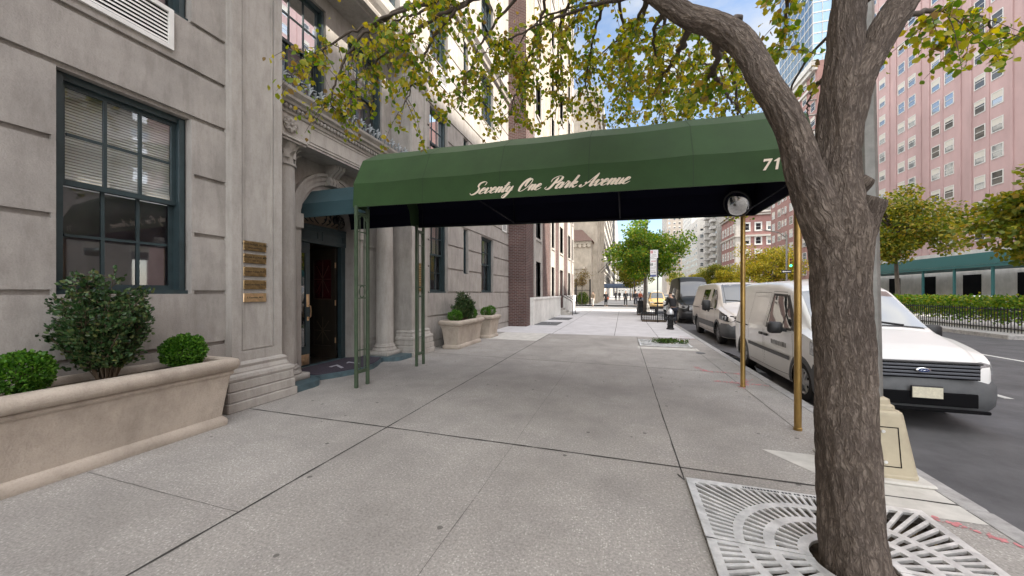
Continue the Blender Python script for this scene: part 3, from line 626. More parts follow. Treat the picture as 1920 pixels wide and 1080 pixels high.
# teal step with scalloped front
half = [(-4.955, -1.68), (-4.955, -1.24), (-4.985, -1.13), (-5.06, -1.04), (-5.17, -.99), (-5.26, -.96), (-5.255, -.86), (-5.17, -.70), (-5.07, -.50), (-4.985, -.28), (-4.95, 0)]
front = [(x, EC + y) for x, y in half] + [(x, EC - y) for x, y in reversed(half[:-1])]
MB().ext([(-6.2, EC - 1.68)] + front + [(-6.2, EC + 1.68)], -.05, .1, 'Z').build('step', TEALSTEP, HOUSE)
# doors
dr = MB(); DX = -6.12
for q in ((EC - AR, EC - AR + .07, .1, 2.62), (EC + AR - .12, EC + AR, .1, 2.62)): dr.box(DX - .1, DX, *q)
dr.box(DX - .1, DX + .02, EC - AR, EC + AR, 2.62, 2.94)
for y0, y1 in ((EC - AR + .06, EC - .04), (EC + .04, EC + AR - .06)):
    for q in ((y0, y0 + .04, 2.69, 2.88), (y1 - .04, y1, 2.69, 2.88), (y0 + .04, y1 - .04, 2.69, 2.72), (y0 + .04, y1 - .04, 2.85, 2.88)): dr.box(DX + .02, DX + .035, *q)
dr.box(DX - .1, DX + .035, EC - AR, EC + AR, 2.94, 2.99)
fr = dr.build('door_frame', TEAL, HOUSE)
d1 = MB(); y0, y1 = EC - AR + .072, EC - .235      # closed leaf, teal with sunk panel
for q in ((y0, y0 + .1, .1, 2.61), (y1 - .1, y1, .1, 2.61), (y0 + .1, y1 - .1, .1, .5), (y0 + .1, y1 - .1, 2.4, 2.61)): d1.box(DX - .07, DX - .02, *q)
dd = d1.build('door', TEAL, HOUSE)
MB().box(DX - .055, DX - .04, y0 + .1, y1 - .1, .5, 2.4).build('pane', GLASSD, dd)
hd = MB(); hd.cbox(DX - .02, DX - .008, y1 - .085, y1 - .02, 1.3, 1.56, .004); hd.tube([(DX - .01, y1 - .05, 1.33), (DX + .05, y1 - .05, 1.32), (DX + .06, y1 - .05, 1.22), (DX + .05, y1 - .05, 1.1), (DX - .01, y1 - .05, 1.07)], .012, 8)
hd.cbox(DX - .02, DX - .008, y1 - .075, y1 - .03, 1.02, 1.1, .004); hd.box(DX - .02, DX - .016, y0 + .02, y1 - .02, .13, .34); hd.build('handle', BRASSL, dd, smooth=True, auto=30)
yi = EC + AR - .13; d2 = MB()                       # open leaf swung into the vestibule
xa, xb = DX - .12, DX - .86
for q in ((xb, xb + .12, .1, 2.6), (xa - .12, xa, .1, 2.6), (xb + .12, xa - .12, .1, .38), (xb + .12, xa - .12, 1.05, 1.45), (xb + .12, xa - .12, 2.35, 2.6)): d2.box(q[0], q[1], yi - .05, yi, q[2], q[3])
do = d2.build('door', WOODDK, HOUSE); MB().box(xb + .12, xa - .12, yi - .03, yi - .02, 1.45, 2.35).build('stained_pane', REDGLASS, do)
mm = MB(); mm.box(xb + .12, xa - .12, yi - .03, yi - .02, .38, 1.05); mm.build('lower_panel', WOODDK, do)
lt = MB(); cx, cz = (xa + xb) / 2, .72
for i in range(4):
    a = PI * i / 4; lt.bar((cx - .3 * math.cos(a) * .8, yi - .033, cz - .31 * math.sin(a)), (cx + .3 * math.cos(a) * .8, yi - .033, cz + .31 * math.sin(a)), .012)
    lt.bar((cx - .24 * math.cos(a), yi - .035, 1.9 - .43 * math.sin(a)), (cx + .24 * math.cos(a), yi - .035, 1.9 + .43 * math.sin(a)), .008)
for q in ((1.44, 1.455),): lt.box(xb + .11, xa - .11, yi - .056, yi - .05, *q)
lt.build('tracery', mat('door_tracery_bronze', (.10, .085, .06), .4, .6), do)
hg = MB()
for z in (.45, 1.3, 2.15): hg.lathe([(.0, 0), (.014, 0), (.014, .12), (0, .12)], (xa + .01, yi - .055, z), 8)
hg.build('hinge', BRASSL, do, smooth=True, auto=30)
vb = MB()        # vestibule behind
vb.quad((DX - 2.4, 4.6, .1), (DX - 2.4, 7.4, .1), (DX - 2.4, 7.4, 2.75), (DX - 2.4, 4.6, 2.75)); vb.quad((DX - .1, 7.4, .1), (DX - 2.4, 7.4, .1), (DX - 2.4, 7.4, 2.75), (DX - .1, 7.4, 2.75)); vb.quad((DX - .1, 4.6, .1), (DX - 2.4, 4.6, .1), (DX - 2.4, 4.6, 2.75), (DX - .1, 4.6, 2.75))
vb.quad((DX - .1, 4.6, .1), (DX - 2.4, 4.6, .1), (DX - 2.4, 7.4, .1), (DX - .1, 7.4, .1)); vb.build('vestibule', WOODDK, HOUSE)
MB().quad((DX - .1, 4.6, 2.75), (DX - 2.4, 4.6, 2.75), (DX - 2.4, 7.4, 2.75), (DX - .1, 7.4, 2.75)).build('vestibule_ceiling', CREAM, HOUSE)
# iron lunette grille; the cream sheet behind stands in for the lit lobby
MB().box(DX - .3, DX - .28, EC - .8, EC + .8, 2.95, 3.7).build('lunette_lobby_glow', CREAM, fr)
lg = MB(); rl = random.Random(4)
for s in (-1, 1):
    for k in range(5):
        y0 = EC + s * (.04 + .13 * k); z0 = 3.0
        pth = []
        for i in range(22):
            t = i / 21; a = t * 5.2; r = .20 * (1 - t) + .03; pth.append((DX + .01, y0 + s * (.08 * t) + s * r * math.sin(a) * .6, z0 + .05 + .33 * t * (1 - .12 * k) + r * (1 - math.cos(a)) * .4))
        lg.tube(pth, .011, 5)
        for i in range(3, 20, 3):
            x, y, z = pth[i]; lg.tube([(x, y, z), (x + .01, y + rl.uniform(-.06, .06), z + .045), (x, y + rl.uniform(-.09, .09), z + .07)], [.009, .016, .004], 5)
lg.lathe([(0, 0), (.085, 0), (.08, .03), (.05, .045), (0, .05)], (DX, EC - .42, 3.2), 16, 'X'); lg.lathe([(0, 0), (.085, 0), (.08, .03), (.05, .045), (0, .05)], (DX, EC + .42, 3.2), 16, 'X')
lg.build('grille', BLACKIRON, fr, smooth=True)

# door mat with the house number woven in
def numerals(mb, org, right, up, h, depth=.002, normal=None, seven=True, one=True, gap=.12, shear=.35):
    """heavy italic 7 and 1"""
    R, U = Vector(right), Vector(up); Nn = R.cross(U) * depth
    sev = [(0, .78), (.02, 1.0), (.66, 1.0), (.66, .93), (.30, 0), (.08, 0), (.42, .80), (.14, .80), (.06, .74)]
    on = [(.02, .72), (.02, .80), (.30, 1.0), (.42, 1.0), (.42, 0), (.22, 0), (.22, .76)]
    x = 0
    for g, adv in ((sev, .66), (on, .42)):
        pts = [Vector(org) + R * ((x + p[0] + shear * p[1] * .5) * h) + U * (p[1] * h) for p in g]
        mb.rings([pts, [p + Nn for p in pts]]); x += adv + gap
    return mb
mt = thing('door_mat', 'dark gray door mat lettered with the house number on the teal step', 'mat', (-5.4, EC, .1))
mh = [(-5.29, -.9), (-5.20, -.72), (-5.10, -.52), (-5.015, -.28), (-4.985, 0)]
mp_ = [(x, EC + y) for x, y in mh] + [(x, EC - y) for x, y in reversed(mh[:-1])]
MB().ext([(-6.0, EC - .62), (-5.75, EC - .9)] + mp_ + [(-5.75, EC + .9), (-6.0, EC + .62)], .1, .114, 'Z').build('mat_body', MAT_RUBBER, mt)
numerals(MB(), (-5.26, EC - .36, .1145), (0, 1, 0), (-1, 0, 0), .34, .002, gap=.55).build('numerals', mat('mat_numerals', (.42, .40, .44), .9), mt)
# brass plates
PL = [('tarnished brass name plate, topmost of the five on the pilaster', 2.335, .155, BRASSP, ['DAVID SHARPE, DC, PHD', 'APPLIED KINESIOLOGY'], .8),
      ('tarnished brass name plate with two lines, second from the top of the pilaster', 2.155, .15, BRASSP, ['WILLIAM R. LONG, M.D.', 'SUITE 1C'], .85),
      ('brass name plate in the middle of the five on the pilaster', 1.97, .15, BRASSP, ['Robert Frumin, Ph.D.'], 1.1),
      ('golden brass name plate, second from the bottom of the pilaster', 1.785, .15, BRASSP, ['Rob Dobrowski, Ph.D.'], 1.1),
      ('bright polished copper-toned name plate, lowest of the five on the pilaster', 1.60, .145, BRASSL, ['S. Kauvittan, M.D.'], 1.1)]
for i, (lab, z, h, mm_, tx, bs) in enumerate(PL):
    h *= .88; zc = z - .076; t = thing('name_plate', lab, 'plaque', (-5.062, 3.79, zc), 'brass name plates on the pilaster')
    MB().cbox(-5.0625, -5.05, 3.625, 3.96, zc - h / 2, zc + h / 2, .006).build('plate', mm_, t)
    sc_ = MB()
    for sy in (3.64, 3.945):
        for sz in (-1, 1): sc_.lathe([(0, 0), (.006, 0), (.005, .003), (0, .004)], (-5.05, sy, zc + sz * (h / 2 - .014)), 8, 'X')
    sc_.build('screws', BRASSL, t, smooth=True)
    for k, s_ in enumerate(tx):
        zz = zc + (0 if len(tx) == 1 else (.02 if k == 0 else -.028)); text_mesh('lettering', s_, (.033 if k == 0 else .02), INK, t, (-5.0495, 3.792, zz), (0, 1, 0), (0, 0, 1), .0004, bold=.0006)
t = thing('intercom_panel', 'tall brass intercom panel on the far pilaster beside the green lattice post', 'intercom', (-5.06, 8.1, 1.65))
MB().cbox(-5.062, -5.045, 7.93, 8.25, 1.62, 2.36, .006).build('plate', BRASSP, t)
bt = MB()
for r_ in range(11):
    for c_ in range(3): bt.cbox(-5.045, -5.04, 7.97 + c_ * .09, 8.03 + c_ * .09, 1.68 + r_ * .058, 1.715 + r_ * .058, .003)
bt.build('buttons', BRASSL, t)
# ------------------------------------------------------------------ the awning
AX0, AX1 = -4.32, 2.12
def zb(x): return 2.935 - .021 * x
AW = thing('entrance_awning', 'long green barrel awning lettered in script, from the door to brass kerb posts', 'awning', (-4.25, 5.92, 0))
APROF = [(-1.02, 0), (-1.0, .40), (-.78, .86), (-.36, 1.13), (0, 1.2), (.36, 1.13), (.78, .86), (1.0, .40), (1.02, 0)]
def barrel(mb, x0, x1, prof, yc, z0f, n, inset=0., sag=.0):
    rows = []
    for i in range(n + 1):
        x = x0 + (x1 - x0) * i / n; row = []
        for k, (y, z) in enumerate(prof):
            sc_ = 1 - inset; s_ = sag * abs(math.sin(PI * i / n * 5)) if 0 < k < len(prof) - 1 else 0
            row.append((x, yc + y * sc_, z0f(x) + z * sc_ - s_))
        rows.append(row)
    return mb.rings(rows, cap=False, closed=False)
ca = MB(); barrel(ca, AX0, AX1, APROF, 5.92, zb, 60, 0, .014)
def hem(mb, yc, hw, x0, x1, zf):
    for s in (-1, 1):
        n = 24
        for i in range(n):
            a, b = x0 + (x1 - x0) * i / n, x0 + (x1 - x0) * (i + 1) / n; y = yc + s * hw
            mb.quad((a, y, zf(a)), (b, y, zf(b)), (b, y - s * .035, zf(b) + .002), (a, y - s * .035, zf(a) + .002))
hem(ca, 5.92, 1.02, AX0, AX1, zb)
ca.build('canvas', GREENCANVAS, AW)
SEAM = mat('awning_seam', (.016, .040, .012), .8)        # stitched seams across the cloth
for x in (-3.0, -1.72, -.44, .84):
    se = MB(); barrel(se, x - .006, x + .006, [(y * 1.0015, z + .0015 - .013 * (0 < i_ < 8) * abs(math.sin(PI * (x - AX0) / (AX1 - AX0) * 5))) for i_, (y, z) in enumerate(APROF)], 5.92, zb, 1); se.build('seam', SEAM, AW)
li = MB(); barrel(li, AX0 + .01, AX1 - .01, APROF, 5.92, zb, 20, .025); li.build('lining', LINING, AW)
# open-ended gable at the house side closed above the smaller barrel
IPROF = [(-.68, 0), (-.63, .28), (-.42, .58), (0, .72), (.42, .58), (.63, .28), (.68, 0)]
ga = MB()
oa = [(y, zb(AX0) + z) for y, z in APROF]; ib = [(y, zb(AX0) + z) for y, z in IPROF]
ov = [(AX0 + .002, 5.92 + y, z) for y, z in oa]; iv = [(AX0 + .002, 5.92 + y, z) for y, z in ib]
mapi = [0, 1, 2, 2, 3, 4, 4, 5, 6]
for i in range(8):
    a, b = mapi[i], mapi[i + 1]
    if a == b: ga.add([ov[i], ov[i + 1], iv[a]], [(0, 1, 2)])
    else: ga.quad(ov[i], ov[i + 1], iv[b], iv[a])
ga.build('end_panel', GREENCANVAS, AW)
ge_ = [(AX1 - .004, 5.92 + y, zb(AX1) + z) for y, z in APROF]; MB().add(ge_, [tuple(range(9))]).build('end_panel', GREENCANVAS, AW)
MB().add([(AX1 - .03, 5.92 + y * .97, zb(AX1) + .004 + z * .97) for y, z in APROF], [tuple(range(9))]).build('end_lining', LINING, AW)
ic = MB(); barrel(ic, -5.9, AX0, IPROF, 5.96, lambda x: 3.02, 12, 0, .004); hem(ic, 5.96, .68, -5.9, AX0, lambda x: 3.02); ic.build('inner_canvas', SKYTINTCANVAS, AW)
il = MB(); barrel(il, -5.89, AX0, IPROF, 5.96, lambda x: 3.02, 6, .03); il.build('inner_lining', LINING, AW)
fr_ = MB()
for x in (-4.2, -2.1, -.05, 1.98):
    fr_.tube([(x, 5.92 + y * .955, zb(x) + z * .955 + .01) for y, z in APROF], .013, 6)
for y in (-.965, .965): fr_.tube([(AX0 + .04, 5.92 + y, zb(AX0) + .03), (AX1 - .04, 5.92 + y, zb(AX1) + .03)], .015, 6)
for x in (-2.1, -.05): fr_.tube([(x - .35, 4.98, zb(x) + .05), (x, 5.2, zb(x) + .72)], .010, 6); fr_.tube([(x, 5.92 - .96, zb(x) + .03), (x, 5.92 + .96, zb(x) + .03)], .012, 6)
fr_.tube([(1.93, 5.92 - .97, zb(1.93) + .03), (1.93, 5.92 + .97, zb(1.93) + .03)], .013, 6)
fr_.build('frame', mat('frame_dark_steel', (.008, .008, .014), .8, spec=.2), AW, smooth=True)
for y in (4.93, 6.91):
    b = MB().tube([(1.94, y, 0), (1.94, y, zb(1.94) + .04)], .0365, 24); b.lathe([(.0, 0), (.042, 0), (.042, .03), (.037, .034)], (1.94, y, .001), 24); b.build('brass_post', BRASS, AW, smooth=True, auto=40)
for y0, y1 in ((4.90, 5.175), (6.72, 6.995)):
    b = MB(); zt = zb(-4.25) + .02
    for y in (y0, y1): b.cbox(-4.275, -4.225, y - .025, y + .025, 0, zt, .004)
    for z in (.26, zt - .12): b.box(-4.268, -4.232, y0 + .024, y1 - .024, z - .025, z + .025)
    for y in (y0 + .085, y1 - .085): b.tube([(-4.25, y, .28), (-4.25, y, zt - .13)], .0085, 6)
    for z in (.62, 1.50, 1.72, 2.62): b.box(-4.258, -4.242, y0 + .02, y1 - .02, z - .008, z + .008)
    ym = (y0 + y1) / 2; b.tube([(-4.25, ym + .065 * math.cos(a), 1.61 + .1 * math.sin(a)) for a in [2 * PI * i / 20 for i in range(21)]], .009, 6)
    for s in (-1, 1): b.bar((-4.25, (y0 if s > 0 else y1) + s * .01, zt - .25), (-4.25, (y0 if s > 0 else y1) + s * .12, zt - .13), .02)
    b.build('lattice_post', GREENMETAL, AW)
# ---- script lettering: pen strokes drawn as ribbons whose width follows the stroke direction
GL = {
 'e': ([[(-.15, .2), (.2, .42), (.52, .68), (.5, .95), (.28, .93), (.1, .5), (.18, .08), (.42, .03), (.82, .38)]], .70),
 'v': ([[(-.12, .45), (.08, .92), (.2, .92), (.22, .4), (.3, .03), (.5, .1), (.74, .55), (.74, .92), (.62, .92), (.66, .78), (.92, .82)]], .86),
 'n': ([[(-.1, .4), (.08, .86), (.2, .98), (.2, .5), (.18, 0)], [(.18, .1), (.3, .7), (.5, .97), (.62, .86), (.6, .3), (.68, .03), (.98, .38)]], .88),
 't': ([[(-.12, .3), (.2, .9), (.3, 1.65), (.24, .8), (.22, .15), (.36, .02), (.66, .38)], [(-.08, 1.08), (.28, 1.14), (.66, 1.22)]], .56),
 'y': ([[(-.1, .4), (.08, .9), (.2, .92), (.2, .35), (.3, .03), (.48, .12), (.66, .6)], [(.68, .98), (.66, .3), (.62, -.4), (.46, -.85), (.2, -.85), (.14, -.55), (.45, -.2), (.98, .36)]], .88),
 'u': ([[(-.1, .4), (.1, .9), (.18, .98), (.17, .3), (.26, .02), (.44, .1), (.62, .55)], [(.64, .98), (.62, .3), (.7, .03), (1.0, .38)]], .90),
 'a': ([[(.64, .86), (.46, .98), (.2, .8), (.08, .4), (.16, .04), (.36, .06), (.6, .5), (.66, .9)], [(.66, .98), (.63, .3), (.7, .03), (.98, .38)]], .88),
 'r': ([[(-.08, .38), (.14, .85), (.2, 1.12), (.28, .95), (.5, .93), (.46, .5), (.46, .1), (.58, .03), (.84, .38)]], .76),
 'k': ([[(-.1, .3), (.15, 1.0), (.3, 1.9), (.26, 1.0), (.2, 0)], [(.22, .45), (.42, .9), (.62, .95), (.62, .7), (.32, .52), (.5, .3), (.62, .05), (.74, .03), (1.0, .36)]], .90),
 'S': ([[(1.12, 1.38), (1.14, 1.85), (.72, 2.03), (.26, 1.78), (.28, 1.3), (.60, .95), (.70, .5), (.42, .04), (0, -.04), (-.32, .28)]], 1.0),
 'O': ([[(.92, 1.78), (.6, 1.98), (.2, 1.6), (.04, .8), (.2, .1), (.56, .0), (.98, .5), (1.14, 1.3), (.95, 1.85), (.62, 1.7), (.56, 1.1), (.66, .7)]], 1.28),
 'P': ([[(.62, 1.8), (.56, .9), (.42, .15), (.12, -.02), (-.18, .15), (-.1, .42)], [(.02, 1.1), (.02, 1.6), (.5, 1.96), (1.05, 1.85), (1.16, 1.4), (.9, .98), (.52, .9)]], 1.12),
 'A': ([[(-.30, .4), (-.32, .08), (-.08, .0), (.3, .55), (.86, 1.98)], [(.88, 1.98), (.86, 1.0), (.88, .15), (1.02, .02), (1.26, .36)], [(.1, .75), (.2, .45), (.5, .68), (.98, .72)]], 1.22),
}
SL = .62
lt_ = MB()
def script(txt, x0, x1, base, sy, ynorm):
    adv = 0; lay = []
    for ch in txt:
        if ch == ' ': adv += .9; continue
        st, a_ = GL[ch]; lay.append((adv, st, ch)); adv += a_
    sx = (x1 - x0) / (adv + .6)
    kz = 0
    for off, st, ch in lay:
        for si, pts in enumerate(st):
            c = crom([((off + x + SL * y) , y) for x, y in pts], 7); L_, R_ = [], []
            for i, p in enumerate(c):
                t = c[min(i + 1, len(c) - 1)] - c[max(i - 1, 0)]; t = t / (np.linalg.norm(t) + 1e-9)
                sd = np.array([SL, 1.]) / math.hypot(SL, 1); al = abs(float(t @ sd)); down = max(0., -float(t @ sd))
                wd = .040 + .110 * down ** 1.5 + .02 * al
                e = min(1, (i + 2) / 5, (len(c) - i + 1) / 5); nrm = np.array([-t[1], t[0]]); L_.append(p + nrm * wd * e * .88); R_.append(p - nrm * wd * e * .88)
            kz += 1
            def W3(q):
                x = x0 + q[0] * sx; z = base(x) + q[1] * sy
                return (x, 4.90 + ynorm * (z - zb(x)) / .4 - .004 - kz * .00003, z)
            for i in range(len(c) - 1): lt_.quad(W3(L_[i]), W3(L_[i + 1]), W3(R_[i + 1]), W3(R_[i]))
script('Seventy One Park Avenue', -2.17, .12, lambda x: zb(x) + .082 + .004 * (x + 2), .088, .02)
numerals(lt_, (1.57, 4.900, zb(1.65) + .14), (1, 0, 0), (0, .05, 1), .135, .0015, gap=.13)
lt_.build('lettering', LETTER, AW)

# ---- round convex mirror on the far brass post
MI = thing('convex_mirror', 'round convex security mirror with black rim hung from the far brass awning post', 'mirror', (1.80, 6.72, 3.06))
mi = MB(); mr = .20
mi.lathe([(mr * math.sin(a) , .06 * (math.cos(a * 1.0) - math.cos(PI / 2)) ) for a in [PI / 2 * i / 10 for i in range(11)]], (0, 0, 0), 32, 'X')
mo = mi.build('mirror_face', MIRRORM, MI, smooth=True, local=True)
mb_ = MB().lathe([(mr - .005, .012), (mr + .018, .012), (mr + .02, -.02), (mr * .8, -.05), (.03, -.07), (0, -.07)], (0, 0, 0), 32, 'X'); mb_.build('rim', PLASTICBLK, MI, smooth=True, local=True, auto=40)
MB().tube([(-.06, 0, 0), (-.26, .0, .02)], .014, 8).build('bracket', PLASTICBLK, MI, local=True)
MI.rotation_euler = (Vector((-1.6, -1.6, -1.05))).to_track_quat('X', 'Z').to_euler()

# ------------------------------------------------------------------ planters and their shrubs
def planter(x0, x1, y0, y1, h, label):
    """base footprint x0..x1, y0..y1; flared body, neck roll, heavy rounded rim"""
    t = thing('stone_planter', label, 'planter', ((x0 + x1) / 2, (y0 + y1) / 2, 0), 'cast stone planters along the house wall')
    def ring(d, z, r=.02):
        a0, a1, b0, b1 = x0 - d, x1 + d, y0 - d, y1 + d
        return [(a0 + r, b0, z), (a1 - r, b0, z), (a1, b0 + r, z), (a1, b1 - r, z), (a1 - r, b1, z), (a0 + r, b1, z), (a0, b1 - r, z), (a0, b0 + r, z)]
    b = MB()
    pr = [(.035, 0), (.04, .02), (.04, .06), (.028, .085), (.015, .10), (.0, .115), (.0, .12)]
    for i in range(9): pr.append((.002 + .058 * (i / 8) ** 1.15, .13 + (h - .33) * i / 8))
    pr += [(.075, h - .195), (.085, h - .175), (.078, h - .155), (.065, h - .15)]; b.rings([ring(d, z) for d, z in pr], cap=True); b.build('body', CASTSTONE, t, smooth=True, auto=30)
    r = MB(); rp_ = [(.065, h - .15), (.10, h - .145), (.125, h - .125), (.138, h - .09), (.138, h - .05), (.125, h - .018), (.09, h), (.03, h), (.015, h - .02), (.01, h - .07)]
    r.rings([ring(d, z, .05) for d, z in rp_], cap=False); r.build('rim', CASTSTONE, t, smooth=True, auto=50)
    MB().quad((x0, y0, h - .065), (x1, y0, h - .065), (x1, y1, h - .065), (x0, y1, h - .065)).build('soil', SOIL, t); return t
planter(-5.02, -4.60, 1.15, 3.06, .80, 'long cast stone planter nearest the camera, holding a tall loose shrub and clipped boxwood')
planter(-4.86, -4.42, 9.09, 10.68, .80, 'cast stone planter holding one upright shrub between two boxwood balls')
planter(-4.84, -4.42, 11.58, 12.34, .80, 'small square cast stone planter with two boxwood balls, beyond the longer one')
BOX = leafmat('boxwood_leaves', [(0, (.026, .085, .010)), (.45, (.055, .155, .016)), (1, (.13, .27, .03))], .25, .45)
HOLLY = leafmat('shrub_leaves', [(0, (.014, .040, .012)), (.5, (.034, .078, .024)), (.85, (.075, .12, .04)), (1, (.14, .15, .05))], .15, .3)
STEM = mat('shrub_stem', (.10, .07, .045), .9)
def ball(x, y, z, rx, rz, label, n=3200, seed=1):
    g = np.random.default_rng(seed); d = g.normal(size=(n, 3)); d /= np.linalg.norm(d, axis=1)[:, None]
    rr = g.uniform(.66, 1.10, n) ** .7; lump = 1 + .07 * np.sin(d[:, 0] * 7 + seed) * np.sin(d[:, 1] * 6) + .05 * np.sin(d[:, 2] * 9 + d[:, 0] * 4)
    p = d * (rr * lump)[:, None] * np.array([rx, rx, rz]) + np.array([x, y, z])
    t = thing('boxwood_ball', label, 'shrub', (x, y, z - rz), 'clipped boxwood balls in the planters')
    leafmesh('leaves', p, .026, BOX, t, g, -.5, .42, d)
    s = MB()
    for i in range(16):
        a = g.uniform(0, 2 * PI); e = g.uniform(.3, .8); s.tube([(x, y, z - rz), (x + rx * .4 * e * math.cos(a), y + rx * .4 * e * math.sin(a), z - rz * .2), (x + rx * e * math.cos(a), y + rx * e * math.sin(a), z + rz * .5 * (1 - e))], [.008, .005, .002], 5)
    s.build('stem', STEM, t)
    return t
ball(-4.80, 2.77, .925, .185, .17, 'clipped boxwood ball at the end of the long planter nearest the camera', 5200, 3)
ball(-4.80, 1.62, .925, .17, .16, 'clipped boxwood ball in the long near planter, on the camera side of the tall shrub', 3500, 4)
ball(-4.63, 9.35, .90, .20, .17, 'boxwood ball at the near end of the planter with the upright shrub', 2600, 5)
ball(-4.63, 10.45, .92, .19, .19, 'boxwood ball at the far end of the planter with the upright shrub', 2200, 6)
ball(-4.66, 11.8, .9, .17, .16, 'nearer of two boxwood balls in the small square planter', 1500, 7)
ball(-4.60, 12.15, .92, .17, .18, 'farther of two boxwood balls in the small square planter', 1500, 8)
def shrub(x, y, z0, h, r, label, nst, nl, ls, seed, spread=1.):
    g = np.random.default_rng(seed); t = thing('upright_shrub', label, 'shrub', (x, y, z0)); s = MB(); P, D = [], []
    for i in range(nst):
        a = g.uniform(0, 2 * PI); q = g.uniform(.15, 1) ** .6; hh = h * (1 - .45 * q * q) * g.uniform(.72, 1.08)
        pth = [(x + r * .15 * math.cos(a), y + r * .15 * math.sin(a), z0), (x + r * q * .55 * math.cos(a), y + r * q * .55 * math.sin(a), z0 + hh * .45), (x + r * q * spread * math.cos(a + .3), y + r * q * spread * math.sin(a + .3), z0 + hh)]
        c = crom(pth, 7); s.tube(c, np.linspace(.007, .002, len(c)), 4)
        for j in range(4, len(c)):
            for k in range(3):
                b = c[j]; dv = g.normal(size=3); dv[2] = abs(dv[2]) * .6; dv *= g.uniform(.04, .13) / np.linalg.norm(dv); e = b + dv
                s.tube([b, e], [.003, .0015], 3)
                for m_ in range(int(nl)):
                    f = g.uniform(.1, 1.1); P.append(b + dv * f + g.normal(size=3) * .010); D.append(dv / np.linalg.norm(dv) + np.array([0, 0, .4]))
    s.build('stem', STEM, t); leafmesh('leaves', P, ls, HOLLY, t, g, -.2, .36, D); return t
shrub(-4.82, 2.14, .73, 1.05, .35, 'tall loose dark green shrub in the long planter nearest the camera', 52, 8, .036, 11, 1.0)
shrub(-4.64, 9.92, .73, .84, .38, 'upright leafy shrub standing between two boxwood balls in the middle planter', 60, 9, .035, 12, .8)

# ------------------------------------------------------------------ tree grates
def make_grate(loc, label):
    t = thing('tree_grate', label, 'tree grate', loc, 'cast iron tree grates in the sidewalk'); h = .77; z0, z1 = .012, .032; b = MB()
    def seg(r0, r1, a0, a1, n=6):
        rs = []
        for i in range(n + 1):
            a = a0 + (a1 - a0) * i / n; c, s = math.cos(a), math.sin(a); rs.append([(r0 * c, r0 * s, z0), (r1 * c, r1 * s, z0), (r1 * c, r1 * s, z1), (r0 * c, r0 * s, z1)])
        b.rings(rs)
    for half_ in (0, 1):
        e = .012; a0, a1 = half_ * PI + e, (half_ + 1) * PI - e
        for r0, r1 in ((.205, .26), (.375, .435), (.545, .60)): seg(r0, r1, a0, a1, 36)
    g_ = .006
    for s in (-1, 1):       # frame and the two bars along the seam
        b.box(-h, h, *(sorted((s * (h - .06), s * h))), z0, z1)
        b.box(-h, -.2, *(sorted((s * g_, s * .035))), z0 + .0004, z1 - .0004); b.box(.2, h, *(sorted((s * g_, s * .035))), z0 + .0004, z1 - .0004)
        for q in (-1, 1): b.box(*(sorted((q * h, q * (h - .055)))), *(sorted((s * g_, s * (h - .06)))), z0 + .0002, z1 - .0002)
    def radial(r0, r1, n, wd, ph=.5):
        for i in range(n):
            a = 2 * PI * (i + ph) / n; c, s = math.cos(a), math.sin(a)
            if abs(s) * r0 < .05: continue
            e = r1 if r1 else min(h - .03, 9) / max(abs(c), abs(s))
            x = [(r0 * c - s * wd / 2, r0 * s + c * wd / 2), (r0 * c + s * wd / 2, r0 * s - c * wd / 2), (e * c + s * wd / 2, e * s - c * wd / 2), (e * c - s * wd / 2, e * s + c * wd / 2)]
            b.rings([[(p, q, z0 + .001) for p, q in x], [(p, q, z1 - .0006) for p, q in x]])
    radial(.25, .38, 38, .020); radial(.43, .55, 58, .022); radial(.595, None, 92, .021)
    b.build('grating', STEEL, t, local=True)
    MB().box(-h - .012, h + .012, -h - .012, h + .012, -.13, -.10).build('frame', BLACKIRON, t, local=True)
    MB().quad((-h + .0, -h + .0, -.07), (h - .0, -h + .0, -.07), (h - .0, h - .0, -.07), (-h + .0, h - .0, -.07)).build('litter_bed', mat('dark_litter', (.05, .036, .022), .95, var=.6, vs=22, bump=.8, bs=40), t, local=True)  # litter bed coloured darker than the soil elsewhere
    tx = MB()
    rt = random.Random(1); x = -.36
    while x < .5:       # row of small raised foundry marks, too worn to read
        ww = rt.uniform(.008, .02); tx.box(x, x + ww, h - .045, h - .025, z1 - .001, z1 + .0012); x += ww + rt.choice([.007, .007, .02])
    tx.build('foundry_marks', BLACKIRON, t, local=True)
    return t
G1 = make_grate((1.28, 2.55, 0), 'square cast iron tree grate of radiating slots around the big trunk nearest the camera')
G2 = dup(G1, (1.2, 11.92, 0), 'square tree grate without a tree, weeds growing in it, beyond the awning')
G2.scale = (.93, .93, 1)
WEED = leafmat('weed_leaves', [(0, (.03, .075, .015)), (.7, (.07, .14, .02)), (1, (.16, .16, .05))], .3)
g = np.random.default_rng(21); q = np.concatenate([g.normal(size=(500, 2)) * [.2, .13] + [1.3, 12.05], g.normal(size=(90, 2)) * [.08, .06] + [1.75, 11.9]])
wt = thing('weed_clump', 'low clump of green weeds sprouting through the empty tree grate', 'weeds', (1.25, 12.0, .02)); leafmesh('leaves', np.c_[q, g.uniform(.03, .13, len(q))], .05, WEED, wt, g, -.6)
s_ = MB()
for i in range(60): s_.tube([(q[i][0], q[i][1], .02), (q[i][0] + g.normal() * .02, q[i][1], .11)], [.003, .001], 3)
s_.build('stem', STEM, wt)
FALL = leafmat('fallen_leaves', [(0, (.16, .10, .03)), (.5, (.28, .19, .05)), (1, (.10, .07, .04))], .1)
g = np.random.default_rng(31); pts = np.concatenate([np.c_[g.uniform(.55, 2.0, 110), g.uniform(1.85, 3.25, 110), np.full(110, -.06)], np.c_[g.uniform(2.6, 2.75, 160), g.uniform(3, 22, 160), np.full(160, -.14)]])
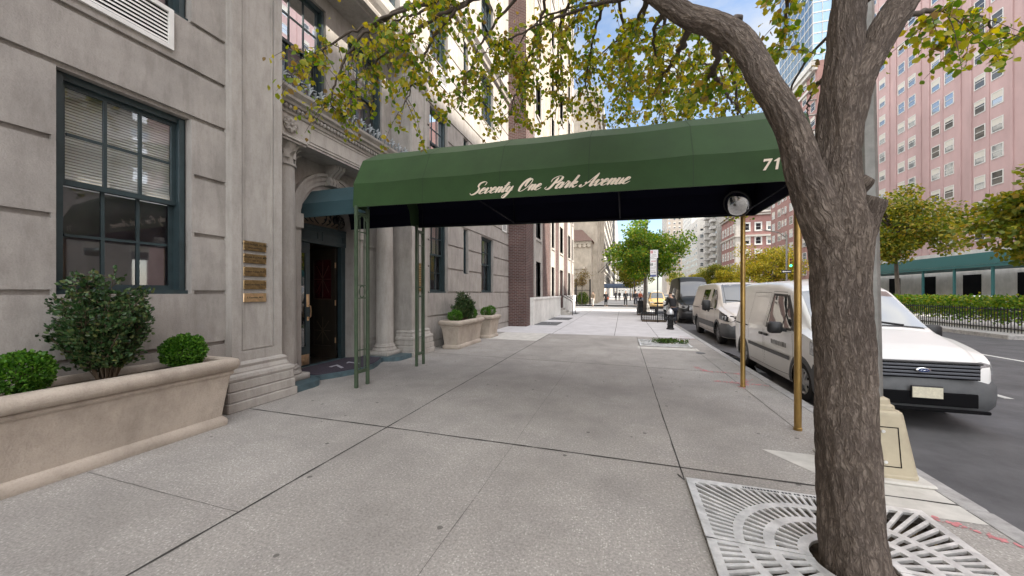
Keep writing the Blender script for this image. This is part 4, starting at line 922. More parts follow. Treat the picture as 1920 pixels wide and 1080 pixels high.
o = leafmesh('fallen_leaves', pts, .045, FALL, None, g, 0, .4, np.c_[g.normal(size=(270, 2)), np.zeros(270)]); tag(o, 'brown fallen leaves in the gutter and under the grate', 'leaves', kind='stuff')

# ------------------------------------------------------------------ the big street tree
def bark_mat():
    m = bpy.data.materials.new('tree_bark'); m.use_nodes = True; t = m.node_tree; p = t.nodes['Principled BSDF']; k = t.links.new
    p.inputs['Roughness'].default_value = .85; p.inputs['Specular IOR Level'].default_value = .2
    uv = N('ShaderNodeUVMap', t); uv.uv_map = 'UVMap'
    n0 = N('ShaderNodeTexNoise', t); n0.inputs['Scale'].default_value = 14; n0.inputs['Detail'].default_value = 4; k(uv.outputs[0], n0.inputs[0])
    ad = N('ShaderNodeVectorMath', t, operation='MULTIPLY_ADD'); ad.inputs[1].default_value = (.014, .03, 0); k(n0.outputs['Color'], ad.inputs[0]); k(uv.outputs[0], ad.inputs[2])
    def nz(sc, det, dist):      # noise stretched along the limb
        q = N('ShaderNodeMapping', t); q.inputs['Scale'].default_value = sc; k(ad.outputs[0], q.inputs[0])
        z = N('ShaderNodeTexNoise', t); z.inputs['Scale'].default_value = 1; z.inputs['Detail'].default_value = det; z.inputs['Roughness'].default_value = .62; z.inputs['Distortion'].default_value = dist; k(q.outputs[0], z.inputs[0]); return z.outputs['Fac']
    def M2(op, a_, b_, c_=None, cl=False):
        z = N('ShaderNodeMath', t, operation=op, use_clamp=cl)
        for i_, q in enumerate((a_, b_, c_)):
            if q is None: continue
            if isinstance(q, (int, float)): z.inputs[i_].default_value = q
            else: k(q, z.inputs[i_])
        return z.outputs[0]
    def fissure(sc, wd, dist): # wandering dark furrows where the noise crosses its middle
        x = M2('ABSOLUTE', M2('MULTIPLY_ADD', nz(sc, 2.5, dist), 2, -1), None); return M2('DIVIDE', x, wd, None, True)
    f1 = fissure((52, 8.5, 1), .22, .5); f2 = fissure((92, 19, 1), .28, .8); fine = nz((170, 40, 1), 6, .2)
    hgt = M2('MULTIPLY_ADD', f1, .45, M2('MULTIPLY_ADD', f2, .35, M2('MULTIPLY', fine, .55)))
    class _o: outputs = [hgt]
    mu = _o
    cr_ = N('ShaderNodeValToRGB', t); e = cr_.color_ramp.elements; e[0].position = .30; e[0].color = (.092, .075, .064, 1); e[1].position = 1.; e[1].color = (.215, .180, .155, 1)
    e2 = e.new(.72); e2.color = (.135, .110, .093, 1)
    k(mu.outputs[0], cr_.inputs[0])
    n2 = N('ShaderNodeTexNoise', t); n2.inputs['Scale'].default_value = 3.5; n2.inputs['Detail'].default_value = 5; k(uv.outputs[0], n2.inputs[0])
    r2 = N('ShaderNodeValToRGB', t); r2.color_ramp.elements[0].position = .3; r2.color_ramp.elements[0].color = (.72, .70, .70, 1); r2.color_ramp.elements[1].position = .7; r2.color_ramp.elements[1].color = (1.12, 1.1, 1.06, 1); k(n2.outputs['Fac'], r2.inputs[0])
    mm = N('ShaderNodeMix', t, data_type='RGBA', blend_type='MULTIPLY'); mm.inputs[0].default_value = 1; k(cr_.outputs[0], mm.inputs[6]); k(r2.outputs[0], mm.inputs[7]); k(mm.outputs[2], p.inputs['Base Color'])
    bu = N('ShaderNodeBump', t); bu.inputs['Strength'].default_value = 1.; bu.inputs['Distance'].default_value = .011; k(mu.outputs[0], bu.inputs['Height']); k(bu.outputs[0], p.inputs['Normal'])
    return m
BARK = bark_mat()
def barktube(paths, name, parent, n=56, step=.03, rough=.006, seed=0):
    """tapered limbs with lumpy outlines; u runs round the limb in metres, v along it"""
    V, F, UV = [], [], []; rg = np.random.default_rng(seed); off = Vector((0, 0, 0)); q_ = parent
    while q_ is not None: off += q_.location; q_ = q_.parent
    for path in paths:
        c = np.array(crom(path, 12)); sgl = np.r_[0, np.cumsum(np.linalg.norm(np.diff(c[:, :3], axis=0), axis=1))]; m_ = max(4, int(sgl[-1] / step)); s = np.linspace(0, sgl[-1], m_)
        c = np.stack([np.interp(s, sgl, c[:, i]) for i in range(4)], 1); o = len(V); nrm = None; ph = rg.uniform(0, 6, 8)
        rmean = float(c[:, 3].mean()); u0 = rg.uniform(0, 3)
        for i in range(m_):
            t = Vector(c[min(i + 1, m_ - 1), :3] - c[max(i - 1, 0), :3]).normalized()
            if nrm is None:
                nrm = t.cross(Vector((0, 1, .1)));
            nrm = (nrm - t * nrm.dot(t)).normalized(); b = t.cross(nrm)
            for j in range(n + 1):
                a = 2 * PI * j / n; v = s[i]
                lump = .035 * math.sin(3 * a + ph[0] + v * 2.3) + .03 * math.sin(2 * a + ph[1] - v * 3.1) + .02 * math.sin(5 * a + ph[2] + v * 5) + .02 * math.sin(v * 9 + ph[3] + a)
                fine = rough * (math.sin(17 * a + ph[4] + 2.2 * math.sin(v * 14)) * .5 + math.sin(11 * a + ph[5] + 3 * math.sin(v * 9 + a)) * .5)
                r = c[i, 3] * (1 + lump) + fine * min(1, c[i, 3] / .1)
                V.append(Vector(c[i, :3]) + (nrm * math.cos(a) + b * math.sin(a)) * r - off); UV.append((u0 + a * rmean, v + u0))
        for i in range(m_ - 1):
            for j in range(n): k = o + i * (n + 1) + j; F.append((k, k + 1, k + n + 2, k + n + 1))
        F.append(tuple(o + (m_ - 1) * (n + 1) + j for j in range(n)))
    me = bpy.data.meshes.new(name); me.from_pydata([tuple(v) for v in V], [], F); ul = me.uv_layers.new(name='UVMap')
    li_ = np.empty(len(me.loops), np.int32); me.loops.foreach_get('vertex_index', li_); ul.data.foreach_set('uv', np.array(UV)[li_].reshape(-1)); me.materials.append(BARK)
    me.polygons.foreach_set('use_smooth', [True] * len(me.polygons)); o = bpy.data.objects.new(name, me); COL.objects.link(o); o.parent = parent; return o
TR = thing('street_tree', 'big forked street tree with ridged gray-brown bark and yellowing leaves, beside the brass posts', 'tree', (1.28, 2.55, 0))
barktube([[(1.30, 2.55, -.05, .185), (1.275, 2.545, .09, .158), (1.245, 2.54, .52, .142), (1.215, 2.53, 1.13, .130), (1.20, 2.52, 1.56, .130), (1.195, 2.515, 1.81, .142), (1.19, 2.52, 1.99, .150), (1.185, 2.53, 2.15, .125), (1.20, 2.56, 2.37, .107), (1.235, 2.59, 2.7, .103), (1.27, 2.62, 2.99, .088), (1.295, 2.66, 3.24, .082), (1.34, 2.72, 3.61, .075), (1.36, 2.83, 4.18, .06), (1.3, 2.9, 5.2, .045), (1.4, 2.9, 6.4, .02)]], 'trunk', TR, 72, .02, .006, 1)
barktube([[(1.20, 2.53, 1.55, .06), (1.16, 2.50, 1.84, .105), (1.075, 2.47, 2.06, .105), (1.01, 2.46, 2.27, .092), (.97, 2.49, 2.5, .082), (.91, 2.53, 2.71, .078), (.85, 2.62, 2.94, .075), (.82, 2.72, 3.14, .078), (.765, 2.83, 3.35, .083), (.64, 2.92, 3.55, .082), (.46, 3.02, 3.74, .078), (.22, 3.16, 4.09, .07), (-.08, 3.33, 4.47, .062), (-.64, 3.47, 4.9, .05), (-1.6, 3.5, 5.5, .03)]], 'limb', TR, 64, .02, .006, 2)
barktube([[(1.215, 2.55, 2.45, .05), (1.25, 2.56, 2.62, .080), (1.31, 2.58, 2.84, .078), (1.40, 2.61, 3.01, .076), (1.49, 2.64, 3.18, .078), (1.64, 2.7, 3.42, .072), (1.85, 2.83, 3.79, .055), (2.4, 3.1, 4.6, .04), (2.9, 3.3, 5.6, .02)]], 'limb', TR, 56, .02, .005, 3)
barktube([[(1.20, 2.52, 1.72, .06), (1.245, 2.49, 1.90, .080), (1.28, 2.467, 2.02, .068), (1.303, 2.447, 2.10, .063), (1.311, 2.44, 2.12, .054)]], 'cut_stub', TR, 40, .02, .004, 4)
barktube([[(1.23, 2.54, 2.14, .05), (1.275, 2.51, 2.19, .045), (1.30, 2.49, 2.225, .040), (1.312, 2.482, 2.24, .03)]], 'cut_stub', TR, 32, .015, .003, 5)
BR = [
[(.14,3.19,4.18),(-.82,3.31,4.6),(-1.79,3.21,4.56),(-2.58,3.07,4.36),(-3.01,2.94,4.11),(-3.14,2.9,4.03)],
[(-.82,3.31,4.6),(-1.59,3.28,4.5),(-2.16,3.2,4.25),(-2.6,3.17,3.98),(-2.84,3.09,3.7)],
[(-1.34,3.25,4.58),(-1.84,3.3,4.31),(-2.16,3.41,3.99),(-2.3,3.37,3.63)],
[(-1.79,3.21,4.56),(-2.32,3.15,4.47),(-2.73,3.08,4.17),(-2.95,3.06,3.75),(-2.98,3.05,3.58)],
[(-.64,3.47,4.9),(-1.36,3.77,4.65),(-1.69,3.77,4.17),(-1.78,3.74,3.74)],
[(-.64,3.47,4.79),(-.98,3.99,4.48),(-1.22,4.12,4.04),(-1.34,4.09,3.65)],
[(-.33,3.46,4.7),(-.67,3.98,4.59),(-.77,4.37,4.23),(-.82,4.46,3.78)],
[(-.08,3.33,4.47),(-.31,4.2,4.6),(-.44,4.58,4.29),(-.38,4.7,3.83)],
[(-.08,3.33,4.47),(.01,4.19,4.59),(.08,4.63,4.36),(-.02,4.92,4.02)],
[(.66,2.93,3.44),(.72,3.26,3.44),(.62,3.65,3.42),(.58,3.95,3.4)],
[(.69,3.25,3.44),(.81,3.5,3.4),(1.01,3.88,3.4),(1.17,4.14,3.37)],
[(.51,2.99,3.66),(.47,3.5,3.75),(.37,3.89,3.75),(.26,4.06,3.64)],
[(.37,3.05,3.86),(.27,3.54,4.01),(.35,3.88,3.91),(.5,4.14,3.75)],
[(.22,3.16,4.09),(-.45,3.63,4.45),(-1.19,3.82,4.47),(-1.61,3.9,4.42)],
[(.22,3.16,4.09),(.12,4.02,4.49),(-.17,4.55,4.62),(-.6,4.84,4.54)],
[(1.3,2.9,4.6),(1.3,3.44,4.1),(1.38,3.78,3.89),(1.33,3.87,3.69)],
[(1.27,2.65,2.95),(1.39,3.15,3.15),(1.51,3.61,3.26),(1.58,3.84,3.17)],
[(.22,3.16,4.09),(1.45,5.69,4.78),(2.08,7.67,4.59),(2.15,7.9,3.86),(2.1,7.88,3.18)],
[(1.85,2.83,3.79),(2.3,5.87,4.6),(2.83,8.0,4.13),(2.65,7.95,3.44)],
[(-.64,3.47,4.9),(-1.46,3.53,4.89),(-2.11,3.53,4.77),(-2.51,3.51,4.72),(-2.75,3.44,4.42)],
[(.14,3.19,4.18),(-.19,3.71,4.56),(-.95,4.1,4.8),(-1.57,4.33,4.34)],
[(1.47,2.64,3.18),(2.2,3.41,3.66),(2.93,4.05,3.88),(3.35,4.4,3.75)],
[(.46,3.02,3.74),(.85,4.6,4.7),(1.04,6.09,5.13),(1.05,7.13,5.09),(1.0,7.4,4.75)],
[(.64,2.92,3.5),(1.3,4.7,4.75),(1.68,6.28,5.2),(2.1,7.25,5.17),(2.25,7.5,4.8)],
[(.22,3.16,4.09),(.2,4.6,4.9),(.0,5.9,5.2),(.1,6.8,5.1),(.05,7.0,4.8)],
[(.22,3.16,4.09),(.5,4.8,4.95),(.62,6.2,5.35),(.7,7.3,5.2),(.62,7.6,4.85)],
[(1.04,6.09,5.13),(1.5,6.6,5.3),(1.75,7.1,5.0),(1.7,7.3,4.6)],
]
NOLEAF_FROM = {17: .62, 18: .7}
def clear(p): return p[0] < -2.1 or p[1] > 5.4 or p[2] > 1.66 + .445 * p[1]      # pruned clear of the awning
br_ = MB(); tw = MB(); LP, LD = [], []; g = np.random.default_rng(77)
for bi, b in enumerate(BR):
    c = np.array(crom(b, 10)); c[1:-1] += g.normal(size=(len(c) - 2, 3)) * .008; n = len(c); r0 = .026 if len(b) > 4 else .02
    if bi in (9, 11): r0 = .03
    br_.tube(c, np.linspace(r0, .004, n), 7)
    ln_ = np.linalg.norm(np.diff(c, axis=0), axis=1).sum(); nt_ = int(ln_ * (10.5 if bi not in (0, 1, 3, 20) else 9)) + 4; start = NOLEAF_FROM.get(bi, .30)
    for i in range(nt_):
        f = g.uniform(start, 1.0); p = c[int(f * (n - 1))]; d = g.normal(size=3) * np.array([1, .8, .55]); d /= np.linalg.norm(d); d[2] -= .55
        L_ = g.uniform(.16, .42) * (1 if bi not in NOLEAF_FROM else .6); pth = [p, p + d * L_ * .45 + g.normal(size=3) * .02, p + d * L_ + np.array([0, 0, -.12 * L_ * 2])]
        cc = np.array(crom(pth, 5))
        if not all(clear(q_) for q_ in cc): continue
        tw.tube(cc, np.linspace(.0045, .0015, len(cc)), 4)
        for j in range(2, len(cc)):
            for k in range(int(g.integers(1, 3))):
                LP.append(cc[j] + g.normal(size=3) * .018); LD.append(g.normal(size=3) * .7 + np.array([0, 0, -.6]))
        for k in range(5 if bi not in (0, 1, 3, 17, 18) else 2): LP.append(cc[-1] + g.normal(size=3) * .035); LD.append(g.normal(size=3) * .7 + np.array([0, 0, -.6]))
# the crown above the picture, so the tree is whole
for i in range(900):
    p = np.array([g.normal() * 1.7 + .2, g.normal() * 1.0 + 2.8, 6.1 + g.normal() * .75])
    if p[2] < 5.0: continue
    for k in range(4): LP.append(p + g.normal(size=3) * .12); LD.append(g.normal(size=3) + np.array([0, 0, -.5]))
keep = [i for i, q_ in enumerate(LP) if clear(q_)]; LP = [LP[i] for i in keep]; LD = [LD[i] for i in keep]
br_.build('branches', mat('branch_bark', (.085, .066, .053), .9, var=.3, vs=30), TR, smooth=True); tw.build('twigs', mat('twig_bark', (.07, .052, .042), .9), TR)
PEAR = leafmat('pear_leaves', [(0, (.075, .15, .016)), (.28, (.16, .235, .022)), (.55, (.32, .32, .028)), (.82, (.50, .40, .04)), (.94, (.32, .21, .05)), (1, (.18, .12, .05))], .5, .45)
leafmesh('crown', LP, .055, PEAR, TR, g, .25, .42, LD)
print('pear leaves', len(LP))
# ------------------------------------------------------------------ vehicles
VPAINT = mat('white_van_paint', (.70, .695, .68), .28, var=.05, vs=1.5, coat=.5)
VPAINT2 = mat('cream_van_paint', (.58, .535, .49), .3, var=.05, vs=1.5, coat=.4)
BPAINT = mat('black_van_paint', (.010, .0102, .0105), .38, spec=.35)
YPAINT = mat('taxi_paint', (.44, .29, .11), .35, coat=.3)
NPAINT = mat('navy_car_paint', (.02, .028, .045), .25, coat=.5)
GPAINT = mat('silver_car_paint', (.45, .47, .48), .3, coat=.4)
CLAD = mat('grey_plastic_cladding', (.085, .088, .092), .6, var=.15, vs=8)
LAMPG = mat('headlight_glass', (.42, .43, .44), .12, .5, var=.4, vs=30)
LAMPD = mat('headlight_housing', (.03, .03, .032), .2)
HUB = mat('hubcap_silver', (.40, .40, .40), .35, .7, var=.15, vs=12)
AMBER = mat('amber_lens', (.55, .17, .02), .3)
REDL = mat('tail_lens', (.35, .01, .01), .3)
PLATE = mat('licence_plate', (.62, .58, .45), .5, var=.15, vs=30)
def interp(tab, y): return float(np.interp(y, [p[0] for p in tab], [p[1] for p in tab]))
def smooth_tab(tab, n=9):
    return [tuple(p) for p in crom(tab, n)]
class Car:
    """lofted body. tabs along y (0 = nose): top height, belt half-width, roof half-width, bottom"""
    def __init__(s, L_, top, wb, wt, zb_, belt, cr=.035, er=.07):
        s.L, s.belt, s.cr, s.er = L_, belt, cr, er; s.top, s.wb, s.wt, s.zb = top, smooth_tab(wb), smooth_tab(wt), zb_
    def ring(s, y):
        zt, b, t, z0 = interp(s.top, y), interp(s.wb, y), interp(s.wt, y), interp(s.zb, y)
        be = min(s.belt, zt - .10); be = max(be, z0 + .08); er = min(s.er, (zt - be) * .45)
        pts = [(b - .09, z0), (b - .03, z0 + .02), (b - .012, z0 + .10), (b, z0 + .55 * (be - z0)), (b - .002, be - .03), (b - .012, be + .02)]
        for k in (.35, .7): pts.append((b - .012 + (t - b + .012) * k, be + .02 + (zt - er - be - .02) * k))
        pts += [(t, zt - er), (t - .012, zt - er * .62), (t - .035, zt - er * .3), (t - .075, zt - er * .08), (t - .16, zt + .004)]
        pts += [(t * .5, zt + s.cr * .75), (0, zt + s.cr)]
        return pts
    def w(s, y, z):
        p = s.ring(y)[:12]; return float(np.interp(z, [q[1] for q in p], [q[0] for q in p]))
    def ztop(s, x, y):
        p = s.ring(y)[8:]; p = sorted(p); return float(np.interp(abs(x), [q[0] for q in p], [q[1] for q in p]))
    def body(s, ys):
        m = MB(); rs = []
        for y in ys:
            h = s.ring(y); rs.append([(x, y, z) for x, z in h] + [(-x, y, z) for x, z in reversed(h[:-1])])
        m.rings(rs); return m
    def side(s, poly, sg, off=.004, n=5, th=0):
        """patch of the flank bounded by a (y, z) polygon (quads between a lower and an upper line)"""
        lo, hi = poly; m = MB(); k = max(2, n); rows = []
        ys_lo = np.interp(np.linspace(0, 1, 13), np.linspace(0, 1, len(lo)), [p[0] for p in lo]); zs_lo = np.interp(np.linspace(0, 1, 13), np.linspace(0, 1, len(lo)), [p[1] for p in lo])
        ys_hi = np.interp(np.linspace(0, 1, 13), np.linspace(0, 1, len(hi)), [p[0] for p in hi]); zs_hi = np.interp(np.linspace(0, 1, 13), np.linspace(0, 1, len(hi)), [p[1] for p in hi])
        for i in range(13):
            row = []
            for j in range(k + 1):
                t = j / k; y = ys_lo[i] * (1 - t) + ys_hi[i] * t; z = zs_lo[i] * (1 - t) + zs_hi[i] * t; row.append((sg * (s.w(y, z) + off), y, z))
            rows.append(row)
        m.rings(rows, cap=False, closed=False); return m
    def line(s, pts, sg, wd=.008, off=.003):
        """door gap: thin ribbon along (y, z) points"""
        m = MB(); c = crom(pts, 6); prev = None
        for i, p in enumerate(c):
            t = c[min(i + 1, len(c) - 1)] - c[max(i - 1, 0)]; t /= np.linalg.norm(t) + 1e-9; n_ = np.array([-t[1], t[0]]) * wd / 2
            q = [(sg * (s.w(*(p + n_)) + off), *(p + n_)), (sg * (s.w(*(p - n_)) + off), *(p - n_))]
            if prev: m.quad(prev[0], q[0], q[1], prev[1])
            prev = q
        return m
    def topatch(s, ya, yb, xa, xb, off=.006, nx=12, ny=8):
        """patch of the upper skin between y lines; half widths xa at ya, xb at yb"""
        m = MB(); rows = []
        for j in range(ny + 1):
            t = j / ny; y = ya + (yb - ya) * t; hw = xa + (xb - xa) * t; row = []
            for i in range(nx + 1):
                x = -hw + 2 * hw * i / nx; z = s.ztop(x, y); row.append((x, y - off * .7, z + off * .7))
            rows.append(row)
        m.rings(rows, cap=False, closed=False); return m
def join_mb(*ms):
    r = MB()
    for m in ms: r.add(m.v, m.f)
    return r
def cut(o, cutters):
    """cut wheel openings out of a body, then drop the cutters"""
    for c in cutters:
        c.location = o.parent.location; md_ = o.modifiers.new('cut', 'BOOLEAN'); md_.object = c; md_.operation = 'DIFFERENCE'; md_.solver = 'EXACT'; md_.material_mode = 'TRANSFER'
    dg = bpy.context.evaluated_depsgraph_get(); dg.update(); me = bpy.data.meshes.new_from_object(o.evaluated_get(dg)); o.modifiers.clear(); o.data = me
    for c in cutters: bpy.data.objects.remove(c)
    me.set_sharp_from_angle(angle=rad(35)) if len(me.polygons) else None
    return o
def wheels(t, car, ys, r, wd=.21, track=None, spokes=6, hub=HUB, full=True):
    for y in ys:
        for sg in (-1, 1):
            x = sg * ((track or (interp(car.wb, y) - .03)));
            m = MB().lathe([(r * .62, -.5), (r * .9, -.5), (r * .985, -.42), (r, -.3), (r, .3), (r * .985, .42), (r * .9, .5), (r * .66, .5), (r * .62, .42), (r * .62, -.5)], (0, 0, 0), 32, 'X')
            m.v = [(v[0] * wd * sg + x - sg * wd / 2, v[1] + y, v[2] + r) for v in m.v]
            wl = m.build('wheel', TYRE, t, smooth=True, local=True, auto=45)
            h = MB(); h.lathe([(0, .44), (r * .14, .44), (r * .18, .40), (r * .52, .36), (r * .60, .45), (r * .635, .45), (r * .635, .3), (0, .3)], (0, 0, 0), 32, 'X')
            for k in range(spokes):
                a = 2 * PI * k / spokes; c, s_ = math.cos(a), math.sin(a); h.rings([[(xx, (rr * c - q * s_), (rr * s_ + q * c)) for xx, q in ((.38, -r * .10), (.47, -r * .06), (.47, r * .06), (.38, r * .10))] for rr in (r * .14, r * .58)])
            h.v = [(v[0] * wd * sg + x - sg * wd / 2, v[1] + y, v[2] + r) for v in h.v]
            h.build('hubcap', hub, wl, smooth=True, local=True, auto=30)
            g_ = MB()
            for k in range(spokes):
                a = 2 * PI * (k + .5) / spokes; g_.lathe([(0, .385), (r * .075, .385), (r * .075, .375), (0, .375)], (0, r * .40 * math.cos(a), r * .40 * math.sin(a)), 10, 'X')
            g_.v = [(v[0] * wd * sg + x - sg * wd / 2, v[1] + y, v[2] + r) for v in g_.v]; g_.build('vent_holes', DARK, wl, local=True)
def cutters(car, ys, r):
    out = []
    for y in ys:
        for sg in (-1, 1):
            m = MB().rings([[(h_, r * math.cos(2 * PI * j / 28), r * math.sin(2 * PI * j / 28)) for j in range(28)] for h_ in (-.34, .2)]); m.v = [(v[0] * sg + sg * interp(car.wb, y), v[1] + y, v[2] + r * .86) for v in m.v]; out.append(m.build('cutter', DARK, None, local=True))
    return out
def arch(car, y, r, zc, sg, wd, off=.012, a0=-.15, a1=PI + .15):
    """flared lip round a wheel opening"""
    rows = []
    for i in range(25):
        a = a0 + (a1 - a0) * i / 24; row = []
        for rr, o_ in ((r, -.05), (r, off), (r + wd * .6, off), (r + wd, .002)):
            yy, zz = y + rr * math.cos(a), zc + rr * math.sin(a); yy = min(max(yy, .02), car.L - .02); row.append((sg * (car.w(yy, max(zz, interp(car.zb, yy) + .02)) + o_), yy, zz))
        rows.append(row)
    return MB().rings(rows, cap=False, closed=False)
def mirror_pair(t, car, y, z, size=(.2, .12, .27), arm=.13, m=PLASTICBLK, face=True):
    for sg in (-1, 1):
        x0 = sg * (car.w(y, z) + arm); w_, d_, h_ = size; a, b = sorted((x0, x0 + sg * w_)); mm_ = MB().cbox(a, b, y - d_ / 2, y + d_ / 2, z - .02, z - .02 + h_, .035)
        mm_.bar((sg * (car.w(y, z) - .02), y + .03, z + .03), (x0 + sg * .03, y + .01, z + .04), .07, .05); o = mm_.build('wing_mirror', m, t, local=True, smooth=True, auto=50)
        MB().quad((a + .02, y + d_ / 2 + .001, z), (b - .02, y + d_ / 2 + .001, z), (b - .02, y + d_ / 2 + .001, z - .04 + h_), (a + .02, y + d_ / 2 + .001, z - .04 + h_)).build('mirror_glass', MIRRORM, o, local=True)
def bumperpoly(car, y0, z0, z1, th, n=16, wrap=.55):
    """bumper skin wrapping round the nose"""
    rows = []
    for z in np.linspace(z0, z1, 6):
        e = 1 - abs((z - (z0 + z1) / 2) / ((z1 - z0) / 2)) ** 4; row = []
        ys = list(np.linspace(wrap, .0, 8)) ; hw = lambda y: car.w(max(y, .005), z)
        for y in ys: row.append((-(hw(y) + th * e * .5 + .004), y - th * e * (1 - y / wrap), z))
        x1 = hw(0.005)
        for k in range(1, n): x = -x1 + 2 * x1 * k / n; row.append((x, -th * e - .0 - .05 * (1 - (x / x1) ** 2) - .002, z))
        for y in reversed(ys): row.append(((hw(y) + th * e * .5 + .004), y - th * e * (1 - y / wrap), z))
        rows.append(row)
    return MB().rings(rows, cap=False, closed=False)

# ---- near white high-roof van (nose towards the camera)
V1 = thing('delivery_van', 'white high-roof delivery van with black side mirror and door lettering, parked beside the brass posts', 'van', (3.63, 5.93, -.15))
c1 = Car(4.6, [(0, .60), (.02, .72), (.06, .86), (.13, .945), (.3, 1.02), (.6, 1.10), (.88, 1.17), (1.0, 1.25), (1.3, 1.49), (1.62, 1.74), (1.72, 1.80), (1.9, 1.86), (2.3, 1.935), (2.9, 1.965), (3.8, 1.965), (4.42, 1.93), (4.55, 1.88), (4.6, 1.80)],
         [(0, .66), (.06, .74), (.2, .82), (.45, .875), (.8, .895), (1.6, .90), (3, .90), (4.2, .885), (4.5, .865), (4.6, .82)],
         [(0, .54), (.06, .60), (.2, .66), (.5, .72), (.9, .76), (1.2, .74), (1.7, .70), (2.3, .71), (3.4, .72), (4.3, .71), (4.6, .66)], [(0, .24), (.3, .2), (4.2, .22), (4.6, .30)], 1.06, .03, .11)
def ystations(c, n=70): return sorted(set(np.linspace(0, c.L, n)) | {p[0] for p in c.top})
b = c1.body(ystations(c1)).build('body', VPAINT, V1, smooth=True, local=True); WY = (.93, 3.84)
cut(b, cutters(c1, WY, .345)); wheels(V1, c1, WY, .318)
c1.topatch(.96, 1.66, .70, .60, .008).build('windscreen', GLASSD, V1, smooth=True, local=True)
join_mb(c1.topatch(.93, .97, .74, .74, .006)).build('cowl', PLASTICBLK, V1, local=True)
for sg in (-1, 1):
    sw_ = c1.side(([(1.32, 1.13), (2.36, 1.10)], [(1.86, 1.66), (2.36, 1.69)]), sg, .006); o = sw_.build('side_window', GLASSD, V1, smooth=True, local=True)
    join_mb(c1.side(([(1.27, 1.09), (2.40, 1.06)], [(1.32, 1.13), (2.36, 1.10)]), sg, .005, 2), c1.side(([(2.36, 1.10), (2.41, 1.06)], [(2.36, 1.69), (2.41, 1.73)]), sg, .005, 6), c1.side(([(1.86, 1.66), (2.36, 1.69)], [(1.86, 1.71), (2.41, 1.73)]), sg, .005, 2), c1.side(([(1.18, 1.08), (1.34, 1.12)], [(1.80, 1.70), (1.90, 1.69)]), sg, .0055, 6), c1.side(([(1.66, 1.11), (1.70, 1.11)], [(1.68, 1.55), (1.72, 1.57)]), sg, .008, 6)).build('window_seal', PLASTICBLK, o, local=True)
    join_mb(c1.line([(1.22, 1.05), (1.2, .7), (1.27, .42), (1.36, .34)], sg), c1.line([(2.44, 1.76), (2.47, 1.2), (2.45, .6), (2.43, .34)], sg), c1.line([(2.52, 1.74), (2.53, 1.0), (2.52, .34)], sg, .006), c1.line([(3.42, 1.74), (3.42, 1.0), (3.40, .72)], sg, .006), c1.line([(2.52, 1.74), (3.0, 1.75), (3.42, 1.74)], sg, .006), c1.line([(1.36, .33), (2.0, .31), (3.3, .31)], sg, .006), c1.line([(1.9, 1.75), (2.44, 1.77)], sg, .006)).build('door_gaps', DARK, V1, local=True)
    c1.side(([(3.45, .99), (4.35, 1.0)], [(3.45, 1.015), (4.35, 1.025)]), sg, .007, 2).build('door_track', DARK, V1, local=True)
    c1.side(([(1.30, .585), (3.38, .60)], [(1.30, .655), (3.38, .67)]), sg, .016, 3).build('rub_strip', CLAD, V1, local=True)
    rb = MB()
    for k in range(4): rb = join_mb(rb, c1.side(([(1.42, .36 + k * .05), (3.36, .36 + k * .05)], [(1.42, .378 + k * .05), (3.36, .378 + k * .05)]), sg, .009, 2))
    rb.build('pressed_ribs', VPAINT, V1, local=True)
    # pressed panel frame on the cargo side
    join_mb(*[c1.side(p, sg, .007, 2) for p in ((([(2.6, 1.16), (3.36, 1.16)], [(2.6, 1.172), (3.36, 1.172)])), (([(2.6, 1.66), (3.36, 1.66)], [(2.6, 1.672), (3.36, 1.672)])), (([(3.5, 1.16), (4.3, 1.16)], [(3.5, 1.172), (4.3, 1.172)])), (([(3.5, 1.66), (4.3, 1.66)], [(3.5, 1.672), (4.3, 1.672)])))]).build('panel_creases', VPAINT, V1, local=True)
    for y in (2.34, 2.60):
        m = MB(); x = sg * (c1.w(y, .92) + .004); m.cbox(*sorted((x, x + sg * .03)), y - .09, y + .09, .89, .94, .012); m.build('door_handle', PLASTICBLK, V1, local=True, smooth=True, auto=40)
    for y in WY: arch(c1, y, .35, .30, sg, .085, .014).build('wheel_arch', CLAD, V1, smooth=True, local=True)
    wr = MB(); rr = random.Random(3); y = 1.45      # two runs of worn, unreadable door lettering
    while y < 2.12:
        ww = rr.uniform(.014, .03); wr = join_mb(wr, c1.side(([(y, .775), (y + ww, .775)], [(y, .775 + rr.choice([.085, .085, .07])), (y + ww, .86)]), sg, .0045, 2)); y += ww + rr.choice([.010, .010, .012, .03])
    wr.build('door_lettering', mat('door_lettering_gray', (.17, .17, .165), .6), V1, local=True)
    m = MB(); x = sg * c1.w(1.12, .82); m.lathe([(0, 0), (.02, 0), (.017, .012), (0, .014)], (x, 1.12, .80), 12, 'X'); m.build('side_repeater', AMBER, V1, local=True)
    # headlights wrap round the nose corner
    hl = MB(); rows = []
    for i in range(9):
        t = i / 8; y = .02 + .62 * t; za, zb2 = .70 + .10 * t, .84 + .17 * t; rows.append([(sg * (c1.w(y, za + (zb2 - za) * k / 4) + .008), y - .006, za + (zb2 - za) * k / 4) for k in range(5)])
    hl.rings(rows, cap=False, closed=False); hh = hl.build('headlight', LAMPG, V1, local=True, smooth=True)
mirror_pair(V1, c1, 1.46, 1.05, (.22, .13, .20), .06)
bumperpoly(c1, 0, .26, .66, .05).build('bumper', CLAD, V1, smooth=True, local=True)
gr = MB(); gr.box(-.56, .56, -.055, -.03, .66, .845); gb = gr.build('grille', DARK, V1, local=True)
gs = MB()
for z in (.69, .735, .78, .825): gs.cbox(-.55, .55, -.075, -.05, z - .014, z + .014, .006)
gs.build('grille_bar', mat('grille_bar_gray_blue', (.09, .095, .11), .35, .2), gb, local=True)
